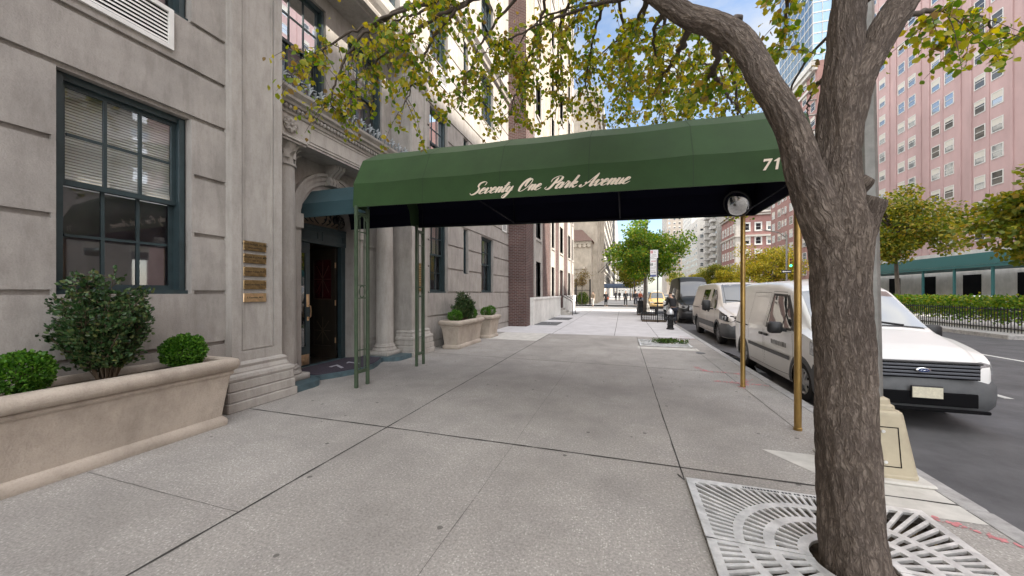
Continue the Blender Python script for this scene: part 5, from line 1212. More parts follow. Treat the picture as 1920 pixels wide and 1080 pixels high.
MB().cbox(-.58, .58, -.08, .0, .852, .875, .008).build('bonnet_lip', PLASTICBLK, V1, local=True)
em = MB().lathe([(0, .0), (.072, .0), (.076, .01), (.066, .016), (0, .018)], (0, 0, 0), 28, 'Y'); em.v = [(v[0], -.078 - v[1], .765 + v[2] * .45) for v in em.v]; eo = em.build('emblem', CHROME, V1, smooth=True, local=True, auto=40)
em2 = MB().lathe([(0, .0), (.058, .0), (.05, .004), (0, .005)], (0, 0, 0), 28, 'Y'); em2.v = [(v[0], -.096 - v[1], .765 + v[2] * .42) for v in em2.v]; em2.build('emblem_field', mat('emblem_blue', (.01, .03, .12), .3), eo, local=True)
es = MB(); es.tube([(-.035, -.1025, .763), (-.02, -.1025, .772), (-.01, -.1025, .758), (.01, -.1025, .768), (.035, -.1025, .764)], .0025, 5); es.build('emblem_script', CHROME, eo, local=True)
it = MB(); it.cbox(-.50, .50, -.128, -.10, .335, .50, .02); it.cbox(-.62, .62, -.12, -.09, .26, .30, .01); it.build('air_intake', DARK, V1, local=True)
lp = MB().cbox(-.155, .155, -.15, -.128, .42, .58, .006); lo_ = lp.build('licence_plate', PLASTICBLK, V1, local=True); MB().cbox(-.148, .148, -.156, -.151, .43, .565, .003).build('plate_face', PLATE, lo_, local=True)
for s, x0 in ((1, -.15), (1, .42)): MB().tube([(x0, .955, c1.ztop(x0, .955) + .02), (x0 - .28, 1.0, c1.ztop(x0 - .28, 1.0) + .022), (x0 - .52, 1.04, c1.ztop(x0 - .5, 1.04) + .022)], .011, 6).build('wiper', PLASTICBLK, V1, local=True)
MB().tube([(.45, 1.95, 1.87), (.5, 2.12, 2.12)], .004, 5).build('aerial', PLASTICBLK, V1, local=True)
# dark cabin floor, seats and wheel behind the glass are part of the body's inside
def cabin(t, car, y0, y1, z0, z1, hw):
    m = MB()
    for s in (-1, 1):
        m.cbox(s * .38 - .23, s * .38 + .23, y1 - .62, y1 - .12, z0, z0 + .16, .05); m.cbox(s * .38 - .23, s * .38 + .23, y1 - .2, y1 - .05, z0 + .1, z0 + .72, .05); m.cbox(s * .38 - .12, s * .38 + .12, y1 - .18, y1 - .08, z0 + .74, z0 + .93, .04)
    m.build('seats', CLAD, t, local=True)

# ---- cream low-roof van behind it
V2 = thing('cargo_van', 'cream low-roof cargo van with gray lower cladding, between the white and black vans', 'van', (4.08, 12.72, -.15))
c2 = Car(5.6, [(0, .66), (.02, .85), (.06, 1.0), (.14, 1.08), (.4, 1.16), (.75, 1.24), (.98, 1.33), (1.1, 1.42), (1.5, 1.74), (1.82, 1.98), (1.95, 2.03), (2.3, 2.08), (3.2, 2.10), (5.2, 2.08), (5.5, 2.04), (5.6, 1.95)],
         [(0, .78), (.06, .86), (.2, .93), (.5, .985), (1.0, 1.01), (3, 1.02), (5, 1.01), (5.5, .99), (5.6, .95)],
         [(0, .66), (.1, .74), (.5, .84), (1.0, .86), (1.5, .80), (1.95, .78), (3.5, .79), (5.3, .78), (5.6, .74)], [(0, .28), (.3, .26), (5.2, .3), (5.6, .4)], 1.16, .035, .09)
b = c2.body(ystations(c2)).build('body', VPAINT2, V2, smooth=True, local=True); WY2 = (.99, 4.42)
cut(b, cutters(c2, WY2, .40)); wheels(V2, c2, WY2, .355, .22, None, 5, mat('steel_wheel_gray', (.16, .16, .165), .45, .5))
c2.topatch(1.06, 1.88, .80, .68, .008).build('windscreen', mat('grey_glazing_film', (.13, .135, .14), .12, spec=.8), V2, smooth=True, local=True)
for sg in (-1, 1):
    c2.side(([(1.30, 1.19), (2.22, 1.22)], [(1.86, 1.83), (2.22, 1.87)]), sg, .006).build('side_window', GLASSD, V2, smooth=True, local=True)
    c2.side(([(1.12, 1.13), (1.32, 1.18)], [(1.86, 1.86), (1.92, 1.84)]), sg, .0055).build('window_seal', PLASTICBLK, V2, local=True)
    c2.side(([(2.62, 1.24), (3.62, 1.24)], [(2.62, 1.86), (3.62, 1.86)]), sg, .006).build('side_window', GLASSD, V2, smooth=True, local=True)
    join_mb(c2.line([(1.26, 1.12), (1.24, .8), (1.42, .42)], sg), c2.line([(2.32, 1.92), (2.36, 1.2), (2.34, .36)], sg), c2.line([(2.48, 1.92), (2.5, 1.2), (2.48, .36)], sg), c2.line([(3.75, 1.92), (3.76, 1.2), (3.74, .62)], sg), c2.line([(1.42, .38), (2.4, .36), (3.9, .36)], sg)).build('door_gaps', DARK, V2, local=True)
    c2.side(([(3.8, 1.12), (5.35, 1.12)], [(3.8, 1.145), (5.35, 1.145)]), sg, .007, 2).build('door_track', DARK, V2, local=True)
    c2.side(([(1.42, .50), (4.0, .50)], [(1.42, .70), (4.0, .70)]), sg, .014, 3).build('side_cladding', CLAD, V2, local=True)
    c2.side(([(4.85, .50), (5.5, .50)], [(4.85, .70), (5.5, .70)]), sg, .014, 3).build('side_cladding', CLAD, V2, local=True)
    for y in WY2: arch(c2, y, .40, .345, sg, .085, .016).build('wheel_arch', CLAD, V2, smooth=True, local=True)
    for y in (2.16, 2.66):
        x = sg * (c2.w(y, 1.06) + .004); MB().cbox(*sorted((x, x + sg * .03)), y - .09, y + .09, 1.03, 1.08, .012).build('door_handle', PLASTICBLK, V2, local=True)
    rows = []
    for i in range(9):
        t = i / 8; y = .03 + .66 * t; za, zb2 = .80 + .06 * t, .98 + .16 * t; rows.append([(sg * (c2.w(y, za + (zb2 - za) * k / 4) + .008), y - .008, za + (zb2 - za) * k / 4) for k in range(5)])
    hh = MB().rings(rows, cap=False, closed=False).build('headlight', LAMPD, V2, local=True, smooth=True)
    ll = MB()
    for y, r_ in ((.20, .075), (.36, .06)):
        m = MB().lathe([(0, .02), (r_ * .8, .016), (r_, 0), (0, -.01)], (0, 0, 0), 16, 'X'); xx = c2.w(y, .92) + .012; m.v = [(sg * (xx + v[0]), y + v[1], .92 + v[2]) for v in m.v]; ll = join_mb(ll, m)
    ll.build('headlight_lens', LAMPG, hh, local=True, smooth=True)
mirror_pair(V2, c2, 1.55, 1.13, (.26, .16, .36), .08)
bumperpoly(c2, 0, .30, .74, .06).build('bumper', CLAD, V2, smooth=True, local=True)
MB().cbox(-.5, .5, -.075, -.03, .78, .98, .02).build('grille', DARK, V2, local=True)
for x0 in (-.1, .55): MB().tube([(x0, 1.03, c2.ztop(x0, 1.03) + .02), (x0 - .3, 1.1, c2.ztop(x0 - .3, 1.1) + .025), (x0 - .6, 1.14,  c2.ztop(x0 - .6, 1.14) + .03)], .012, 6).build('wiper', PLASTICBLK, V2, local=True)
MB().tube([(-.72, 1.0, 1.32), (-.80, 1.12, 2.02)], .006, 5).build('aerial', PLASTICBLK, V2, local=True)

# ---- black high-roof van
V3 = thing('panel_van', 'black high-roof van with a person standing at its front corner, beyond the hydrant', 'van', (4.0, 21.6, -.15))
c3 = Car(5.9, [(0, .7), (.03, .92), (.08, 1.08), (.3, 1.2), (.8, 1.34), (.98, 1.44), (1.4, 1.85), (1.7, 2.12), (1.95, 2.38), (2.25, 2.58), (2.6, 2.66), (3.6, 2.69), (5.6, 2.66), (5.8, 2.6), (5.9, 2.5)],
         [(0, .74), (.1, .86), (.4, .95), (1, .985), (3, .99), (5.6, .98), (5.9, .92)], [(0, .6), (.2, .74), (.8, .82), (1.4, .80), (2.2, .74), (3, .74), (5.6, .74), (5.9, .70)], [(0, .28), (.3, .26), (5.6, .32), (5.9, .4)], 1.22, .04, .12)
b = c3.body(ystations(c3)).build('body', BPAINT, V3, smooth=True, local=True); WY3 = (.95, 4.6)
cut(b, cutters(c3, WY3, .40)); wheels(V3, c3, WY3, .355, .22)
c3.topatch(1.04, 1.92, .80, .68, .01).build('windscreen', mat('pale_windscreen', (.065, .068, .072), .1, spec=.9), V3, smooth=True, local=True)
for sg in (-1, 1):
    c3.side(([(1.4, 1.28), (2.3, 1.28)], [(1.75, 1.9), (2.3, 1.95)]), sg, .006).build('side_window', GLASSD, V3, smooth=True, local=True)
    c3.side(([(2.6, 1.3), (3.7, 1.3)], [(2.6, 2.0), (3.7, 2.0)]), sg, .006).build('side_window', GLASSD, V3, smooth=True, local=True)
    rows = []
    for i in range(9):
        t = i / 8; y = .03 + .5 * t; za, zb2 = .84 + .08 * t, 1.0 + .16 * t; rows.append([(sg * (c3.w(y, za + (zb2 - za) * k / 4) + .008), y - .008, za + (zb2 - za) * k / 4) for k in range(5)])
    MB().rings(rows, cap=False, closed=False).build('headlight', LAMPG, V3, local=True, smooth=True)
mirror_pair(V3, c3, 1.6, 1.25, (.24, .14, .36), .1)
bumperpoly(c3, 0, .30, .70, .05).build('bumper', PLASTICBLK, V3, smooth=True, local=True)
g3_ = MB().cbox(-.55, .55, -.07, -.03, .74, 1.02, .03).build('grille', DARK, V3, local=True)
gb_ = MB()
for z in (.78, .85, .92, .99): gb_.cbox(-.53, .53, -.085, -.066, z - .012, z + .012, .006)
gb_.build('grille_bar', CHROME, g3_, local=True)
for x in (-.3, .3): MB().tube([(x, 1.05, c3.ztop(x, 1.05) + .02), (x - .35, 1.15, c3.ztop(x - .35, 1.15) + .03)], .012, 5)
m.build('wiper', PLASTICBLK, V3, local=True); MB().tube([(0, 2.25, 2.6), (0, 2.35, 2.85)], .012, 6).build('aerial', PLASTICBLK, V3, local=True)
# ---- cars farther along the kerb lane
def saloon(name, label, cat, x, y, paint, suv=False, roof_sign=False):
    t = thing(name, label, cat, (x, y, -.15)); h = 1.75 if suv else 1.47
    c = Car(4.7, [(0, .5), (.03, .66), (.1, .76), (.5, .88), (1.1, .98), (1.25, 1.03), (1.75, h - .14), (2.0, h - .04), (2.6, h), (3.4, h - .02), (3.9, h - .14 if not suv else h - .06), (4.3, 1.02 if not suv else h - .2), (4.6, .96 if not suv else 1.1), (4.7, .8)],
            [(0, .62), (.1, .76), (.5, .87), (1.2, .9), (3.5, .9), (4.4, .86), (4.7, .74)], [(0, .5), (.3, .62), (1.1, .7), (1.8, .62), (2.6, .6), (3.6, .6), (4.7, .58)], [(0, .24), (.3, .2), (4.4, .22), (4.7, .34)], .92, .03, .07)
    b_ = c.body(ystations(c, 50)).build('body', paint, t, smooth=True, local=True); wy = (.88, 3.7); cut(b_, cutters(c, wy, .35)); wheels(t, c, wy, .32, .2)
    c.topatch(1.28, 1.92, .66, .54, .01).build('windscreen', mat('car_windscreen', (.05, .055, .06), .06, spec=.9) if 'car_windscreen' not in MATS else MATS['car_windscreen'], t, smooth=True, local=True)
    for sg in (-1, 1):
        c.side(([(1.5, .97), (3.7, .98)], [(1.95, h - .14), (3.3, h - .13)]), sg, .006).build('side_window', MATS['car_windscreen'], t, smooth=True, local=True)
        rows = []
        for i in range(7):
            q = i / 6; y_ = .02 + .45 * q; za, zb2 = .58 + .06 * q, .7 + .1 * q; rows.append([(sg * (c.w(y_, za + (zb2 - za) * k / 3) + .008), y_ - .008, za + (zb2 - za) * k / 3) for k in range(4)])
        MB().rings(rows, cap=False, closed=False).build('headlight', LAMPG, t, local=True, smooth=True)
    mirror_pair(t, c, 1.65, .93, (.16, .1, .12), .06, paint)
    bumperpoly(c, 0, .26, .5, .04).build('bumper', paint, t, smooth=True, local=True)
    MB().cbox(-.42, .42, -.06, -.02, .52, .66, .02).build('grille', DARK, t, local=True); MB().cbox(-.16, .16, -.11, -.09, .34, .44, .005).build('licence_plate', PLATE, t, local=True)
    if roof_sign:
        rsx = MB().cbox(-.3, .3, 2.35, 2.5, h + .04, h + .17, .03).build('roof_sign', WHITE, t, local=True)
    return t
saloon('taxi', 'yellow taxi driving towards the camera beyond the black van', 'taxi', 3.6, 40.5, YPAINT, True, True)
saloon('parked_suv', 'dark navy car at the kerb under the leafy street tree', 'car', 3.4, 51, NPAINT, True)
saloon('parked_suv', 'white car at the kerb behind the dark navy car', 'car', 4.4, 61, VPAINT, True)
saloon('silver_car', 'silver car half hidden behind the black van', 'car', 4.4, 31.2, GPAINT)
saloon('far_car', 'small gray car on the far roadway beyond the hedge', 'car', 27.5, 36, GPAINT)

# ------------------------------------------------------------------ people
SKIN = mat('skin', (.42, .26, .18), .6); HAIRD = mat('dark_hair', (.02, .014, .010), .6)
def skinmesh(name, verts, edges, radii, m, parent, sub=2, root=0):
    me = bpy.data.meshes.new(name); me.from_pydata([tuple(v) for v in verts], edges, []); o = bpy.data.objects.new(name, me); COL.objects.link(o); sk = o.modifiers.new('skin', 'SKIN'); sk.use_smooth_shade = True
    if not me.skin_vertices:
        o.modifiers.remove(sk); bpy.context.view_layer.objects.active = o; o.select_set(True); sk = o.modifiers.new('skin', 'SKIN'); sk.use_smooth_shade = True
    for i, r in enumerate(radii):
        v = me.skin_vertices[0].data[i]; v.radius = (r, r) if not hasattr(r, '__len__') else r; v.use_root = (i == root)
    s = o.modifiers.new('sub', 'SUBSURF'); s.levels = sub; s.render_levels = sub
    dg = bpy.context.evaluated_depsgraph_get(); dg.update(); me2 = bpy.data.meshes.new_from_object(o.evaluated_get(dg)); bpy.data.objects.remove(o)
    me2.materials.clear(); me2.materials.append(m); me2.polygons.foreach_set('use_smooth', [True] * len(me2.polygons)); o = bpy.data.objects.new(name, me2); COL.objects.link(o); o.parent = parent; return o
def person(label, x, y, face, h=1.72, top=None, legs=None, hair=HAIRD, stride=.22, lean=0., armf=(.1, -.1), bend=(.15, .15), coat=0., bag=None, zb0=0., shoes=None, long_hair=False):
    """standing or walking figure; local -Y is forward; s scales a 1.72 m body"""
    t = thing('person', label, 'person', (x, y, zb0)); t.rotation_euler = (0, 0, face); s = h / 1.72; f = lambda a: tuple(q * s for q in a); ly = lambda z: -lean * max(0, z - .92)
    hipL, hipR = (.095, 0, .90), (-.095, 0, .90)
    def leg(sx, st):
        ank = (sx * .085, -st, .085 + max(0, -st) * .18); kn = (sx * .095, -st * .42 - .035, .49); return kn, ank
    kL, aL = leg(1, stride); kR, aR = leg(-1, -stride)
    def armp(sx, sw, bd):
        sh = (sx * .185, ly(1.40), 1.40); el = (sx * .235, ly(1.12) - sw * .28, 1.12); wr = (sx * .22, ly(1.0) - sw * .5 - bd * .8, .90 + bd * .55); return sh, el, wr
    sL, eL, wL = armp(1, armf[0], bend[0]); sR, eR, wR = armp(-1, armf[1], bend[1])
    V = [(0, 0, .95), (0, ly(1.1), 1.10), (0, ly(1.3), 1.30), (0, ly(1.42), 1.42), (0, ly(1.5) - .005, 1.50), (0, ly(1.55) - .015, 1.555), (0, ly(1.64) - .02, 1.635), (0, ly(1.7) - .015, 1.69)]
    R = [(.15, .11), (.13, .095), (.155, .11), (.12, .085), .055, (.062, .075), (.074, .092), (.05, .065)]
    E = [(i, i + 1) for i in range(7)]
    def chain(fr_, pts, rs):
        p = fr_
        for q, r in zip(pts, rs): V.append(q); R.append(r); E.append((p, len(V) - 1)); p = len(V) - 1
        return p
    for hp, kn, an, sx in ((hipL, kL, aL, 1), (hipR, kR, aR, -1)): chain(0, [hp, kn, (kn[0] * .3 + an[0] * .7, kn[1] * .3 + an[1] * .7 + .01, kn[2] * .3 + an[2] * .7 + .02), an, (an[0], an[1] - .13, an[2] - .05)], [.085, .058, .05, .036, (.035, .028)])
    hands = []
    for sh, el, wr in ((sL, eL, wL), (sR, eR, wR)):
        d = Vector(wr) - Vector(el); d.normalize(); pm = Vector(wr) + d * .05; e = chain(3, [sh, el, wr, tuple(pm)], [.058, .042, .028, (.034, .020)]); hands.append((pm, d, e))
    for (pm, d, e), sx in zip(hands, (1, -1)):
        sd = d.cross(Vector((sx, 0, 0))).normalized()
        for k, ln_ in enumerate((.07, .08, .075, .06)):
            b0 = pm + d * .03 + sd * (-.025 + k * .017); chain(e, [tuple(b0), tuple(b0 + d * ln_ * .5 - Vector((sx * .008, 0, 0))), tuple(b0 + d * ln_ - Vector((sx * .025, 0, 0)))], [.009, .0085, .007])
        th = pm - sd * .03; chain(e, [tuple(th), tuple(th + d * .05 - sd * .015)], [.011, .008])
    skinmesh('body', [f(v) for v in V], E, [tuple(q * s for q in r) if hasattr(r, '__len__') else r * s for r in R], SKIN, t)
    # jacket
    hem = .86 - coat; jv = [(0, ly(.95), max(hem + .06, .60 if coat else .9)), (0, ly(1.1), 1.10), (0, ly(1.3), 1.30), (0, ly(1.43), 1.43), (0, ly(1.49), 1.485)]; jr = [(.185, .14), (.16, .12), (.18, .13), (.14, .10), (.068, .068)]
    je = [(i, i + 1) for i in range(4)]
    if coat: jv.append((0, 0, hem)); jr.append((.20, .155)); je.append((0, 5))
    for sh, el, wr in ((sL, eL, wL), (sR, eR, wR)):
        p = 3
        for q, r in zip((sh, el, (wr[0] * .92 + el[0] * .08, wr[1] * .92 + el[1] * .08, wr[2] * .92 + el[2] * .08)), (.078, .060, .044)): jv.append(q); jr.append(r); je.append((p, len(jv) - 1)); p = len(jv) - 1
    skinmesh('jacket', [f(v) for v in jv], je, [tuple(q * s for q in r) if hasattr(r, '__len__') else r * s for r in jr], top, t)
    lv = [(0, 0, .96)]; lr = [(.162, .122)]; le = []
    for hp, kn, an in ((hipL, kL, aL), (hipR, kR, aR)):
        p = 0
        for q, r in zip((hp, kn, (an[0], an[1], an[2] + .03)), (.098, .070, .052)): lv.append(q); lr.append(r); le.append((p, len(lv) - 1)); p = len(lv) - 1
    skinmesh('trousers', [f(v) for v in lv], le, [tuple(q * s for q in r) if hasattr(r, '__len__') else r * s for r in lr], legs, t)
    for an in (aL, aR): skinmesh('shoe', [f((an[0], an[1] + .03, an[2] - .035)), f((an[0], an[1] - .07, an[2] - .05)), f((an[0], an[1] - .15, an[2] - .055))], [(0, 1), (1, 2)], [.045 * s, .043 * s, .034 * s], shoes or PLASTICBLK, t)
    hv = [(0, ly(1.6) + .035, 1.62), (0, ly(1.68) + .012, 1.685), (0, ly(1.70) - .03, 1.70)]; hr = [(.070, .070), (.075, .08), (.058, .05)]; he = [(0, 1), (1, 2)]
    if long_hair: hv.append((0, ly(1.5) + .07, 1.46)); hr.append((.07, .04)); he.append((0, 3))
    skinmesh('hair', [f(v) for v in hv], he, [tuple(q * s for q in r) for r in hr], hair, t)
    fc = MB()
    for sx in (-1, 1): fc.lathe([(0, -.010), (.010, 0), (0, .010)], f((sx * .03, ly(1.63) - .105, 1.63)), 8)
    fc.build('eyes', PLASTICBLK, t, local=True)
    nm = MB().tube([f((0, ly(1.63) - .105, 1.635)), f((0, ly(1.6) - .125, 1.60)), f((0, ly(1.59) - .10, 1.59))], [.008, .014, .008], 6); nm.build('nose', SKIN, t, local=True, smooth=True)
    MB().tube([f((-.025, ly(1.56) - .092, 1.562)), f((0, ly(1.56) - .1, 1.56)), f((.025, ly(1.56) - .092, 1.562))], .006, 6).build('mouth', mat('lips', (.28, .10, .08), .5) if 'lips' not in MATS else MATS['lips'], t, local=True)
    er_ = MB()
    for sx in (-1, 1): er_.lathe([(0, -.03), (.014, -.02), (.016, .01), (0, .03)], f((sx * .078, ly(1.62) - .01, 1.615)), 8)
    er_.build('ears', SKIN, t, local=True, smooth=True)
    return t, (wL, wR)
JBLK = mat('black_jacket_cloth', (.012, .012, .014), .85); JGRY = mat('gray_coat_cloth', (.06, .06, .065), .85); NAVY = mat('navy_trousers', (.014, .017, .028), .85); WHT = mat('white_trousers', (.55, .52, .48), .85); TANC = mat('tan_coat_cloth', (.25, .19, .13), .85); BAGR = mat('rust_bag', (.30, .07, .03), .6)
person('person in dark puffy jacket standing in the road at the black van, behind the hydrant', 2.45, 19.6, rad(-150), 1.74, JBLK, NAVY, stride=.05, lean=.35, armf=(.5, .35), bend=(.25, .2), zb0=-.15)
person('person in black coat and white shoes with a rust red bag, walking towards the camera', -1.78, 40.6, rad(10), 1.68, JBLK, JBLK, coat=.22, stride=.16, shoes=WHT)
hb = thing('handbag', 'rust red handbag carried by the person in the black coat', 'bag', (-1.55, 40.5, .82)); MB().cbox(-1.66, -1.44, 40.38, 40.5, .80, 1.02, .03).build('bag_body', BAGR, hb); MB().tube([(-1.62, 40.44, 1.02), (-1.6, 40.44, 1.14), (-1.5, 40.44, 1.14), (-1.48, 40.44, 1.02)], .012, 6).build('strap', BAGR, hb)
person('person in black jacket and slim black trousers striding in the middle of the sidewalk', .3, 41.5, rad(8), 1.78, JBLK, JBLK, stride=.26)
person('person in black walking away next to the lamp post base', 1.38, 42.5, rad(175), 1.76, JBLK, NAVY, stride=.24)
person('person in tan top and white trousers carrying a dark bag by the church side', -3.2, 40.8, rad(-20), 1.66, TANC, WHT, stride=.15, long_hair=True)
person('person in gray coat far along the sidewalk beneath the blue awning', -1.2, 66, rad(0), 1.75, JGRY, NAVY, stride=.2, coat=.2)
person('person in navy far along the sidewalk, between the striding person and the lamp post', -.6, 70, rad(180), 1.72, JBLK, NAVY, stride=.2)
person('person in orange-brown vest by the kerb near the dark navy car', 2.1, 47.5, rad(30), 1.72, BAGR, NAVY, stride=.08)

# ------------------------------------------------------------------ street furniture
HY = thing('fire_hydrant', 'black fire hydrant with silver bonnet near the kerb by the cream van', 'hydrant', (1.96, 16.7, 0))
MB().lathe([(0, 0), (.16, 0), (.165, .03), (.15, .06), (.125, .07), (.12, .18), (.135, .2), (.135, .23), (.118, .24), (.112, .58), (.14, .6), (.14, .65), (0, .65)], (1.96, 16.7, 0), 24).build('barrel', BLACKIRON, HY, smooth=True, auto=40)
MB().lathe([(.145, .65), (.15, .68), (.135, .75), (.10, .82), (.055, .865), (.035, .875), (.035, .92), (0, .925)], (1.96, 16.7, 0), 24).build('bonnet', mat('hydrant_silver', (.55, .56, .57), .4, .6), HY, smooth=True, auto=40)
m = MB()
for ax, sg in (('X', 1), ('X', -1), ('Y', -1)):
    r_ = .055 if ax == 'X' else .075; q = MB().lathe([(0, .10), (r_, .10), (r_, .16), (r_ * 1.2, .165), (r_ * 1.2, .2), (r_ * .4, .205), (r_ * .4, .23), (0, .23)], (0, 0, 0), 14, ax); q.v = [(v[0] * (sg if ax == 'X' else 1) + 1.96, v[1] * (sg if ax == 'Y' else 1) + 16.7, v[2] + .46) for v in q.v]; m = join_mb(m, q)
m.build('nozzles', BLACKIRON, HY, smooth=True, auto=40)
BS = thing('parking_sign', 'tall white parking regulation sign on a thin black pole beside the tree guards', 'sign', (1.74, 20.4, 0))
MB().box(1.735, 1.795, 20.30, 20.355, 0, 3.42).build('pole', BLACKIRON, BS)
sx0, sx1, sy = 1.40, 1.79, 20.37
sb = MB().cbox(sx0, sx1, sy - .004, sy, 2.42, 3.86, .002).build('panel', mat('sign_white', (.74, .73, .72), .5), BS)
SRED = mat('sign_red', (.50, .02, .03), .5); SGRN = mat('sign_green_black', (.01, .05, .035), .5); SGRY = mat('sign_gray_print', (.28, .25, .25), .6); SBLU = mat('sign_blue', (.10, .12, .26), .5)
def sq(nm, x0, x1, z0, z1, m_, k=1): return MB().box(sx0 + x0, sx0 + x1, sy - .004 - .0015 * k, sy - .0035, z0, z1).build(nm, m_, sb)
sq('badge', .02, .13, 3.68, 3.82, SRED); sq('badge', .02, .13, 3.02, 3.15, SGRN); sq('footer', 0, .3, 2.43, 2.54, SBLU)
text_mesh('lettering', '3', .15, WHITE, sb, (sx0 + .075, sy - .0062, 3.75), (1, 0, 0), (0, 0, 1), .0005, bold=.004); text_mesh('lettering', '2', .14, WHITE, sb, (sx0 + .075, sy - .0062, 3.085), (1, 0, 0), (0, 0, 1), .0005, bold=.004)
pr_ = MB(); rr = random.Random(6)
for z, x0, x1, hh_ in ((3.78, .18, .28, .018), (3.72, .18, .3, .018), (3.60, .1, .3, .03), (3.53, .05, .32, .03), (3.45, .03, .2, .02), (3.40, .03, .28, .02), (2.98, .18, .3, .018), (2.92, .03, .28, .02), (2.86, .03, .24, .02), (2.77, .03, .22, .02), (2.72, .03, .26, .02), (3.1, .18, .3, .02)):
    x = x0
    while x < x1: ww = rr.uniform(.01, .025); pr_.box(sx0 + x, sx0 + min(x + ww, x1), sy - .0055, sy - .0035, z - hh_ / 2, z + hh_ / 2); x += ww + .008
pr_.build('small_print', SGRY, sb)
def arrow(z, m_):
    a = MB(); a.box(sx0 + .08, sx0 + .24, sy - .0055, sy - .0035, z - .012, z + .012)
    for s_, x in ((-1, sx0 + .04), (1, sx0 + .28)): a.ext([(x, z), (x - s_ * .05, z + .03), (x - s_ * .05, z - .03)], sy - .0055, sy - .0035)
    a.build('arrow', m_, sb)
arrow(3.26, SRED); arrow(2.64, PLASTICBLK)
def guard(x, y, lx, ly_, label):
    t = thing('tree_guard', label, 'tree guard', (x, y, 0), 'low black iron tree guards'); b = MB()
    for z in (.12, .46): 
        for s in (-1, 1): b.box(x - lx, x + lx, y + s * ly_ - .015, y + s * ly_ + .015, z - .015, z + .015); b.box(x + s * lx - .015, x + s * lx + .015, y - ly_ + .015, y + ly_ - .015, z - .0148, z + .0148)
    for s in (-1, 1):
        n = int(lx * 2 / .11)
        for i in range(n + 1): xx = x - lx + 2 * lx * i / n; b.box(xx - .009, xx + .009, y + s * ly_ - .0085, y + s * ly_ + .0085, 0 if i in (0, n) else .04, .52 if i % 2 else .47)
        n = int(ly_ * 2 / .11)
        for i in range(1, n): yy = y - ly_ + 2 * ly_ * i / n; b.box(x + s * lx - .0085, x + s * lx + .0085, yy - .009, yy + .009, .04, .52 if i % 2 else .47)
    b.build('railing', BLACKIRON, t); MB().box(x - lx + .02, x + lx - .02, y - ly_ + .02, y + ly_ - .02, 0, .05).build('soil', SOIL, t)
guard(1.62, 21.2, .62, .65, 'low black iron tree guard by the foot of the parking sign')
guard(1.6, 26.9, .62, .75, 'low black iron tree guard round the trunk of the leafy tree')
lb = thing('litter_bin', 'dark green litter bin behind the tree guard at the trunk', 'bin', (1.35, 29.2, 0)); MB().lathe([(0, 0), (.24, 0), (.3, .9), (.32, .92), (.3, .95), (.26, .95), (.24, .3), (0, .3)], (1.35, 29.2, 0), 18).build('basket', BLACKIRON, lb, smooth=True, auto=40)
def lamp(x, y, label, m, base_m, ry=0, lean=0.):
    t = thing('lamp_post', label, 'lamp post', (x, y, 0), 'street lamp posts along the kerb')
    def oct_(r, z, n=8, dx=0): return [(x + dx + r * math.cos(2 * PI * (i + .5) / n), y + r * math.sin(2 * PI * (i + .5) / n), z) for i in range(n)]
    MB().rings([oct_(.105 - .045 * i / 10, 1.0 * 0 + i * .9 + .05, 8, -lean * i * .9) for i in range(11)]).build('pole', m, t)
    MB().tube([(x - lean * 8.6, y, 8.6), (x + .6 - lean * 8.6, y, 9.2), (x + 2.2, y, 9.4)], [.05, .04, .035], 8).build('arm', m, t); MB().cbox(x + 2.1, x + 2.75, y - .14, y + .14, 9.33, 9.47, .04).build('lamp_head', m, t)
    b = MB()
    def sqr(h, z, c=.035): return [(x - h + c, y - h, z), (x + h - c, y - h, z), (x + h, y - h + c, z), (x + h, y + h - c, z), (x + h - c, y + h, z), (x - h + c, y + h, z), (x - h, y + h - c, z), (x - h, y - h + c, z)]
    b.rings([sqr(.235, .03), sqr(.235, .05), sqr(.23, .06), sqr(.17, .54), sqr(.165, .56), sqr(.15, .575)]); b.rings([sqr(.135, .576), sqr(.13, .61), sqr(.115, .62), sqr(.11, .66), sqr(.085, .675)])
    bo = b.build('base_box', base_m, t)
    d = MB(); f = lambda z: .23 - .06 * (z - .06) / .48 + .002
    for sg, ax in ((-1, 'y'), (1, 'x')):
        def q(u, z, e=0): return (x + u, y - f(z) - e, z) if ax == 'y' else (x + f(z) + e, y + u, z)
        for (u0, z0, u1, z1) in ((-.11, .12, .11, .128), (-.11, .44, .11, .448), (-.11, .128, -.102, .44), (.102, .128, .11, .44)): d.quad(q(u0, z0), q(u1, z0), q(u1, z1), q(u0, z1))
    d.build('access_door_gap', DARK, bo)
    s = MB()
    for z in (.16, .41): s.lathe([(0, 0), (.014, 0), (.012, .012), (0, .014)], (x, y - f(z) - .012, z), 8, 'Y')
    s.build('bolts', STEEL, bo); MB().cbox(x - .30, x + .30, y - .30, y + .30, 0, .03, .015).build('footing', PATCH, t)
    return t
lamp(2.13, 4.05, 'gray lamp post with tan tapered base box, hidden behind the big trunk', GREYPOLE, TANBASE, lean=.012)
lamp(1.95, 32.2, 'lamp post with pale tapered base among the pedestrians at the corner', GREYPOLE, mat('lamp_base_pale', (.42, .40, .37), .6))
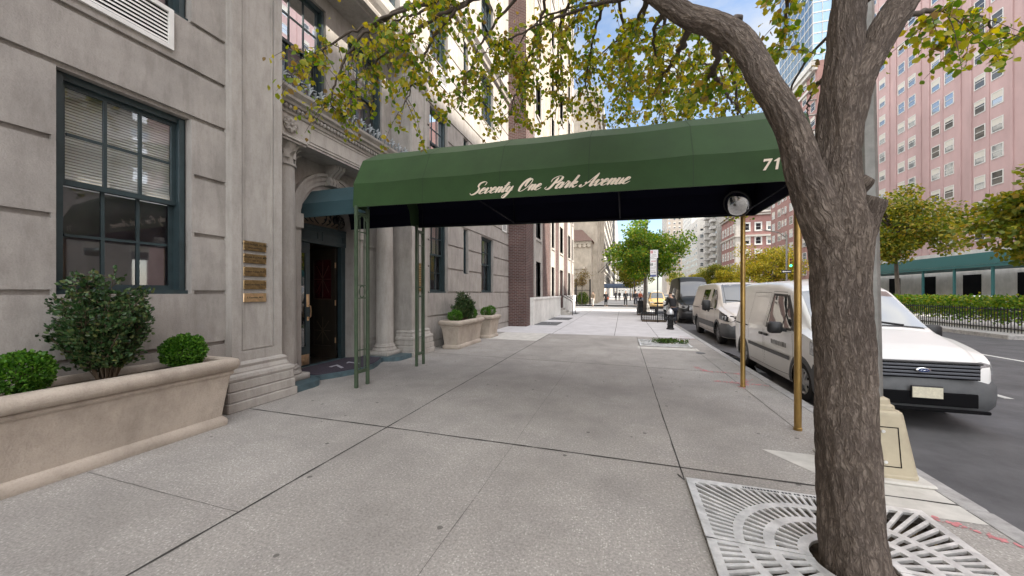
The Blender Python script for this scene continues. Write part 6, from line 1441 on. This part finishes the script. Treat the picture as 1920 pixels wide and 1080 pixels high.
# a gray utility cover and cellar hatches in the pavement
for i, (x, y, sx_, sy_, lab) in enumerate(((-3.6, 17.9, .55, .9, 'dark steel cellar hatch in the sidewalk nearest the brick corner'), (-3.55, 21.4, .6, .9, 'dark steel cellar hatch in the sidewalk by the brick house steps'), (-3.7, 27.2, .5, 1.0, 'dark steel cellar hatch in the sidewalk past the handrails'))):
    t = thing('cellar_hatch', lab, 'hatch', (x, y, 0), 'steel cellar hatches beside the brick house'); b = MB()
    for s in (-1, 1): b.cbox(x + (0.004 if s > 0 else -sx_), x + (sx_ if s > 0 else -.004), y - sy_, y + sy_, .0, .016, .004)
    b.build('leaf', CLAD, t); hl = MB()
    for s in (-1, 1): hl.tube([(x + s * .08, y - .07, .016), (x + s * .08, y - .05, .03), (x + s * .08, y + .05, .03), (x + s * .08, y + .07, .016)], .006, 5)
    hl.build('handle', STEEL, t)
wc = thing('valve_cover', 'small round iron valve cover in the sidewalk by the empty tree grate', 'cover', (1.95, 10.4, 0)); MB().lathe([(0, 0), (.11, 0), (.11, .006), (.09, .008), (0, .008)], (1.95, 10.4, 0), 20).build('lid', CLAD, wc)
# ------------------------------------------------------------------ buildings along the left side
BRICK = brick('brown_red_brick', (.125, .064, .056), (.085, .047, .043), (.20, .18, .165))
BUFF = brick('buff_brick', (.42, .36, .28), (.36, .30, .23), (.46, .42, .36))
WFRAME = mat('window_frame_dark', (.025, .024, .024), .5); WFRAMEW = mat('window_frame_white', (.55, .54, .51), .5)
DGLASS = mat('dark_window_glass', (.018, .020, .023), .06, spec=.8); SKYGLASS = mat('reflecting_window_glass', (.30, .33, .36), .05, .85)
SHADE = mat('window_shade_pale', (.50, .47, .41), .8)
PINKBR = mat('pink_brick', (.40, .275, .265), .85, var=.14, vs=.35, stretch=(1, 1, .4)); REDBR = mat('rose_brown_brick', (.265, .15, .135), .85, var=.14, vs=.6); REDBR2 = mat('dusky_brick', (.26, .135, .12), .85, var=.14, vs=.6)
PALEST = stone('pale_limestone_far', (.46, .43, .39), .15, (.2, .2, .08), .05); GREYST = stone('gray_stone_far', (.36, .345, .32), .15, (.2, .2, .08), .05); WHITEBR = stone('white_brick_far', (.52, .505, .48), .12, (.2, .2, .08), .05); BEIGE = stone('beige_church_stone', (.56, .49, .40), .2, (.3, .3, .1), .1)
TILE = mat('roof_tile', (.16, .10, .08), .85, var=.3, vs=8)
CONC = mat('shed_teal', (.02, .10, .10), .5)

BH = thing('brick_house', 'brown brick house with white stone base and tall stone window bays', 'building', (-4.3, 24, 0))
XB = -4.3; BF = [(1.36, 3.2), (4.4, 6.3), (7.6, 9.5)] + [(10.8 + 3.1 * i, 12.7 + 3.1 * i) for i in range(9)]
bays = [(17.75, 19.0), (21.95, 22.95), (28.95, 30.3)]
ops = [(a, b, z0, z1) for a, b in bays for z0, z1 in BF] + [(31.4, 32.2, z0, z1) for z0, z1 in BF[1:]] + [(25.0, 26.5, z0, z1) for z0, z1 in BF[1:]]
wm = MB(); wall(wm, FX(XB), 16.03, 32.9, 0, 9.9, ops + [(25.0, 26.5, .45, 3.2)], .25); wm.quad((-6, 16.03, 0), (XB, 16.03, 0), (XB, 16.03, 41), (-6, 16.03, 41)); wm.quad((-20, 32.9, 0), (XB, 32.9, 0), (XB, 32.9, 9.9), (-20, 32.9, 9.9)); wm.build('wall', BRICK, BH)
wm = MB(); wall(wm, FX(XB), 16.03, 32.9, 9.9, 41, ops, .25); wm.quad((-20, 16.03, 26.9), (-6.005, 16.03, 26.9), (-6.005, 16.03, 41), (-20, 16.03, 41)); wm.quad((-20, 32.9, 9.9), (XB, 32.9, 9.9), (XB, 32.9, 41), (-20, 32.9, 41)); wm.quad((-20, 16.03, 41), (XB, 16.03, 41), (XB, 32.9, 41), (-20, 32.9, 41)); wm.build('upper_wall', BUFF, BH)
sb_ = MB()
for a, b in bays + [(25.0, 26.5), (31.4, 32.2)]:
    for q in ((a - .28, a), (b, b + .28)): sb_.box(XB, XB + .06, *q, 1.36, 40)
    for (z0, z1), (z2, z3) in zip(BF[:-1], BF[1:]): sb_.box(XB - .1, XB + .04, a, b, z1, z2); sb_.box(XB - .1, XB + .10, a - .02, b + .02, z2 - .12, z2)
sb_.build('stone_bays', STONE2, BH)
st = MB()
for y0, y1 in ((16.75, 24.7), (26.8, 32.9)): st.cbox(XB - .1, XB + .16, y0, y1, 0, 1.22, .01); st.cbox(XB - .1, XB + .20, y0 - .02, y1, 1.222, 1.34, .02)
st.build('base', stone('white_base_stone', (.74, .72, .68), .16), BH)
stp = MB()
for k in range(3): stp.box(XB - .3, XB + .75 - .28 * k, 25.0, 26.5, .15 * k, .15 * (k + 1) - .002)
stp.build('steps', PALEST, BH); MB().box(XB - .2, XB - .15, 25.0, 26.5, .45, 3.2).build('door', WFRAME, BH)
for y in (24.9, 26.6): MB().tube([(XB + .95, y, 0), (XB + .95, y, .85), (XB + .85, y, 1.0), (XB + .1, y, 1.45)], .022, 8).build('handrail', BLACKIRON, BH, smooth=True)
for a, b in bays + [(25.0, 26.5), (31.4, 32.2)]:
    for z0, z1 in BF:
        if (a, b) in ((25.0, 26.5), (31.4, 32.2)) and z0 < 2: continue
        f = MB(); fm = FX(XB)
        for q in ((a, a + .06, z0, z1), (b - .06, b, z0, z1), (a + .06, b - .06, z1 - .06, z1), (a + .06, b - .06, z0, z0 + .06), (a + .06, b - .06, (z0 + z1) / 2 - .03, (z0 + z1) / 2 + .03), ((a + b) / 2 - .02, (a + b) / 2 + .02, z0 + .06, (z0 + z1) / 2 - .03), ((a + b) / 2 - .02, (a + b) / 2 + .02, (z0 + z1) / 2 + .03, z1 - .06)): fbox(f, fm, *q, .14, .2)
        o = f.build('window', WFRAME, BH); MB().quad(fm(a, z0, .18), fm(b, z0, .18), fm(b, z1, .18), fm(a, z1, .18)).build('pane', DGLASS, o)

CH = thing('church', 'beige stone church with plain side wall and arcaded low wing under a tiled roof', 'church', (-6, 58, 0))
m = MB(); wall(m, FX(-3.9), 52, 74, 0, 29.5, [(54 + 4.6 * k, 55.6 + 4.6 * k, z0, z0 + 3.4) for k in range(4) for z0 in (2, 8.2, 14.5, 21)], .5); m.quad((-24, 52, 0), (-3.9, 52, 0), (-3.9, 52, 29.5), (-24, 52, 29.5)); m.quad((-24, 52, 29.5), (-3.9, 52, 29.5), (-3.9, 74, 29.5), (-24, 74, 29.5)); m.quad((-24, 74, 0), (-3.9, 74, 0), (-3.9, 74, 29.5), (-24, 74, 29.5)); m.build('wall', BEIGE, CH)
m = MB()
for k in range(5): m.box(-3.9, -3.45, 52.1 + 4.6 * k, 53.0 + 4.6 * k, 0, 27); m.box(-3.9, -3.6, 52.1 + 4.6 * k, 53.0 + 4.6 * k, 27, 29)
m.box(-3.9, -3.5, 51.9, 74.1, 29.3, 29.9); m.box(-3.895, -3.7, 53.0, 73, 6.2, 6.6); m.build('buttresses', BEIGE, CH)
for k in range(4):
    for z0 in (2, 8.2, 14.5, 21): f = MB().box(-4.3, -4.25, 54 + 4.6 * k, 55.6 + 4.6 * k, z0, z0 + 3.4); f.box(-4.25, -4.15, 54.75 + 4.6 * k, 54.85 + 4.6 * k, z0, z0 + 3.4); f.build('window', DGLASS, CH)
m = MB().box(-16, -4.1, 49.5, 51.98, 0, 8.6); m.box(-16, -4.85, 47.6, 49.48, 0, 4.7); m.box(-16, -4.75, 47.5, 49.49, 4.7, 5.0)
for i in range(14): m.lathe([(0, -.16), (.26, -.16), (.26, .1), (0, .1)], (-4.4 - .62 * i, 49.45, 8.0), 12, 'Y')
m.box(-16, -4.05, 49.3, 49.499, 8.22, 8.6); m.build('low_wing', BEIGE, CH)
MB().add([(-16, 49.1, 8.6), (-3.85, 49.1, 8.6), (-3.85, 52, 8.6), (-16, 52, 8.6), (-16, 51.9, 10.6), (-5.6, 51.9, 10.6)], [(0, 1, 5, 4), (1, 2, 5), (0, 1, 2, 3), (2, 3, 4, 5)]).build('roof', TILE, CH)
for i, y in enumerate((56.5, 61.5)):
    t = thing('flag_pole', ('furled flag pole slanting from the church front, nearest its corner', 'furled flag pole slanting from the church front, farther along')[i], 'flag pole', (-3.9, y, 4.6)); MB().tube([(-3.9, y, 4.4), (-1.6, y - .6, 6.6)], .035, 8).build('pole', BLACKIRON, t); MB().lathe([(0, 0), (.06, .04), (0, .12)], (-1.6, y - .6, 6.58), 8).build('finial', BRASSL, t)
FN = thing('iron_fence', 'dark iron fence with two tall posts in front of the church garden', 'fence', (-5, 47, 0)); b = MB()
for i in range(34): b.box(-8 + i * .12, -7.98 + i * .12, 46.98, 47.0, .1, 2.0)
for z in (.3, 1.8): b.box(-8, -4.0, 46.985, 46.995, z, z + .05)
b.build('railing', BLACKIRON, FN)
for x in (-5.85, -4.05): MB().cbox(x - .09, x + .09, 46.9, 47.08, 0, 3.3, .02).build('post', BLACKIRON, FN)
BA = thing('blue_awning', 'slate blue entrance awning reaching across the sidewalk past the church', 'awning', (-1, 79, 0)); c = MB(); barrel(c, -4.2, 2.0, [(-1.2, 0), (-1.15, .3), (-.8, .7), (0, .95), (.8, .7), (1.15, .3), (1.2, 0)], 79, lambda x: 2.5, 10); c.build('canvas', mat('slate_blue_canvas', (.06, .085, .13), .7), BA)
for y in (77.85, 80.15): MB().tube([(1.9, y, 0), (1.9, y, 2.55)], .05, 8).build('post', BRASS, BA)

# ------------------------------------------------------------------ general facades for the avenue
def winmesh(w_, h_, fm_, gl_, shade=0., sill=False, head=0.):
    """window standing in a facade that looks towards -X, origin at lower middle"""
    b = MB(); e = .09
    for q in ((-w_ / 2 - e * .5, -w_ / 2 + e * .5, 0, h_), (w_ / 2 - e * .5, w_ / 2 + e * .5, 0, h_), (-w_ / 2 + e * .5, w_ / 2 - e * .5, h_ - e, h_), (-w_ / 2 + e * .5, w_ / 2 - e * .5, 0, e), (-w_ / 2 + e * .5, w_ / 2 - e * .5, h_ * .5 - .03, h_ * .5 + .03)): b.box(-.05, .0, q[0], q[1], q[2], q[3])
    if head: b.box(-.10, -.0, -w_ / 2 - head, w_ / 2 + head, h_ + .002, h_ + head); b.box(-.12, 0, -w_ / 2 - head, w_ / 2 + head, -head, -.002); b.box(-.08, 0, -w_ / 2 - head, -w_ / 2 - e * .5 - .002, 0, h_); b.box(-.08, 0, w_ / 2 + e * .5 + .002, w_ / 2 + head, 0, h_)
    b.cm = 1; b.quad((-.012, -w_ / 2, 0), (-.012, w_ / 2, 0), (-.012, w_ / 2, h_), (-.012, -w_ / 2, h_))
    if shade: b.cm = 2; b.quad((-.018, -w_ / 2 + .05, h_ * (1 - shade)), (-.018, w_ / 2 - .05, h_ * (1 - shade)), (-.018, w_ / 2 - .05, h_ - .05), (-.018, -w_ / 2 + .05, h_ - .05))
    return b
def windows(parent, spots, variants, face='W', limit=100):
    """each window a part sharing one of a few meshes; past the limit the remainder is one part"""
    off = Vector((0, 0, 0)); q = parent
    while q is not None: off += q.location; q = q.parent
    rg = random.Random(len(spots) + int(off.y)); protos = []
    for (mb_, mats) in variants:
        o = mb_.build('window', mats, None, local=True); protos.append(o.data); bpy.data.objects.remove(o)
    R_ = 0. if face == 'W' else PI / 2 if face == 'S' else 0
    spots = sorted(spots, key=lambda p: (p[0] ** 2 + p[1] ** 2 + p[2] ** 2)); rest = MB()
    for i, p in enumerate(spots):
        k = rg.randrange(len(protos))
        if i < limit: o = bpy.data.objects.new('window', protos[k]); COL.objects.link(o); o.parent = parent; o.location = Vector(p) - off; o.rotation_euler = (0, 0, R_)
        else:
            mb_ = variants[k][0]; c_, s_ = math.cos(R_), math.sin(R_); o0 = len(rest.v); rest.v += [(v[0] * c_ - v[1] * s_ + p[0], v[0] * s_ + v[1] * c_ + p[1], v[2] + p[2]) for v in mb_.v]; rest.f += [tuple(j + o0 for j in f) for f in mb_.f]; rest.mi += mb_.mi
    if rest.v: o = rest.build('windows', variants[0][1], parent); o['kind'] = 'stuff'
def block(name, label, x0, x1, y0, y1, h, m, cat='building'):
    t = thing(name, label, cat, ((x0 + x1) / 2, (y0 + y1) / 2, 0)); MB().box(x0, x1, y0, y1, 0, h).build('wall', m, t); return t
VW = lambda w_, h_, fr=WFRAMEW, g1=SKYGLASS, hd=0.: [(winmesh(w_, h_, 0, 0, s_, head=hd), [fr, gg, SHADE]) for s_, gg in ((0, g1), (.35, DGLASS), (.0, DGLASS), (.5, g1))]
# left row past the church
t = block('apartment_house', 'pale stone apartment house receding past the church on the left row', -24, -4.1, 75, 128, 44, PALEST)
windows(t, [(-4.1, y, z) for y in np.arange(77.5, 127, 3.2) for z in np.arange(4, 42, 3.3)], [(MB().add([(-v[0], v[1], v[2]) for v in a[0].v], a[0].f), a[1]) for a in VW(1.3, 1.9, WFRAME, DGLASS)], 'W')
for z in (6.5, 12, 38): MB().box(-4.1, -3.7, 75, 128, z, z + .5).build('cornice', PALEST, t)
t = block('apartment_house', 'tall gray apartment house at the far end of the left row', -24, -4.0, 130, 330, 52, GREYST)
windows(t, [(-4.0, y, z) for y in np.arange(133, 200, 4) for z in np.arange(4, 50, 3.3)], [(MB().add([(-v[0], v[1], v[2]) for v in a[0].v], a[0].f), a[1]) for a in VW(1.4, 1.9, WFRAME, DGLASS)], 'W')

# ------------------------------------------------------------------ far side of the avenue
XR = 38.
PT = block('pink_tower', 'tall pink brick tower with paired windows and pale piers above a teal sidewalk shed', XR, XR + 24, 37, 72, 84, PINKBR)
sp_ = []
for k in range(6):
    y0 = 70.9 - 5.85 * k
    for dy in (0, -1.95):
        for fl in range(27): sp_.append((XR, y0 + dy, 7.4 + 2.82 * fl))
sp_ = [p for p in sp_ if p[1] > 38]
windows(PT, sp_, VW(1.22, 1.5), 'W')
m = MB()
for k in range(7):
    y0 = 72 - 5.85 * k
    for yy_ in (y0 - 4.6, y0 - .1):
        if 37.2 < yy_: m.box(XR - .12, XR, yy_ - .12, yy_ + .12, 6.5, 84)
    if y0 - 2.05 > 38: m.box(XR - .06, XR, y0 - 2.2, y0 - 1.95, 6.5, 84)
m.build('pier', PINKBR, PT)
m = MB().box(XR - .2, XR, 37, 72, 0, 5.9); m.box(XR - .35, XR, 37, 72, 5.9, 6.4); m.build('ground_storey', WHITEBR, PT)
for y in (42, 48, 54, 60, 66): MB().box(XR - .24, XR - .2, y - 1.1, y + 1.1, .2, 3.6).build('shop_opening', DARK, PT)
SS = thing('sidewalk_shed', 'teal painted sidewalk shed on posts before the pink tower', 'scaffold', (35, 58, 0)); m = MB().box(32.4, 37.2, 40, 72.5, 4.0, 4.25); m.build('deck', CONC, SS); MB().box(32.35, 32.42, 40, 72.5, 4.255, 5.35).build('parapet', CONC, SS)
for y in np.arange(40.5, 73, 4): MB().box(32.5, 32.66, y - .08, y + .08, 0, 3.995).build('post', CONC, SS)
BA2 = block('brick_apartment_house', 'rose brown brick apartment house with white cornice and window air conditioners', XR, XR + 20, 88, 112, 49, REDBR)
sp_ = []
for fl in range(14):
    z = 5.3 + 3.1 * fl
    for y in (89.8, 93.4, 99.9, 106.6, 110.2): sp_.append((XR, y, z))
windows(BA2, sp_, VW(1.7, 1.9), 'W')
windows(BA2, [(XR, y, 5.5 + 3.1 * fl) for fl in range(14) for y in (102.9, 104.6, 96.3, 97.6)], VW(.9, 1.6), 'W')
m = MB().box(XR - .7, XR, 87.9, 112.2, 47.2, 48); m.box(XR - 1.1, XR, 87.8, 112.3, 48, 49.2); m.box(XR - .3, XR, 88, 112, 0, 4.4); m.box(XR - .4, XR, 88, 112, 44.2, 44.7); m.build('cornice', WHITEBR, BA2)
m = MB(); rr = random.Random(4)
for fl in range(8):
    for y in (89.8, 93.4, 99.9, 106.6, 102.9):
        if rr.random() < .4: MB().box(XR - .55, XR - .05, y - .35, y + .35, 5.3 + 3.1 * fl - .02, 5.3 + 3.1 * fl + .42).build('air_conditioner', WHITEBR, BA2)
for fl in range(15): z = 4 + 3.1 * fl; MB().box(XR - 1.3, XR - .08, 88.15, 88.9, z, z + .1).build('fire_balcony', WHITEBR, BA2)
CQ = block('brick_mansion', 'dusky red and cream building with corner quoins and white-framed windows beyond the side street', XR, XR + 30, 143, 162, 30, REDBR2)
windows(CQ, [(XR, y, z) for y in (145.6, 149, 152.5, 156, 159.5) for z in (5, 9.4, 13.9, 18.4, 23.2)], VW(1.3, 2.3, WFRAMEW, DGLASS, .35), 'W')
windows(CQ, [(x, 143, z) for x in (41.3, 44.8, 48.3, 51.8, 55) for z in (5, 9.4, 13.9, 18.4, 23.2)], VW(1.5, 2.4, WFRAMEW, DGLASS, .4), 'S')
m = MB()
for (a, b) in ((XR - .15, XR + 1.9),): m.box(a, b, 142.85, 143, 0, 30); m.box(XR - .15, XR, 143, 144.2, 0, 30)
for z, d in ((21.0, .5), (28.4, .6), (29.2, 1.0), (4.2, .4)): m.box(XR - d, XR + 30, 143 - d, 143 - .16, z, z + .6); m.box(XR - d, XR - .16, 143, 162, z, z + .6)
m.build('trim', PALEST, CQ)
DT = block('balcony_tower', 'pale gray apartment tower with a stack of balconies', XR - .5, XR + 26, 166, 190, 62, GREYST)
windows(DT, [(XR - .5, y, 4 + 3.1 * fl) for fl in range(18) for y in (168.5, 172.5, 177, 181, 186)], VW(1.8, 1.7), 'W')
for fl in range(18):
    z = 4 + 3.1 * fl
    for y in (169, 180): m = MB(); m.box(XR - 2.3, XR - .5, y, y + 4.4, z - .3, z - .1); m.box(XR - 2.3, XR - 2.2, y, y + 4.4, z - .098, z + .9); m.box(XR - 2.2, XR - .5, y, y + .1, z - .098, z + .9); m.build('balcony', WHITEBR, DT)
EW = block('white_apartment_house', 'white brick apartment house with side balconies, left of the gray balcony tower', XR, XR + 28, 211, 262, 41, WHITEBR)
windows(EW, [(XR, y, 4 + 3. * fl) for fl in range(12) for y in np.arange(213.5, 261, 4.6)], VW(2.6, 1.5), 'W')
windows(EW, [(XR + 2.2, 211, 4 + 3.8 * fl) for fl in range(9)], VW(1.6, 1.9), 'S')
for fl in range(10): MB().box(XR + 8, XR + 12, 208.8, 211, 4 + 3.7 * fl, 5.1 + 3.7 * fl).build('balcony', GREYST, EW)
EP = block('white_penthouse', 'set-back white upper storeys rising behind the white brick apartment house', XR + 6, XR + 34, 263.0, 300, 66, WHITEBR); windows(EP, [(XR + 6, y, z) for y in np.arange(266, 299, 5) for z in np.arange(40, 64, 3.2)], VW(2, 1.6), 'W')
FT = block('brown_tower', 'pale brown setback tower at the far end of the avenue', XR - 2, XR + 20, 330, 370, 72, stone('pale_brown_far', (.38, .33, .285), .12, (.1, .1, .05), .05)); windows(FT, [(x, 330, z) for x in np.arange(XR, XR + 19, 4) for z in np.arange(20, 70, 3.6)], VW(1.6, 2), 'S')
windows(FT, [(XR - 2, y, z) for y in np.arange(333, 369, 5) for z in np.arange(20, 70, 3.6)], VW(2, 2), 'W', 50)
MB().box(XR - 2 + 3, XR + 15, 333, 366, 72, 84).build('setback', GREYST, FT)
GT = block('glass_tower', 'blue glass curtain wall tower rising behind the rose brown brick house', 60, 82, 142, 168, 150, mat('curtain_wall_glass', (.22, .30, .36), .08, .75)); m = MB()
for z in np.arange(2, 150, 3.4): m.box(59.9, 60, 142, 168, z, z + .35); m.box(60, 82, 141.9, 142, z, z + .35)
for y in np.arange(142, 168, 2.6): m.box(59.85, 59.9, y, y + .12, 0, 150)
for x in np.arange(60, 82, 2.6): m.box(x, x + .12, 141.85, 141.9, 0, 150)
m.build('mullions', WHITEBR, GT)
t = block('distant_block', 'low pale block closing the far end of the avenue', -8, 36, 620, 660, 40, GREYST); windows(t, [(x, 620, z) for x in np.arange(-5, 34, 5) for z in np.arange(4, 38, 5)], VW(2.4, 2.6), 'S')
t = block('added_shade_house', 'unseen limestone house added behind the camera to shade the near sidewalk', -24, -5.25, -46, -3.02, 30, STONE)  # added out of view to cut open-sky light on the near sidewalk
# houses across the avenue outside the picture: they shade this sidewalk from the sun
t = block('brick_row_house', 'tall brick apartment house across the avenue, nearest the camera', XR, XR + 20, -34, 12.2, 44, REDBR); windows(t, [(XR, y, z) for y in np.arange(-30, 11, 4) for z in np.arange(5, 40, 3.2)], VW(1.5, 1.8), 'W', 60)
t = block('brick_row_house', 'lower stone apartment house across the avenue beside the side street', XR, XR + 20, 12.3, 23.6, 37.5, PALEST); windows(t, [(XR, y, z) for y in np.arange(14, 25, 3.4) for z in np.arange(5, 35, 3.2)], VW(1.5, 1.8), 'W', 60)

# ------------------------------------------------------------------ trees, hedge, signal on the median
GREENLEAF = leafmat('street_tree_green_leaves', [(0, (.05, .12, .012)), (.4, (.11, .22, .018)), (.75, (.21, .30, .025)), (.93, (.34, .34, .03)), (1, (.28, .18, .035))], .35)
YELLOWLEAF = leafmat('locust_yellow_leaves', [(0, (.17, .18, .016)), (.35, (.32, .30, .025)), (.7, (.46, .39, .035)), (1, (.55, .36, .05))], .35)
OLIVELEAF = leafmat('autumn_olive_leaves', [(0, (.07, .11, .014)), (.4, (.15, .18, .02)), (.75, (.28, .26, .026)), (1, (.36, .24, .04))], .38)
DRYLEAF = leafmat('dry_brown_leaves', [(0, (.12, .10, .035)), (.5, (.22, .16, .05)), (1, (.20, .11, .05))], .3)
TRUNKM = mat('gray_trunk', (.12, .10, .085), .9, var=.3, vs=12, stretch=(1, 1, .2), bump=.4)
def tree(name, label, x, y, h, r, zc, rz, n, size, m, seed, tr=.1, group=None, clumps=46, gap=.32, top=1.):
    """tapered trunk, limbs out to leaf clumps spread through an uneven crown"""
    g = np.random.default_rng(seed); t = thing(name, label, 'tree', (x, y, 0), group); b = MB()
    c0 = np.array([x, y, zc - rz * .75]); b.tube([(x, y, 0), (x + g.normal() * .05, y, zc * .3), tuple(c0), (x + g.normal() * .2, y + g.normal() * .2, zc + rz * .5)], [tr * 1.25, tr, tr * .8, tr * .25], 10); b.build('trunk', TRUNKM, t, smooth=True)
    lb_ = MB(); P, D = [], []; per = n // clumps
    for i in range(clumps):
        d = g.normal(size=3); d /= np.linalg.norm(d); q = g.uniform(.35, 1) ** .6; e = .78 + .3 * math.sin(3 * math.atan2(d[1], d[0]) + seed) * .5 + g.uniform(-.12, .16)
        c = np.array([x, y, zc]) + d * q * e * np.array([r, r, rz]);
        if d[2] > 0: c[2] += (top - 1) * rz * d[2] * (1 - abs(d[0]))
        s0 = np.array([x, y, zc - rz * .8 + .9 * rz * g.uniform(0, 1)]); mid = (s0 + c) / 2 + np.array([0, 0, .15 * rz]); cc = np.array(crom([s0, mid, c], 5)); lb_.tube(cc, np.linspace(tr * .42, .012, len(cc)), 5)
        cr_ = r * gap * g.uniform(.7, 1.25)
        o = g.normal(size=(per, 3)); o /= np.linalg.norm(o, axis=1)[:, None]; o *= (g.uniform(0, 1, per) ** .45 * cr_)[:, None]; o[:, 2] *= .62; P.append(c + o); D.append(o / cr_ + np.array([0, 0, -.1]))
    lb_.build('branches', TRUNKM, t, smooth=True); leafmesh('crown', np.concatenate(P), size, m, t, g, .15, .40, np.concatenate(D)); return t
tree('leafy_street_tree', 'green leafy street tree rising from an iron tree guard beyond the parking sign', 1.5, 27.0, 6.8, 2.75, 4.35, 2.0, 15000, .15, GREENLEAF, 2, .11, None, 64, .30, 1.15)
tree('leafy_street_tree', 'yellow-green street tree farther up the sidewalk, behind the leafy green one', 1.5, 50, 7, 2.8, 4.6, 2.1, 5000, .2, OLIVELEAF, 9, .1, 'street trees up the sidewalk')
tree('leafy_street_tree', 'small pale street tree farthest up the sidewalk near the blue awning', 1.4, 72, 7, 2.6, 4.2, 2, 2500, .3, OLIVELEAF, 10, .1, 'street trees up the sidewalk')
MT = 'trees on the planted median'
tree('median_tree', 'yellow-green tree above the hedge in front of the pink tower', 17.0, 29.6, 8.4, 3.3, 5.7, 2.5, 15000, .17, OLIVELEAF, 3, .12, MT, 60, .30)
for i, (y, r_, zc_, rz_, m_, lab) in enumerate(((19.5, 3.2, 4.6, 2.3, OLIVELEAF, 'olive median tree nearest the camera, over the white van'),
        (53, 4.3, 4.9, 3.1, YELLOWLEAF, 'big domed yellow-green median tree behind the white van roof, nearest the traffic signal'),
        (67, 2.7, 3.7, 1.9, YELLOWLEAF, 'low yellow median tree half hidden by the big domed one'),
        (79, 3.7, 4.9, 2.6, OLIVELEAF, 'olive median tree above the cream van roof'),
        (97, 3.2, 4.6, 2.4, YELLOWLEAF, 'paler yellow median tree above the black van'),
        (132, 3.8, 5.6, 2.9, OLIVELEAF, 'most distant median tree at the end of the avenue view'))):
    tree('median_tree', lab, 17.2 + .5 * (i % 2), y, 7, r_, zc_, rz_, 11000 if y < 90 else 3500, .2 if y < 90 else .3, m_, 30 + i, .11, MT, 42, .30)
tree('bare_tree', 'small half-bare brown tree by the church fence', -5.0, 48.2 - 1.9, 4.6, 1.5, 3.2, 1.3, 700, .16, DRYLEAF, 41, .05, None, 30, .35)
g = np.random.default_rng(50); t = thing('garden_shrub', 'dark green shrub behind the church fence', 'shrub', (-5.0, 47.3, 0)); q = g.normal(size=(1500, 3)); q /= np.linalg.norm(q, axis=1)[:, None]; leafmesh('leaves', q * np.array([.8, .5, .9]) * (g.uniform(.02, 1, 1500) ** .5)[:, None] + np.array([-5.0, 47.4, .75]), .12, GREENLEAF, t, g, 0, .42, q); MB().tube([(-5, 47.4, 0), (-5, 47.4, 1.2)], .04, 6).build('stem', STEM, t)
HG = thing('hedge', 'clipped green hedge on the median behind an iron fence', 'hedge', (15.4, 27, 0)); g = np.random.default_rng(60); n = 14000; leafmesh('foliage', np.c_[g.uniform(14.9, 16.4, n), g.uniform(18.4, 34, n), .25 + 1.12 * g.uniform(0, 1, n) ** .55 + .05 * g.normal(size=n)], .11, GREENLEAF, HG, g, -.4, .42)
MF = thing('iron_fence', 'black iron fence of thin pickets along the median hedge', 'fence', (14.4, 27, 0)); b = MB()
for i in range(120): b.box(14.39, 14.41, 18.3 + i * .13, 18.32 + i * .13, .02, 1.0)
for z in (.15, .9): b.box(14.385, 14.415, 18.3, 34, z, z + .04)
b.build('railing', BLACKIRON, MF)
g = np.random.default_rng(61); n = 6000; o = leafmesh('ground_cover', np.c_[g.uniform(14.4, 19.8, n), g.uniform(46.5, 107, n), .05 + .35 * g.uniform(0, 1, n)], .25, GREENLEAF, None, g, -.5, .42); tag(o, 'low green planting covering the far median', 'plants', kind='stuff')
TS = thing('traffic_signal', 'traffic signal showing green over a one way arrow sign on a gray pole', 'traffic light', (17.3, 46.6, 0))
MB().tube([(17.3, 46.6, 0), (17.3, 46.6, 8.0)], .09, 10).build('pole', GREYPOLE, TS); MB().tube([(17.3, 46.6, 7.6), (16.4, 46.2, 8.2), (14.6, 45.6, 8.5)], .05, 8).build('arm', GREYPOLE, TS)
sg_ = MB().cbox(17.42, 17.72, 46.3, 46.55, 4.35, 5.35, .03).build('signal_head', mat('signal_yellow', (.45, .28, .03), .5), TS)
for k, (c_, em) in enumerate((((.01, .9, .25), True), ((.06, .04, .01), False), ((.08, .01, .01), False))):
    m_ = mat('signal_lens_%s' % ('green', 'amber', 'red')[k], c_, .3)
    if em: m_.node_tree.nodes['Principled BSDF'].inputs['Emission Color'].default_value = (.02, 1, .3, 1); m_.node_tree.nodes['Principled BSDF'].inputs['Emission Strength'].default_value = 2.
    z = 4.52 + .32 * k; MB().lathe([(0, -.02), (.11, -.02), (.11, .01), (0, .01)], (17.57, 46.285, z), 16, 'Y').build('lens', m_, sg_); MB().tube([(17.57 + .13 * math.cos(a), 46.2, z + .13 * math.sin(a)) for a in [PI * i / 8 for i in range(9)]], .02, 5).build('visor', BLACKIRON, sg_)
ow = MB().cbox(16.75, 17.72, 46.44, 46.46, 3.72, 4.06, .005).build('one_way_sign', PLASTICBLK, TS); a = MB(); a.box(16.98, 17.62, 46.434, 46.44, 3.845, 3.935); a.ext([(16.82, 3.89), (17.0, 4.0), (17.0, 3.78)], 46.434, 46.44); ao = a.build('arrow', WHITE, ow)
text_mesh('lettering', 'ONE WAY', .085, PLASTICBLK, ow, (17.3, 46.432, 3.89), (1, 0, 0), (0, 0, 1), .0008)
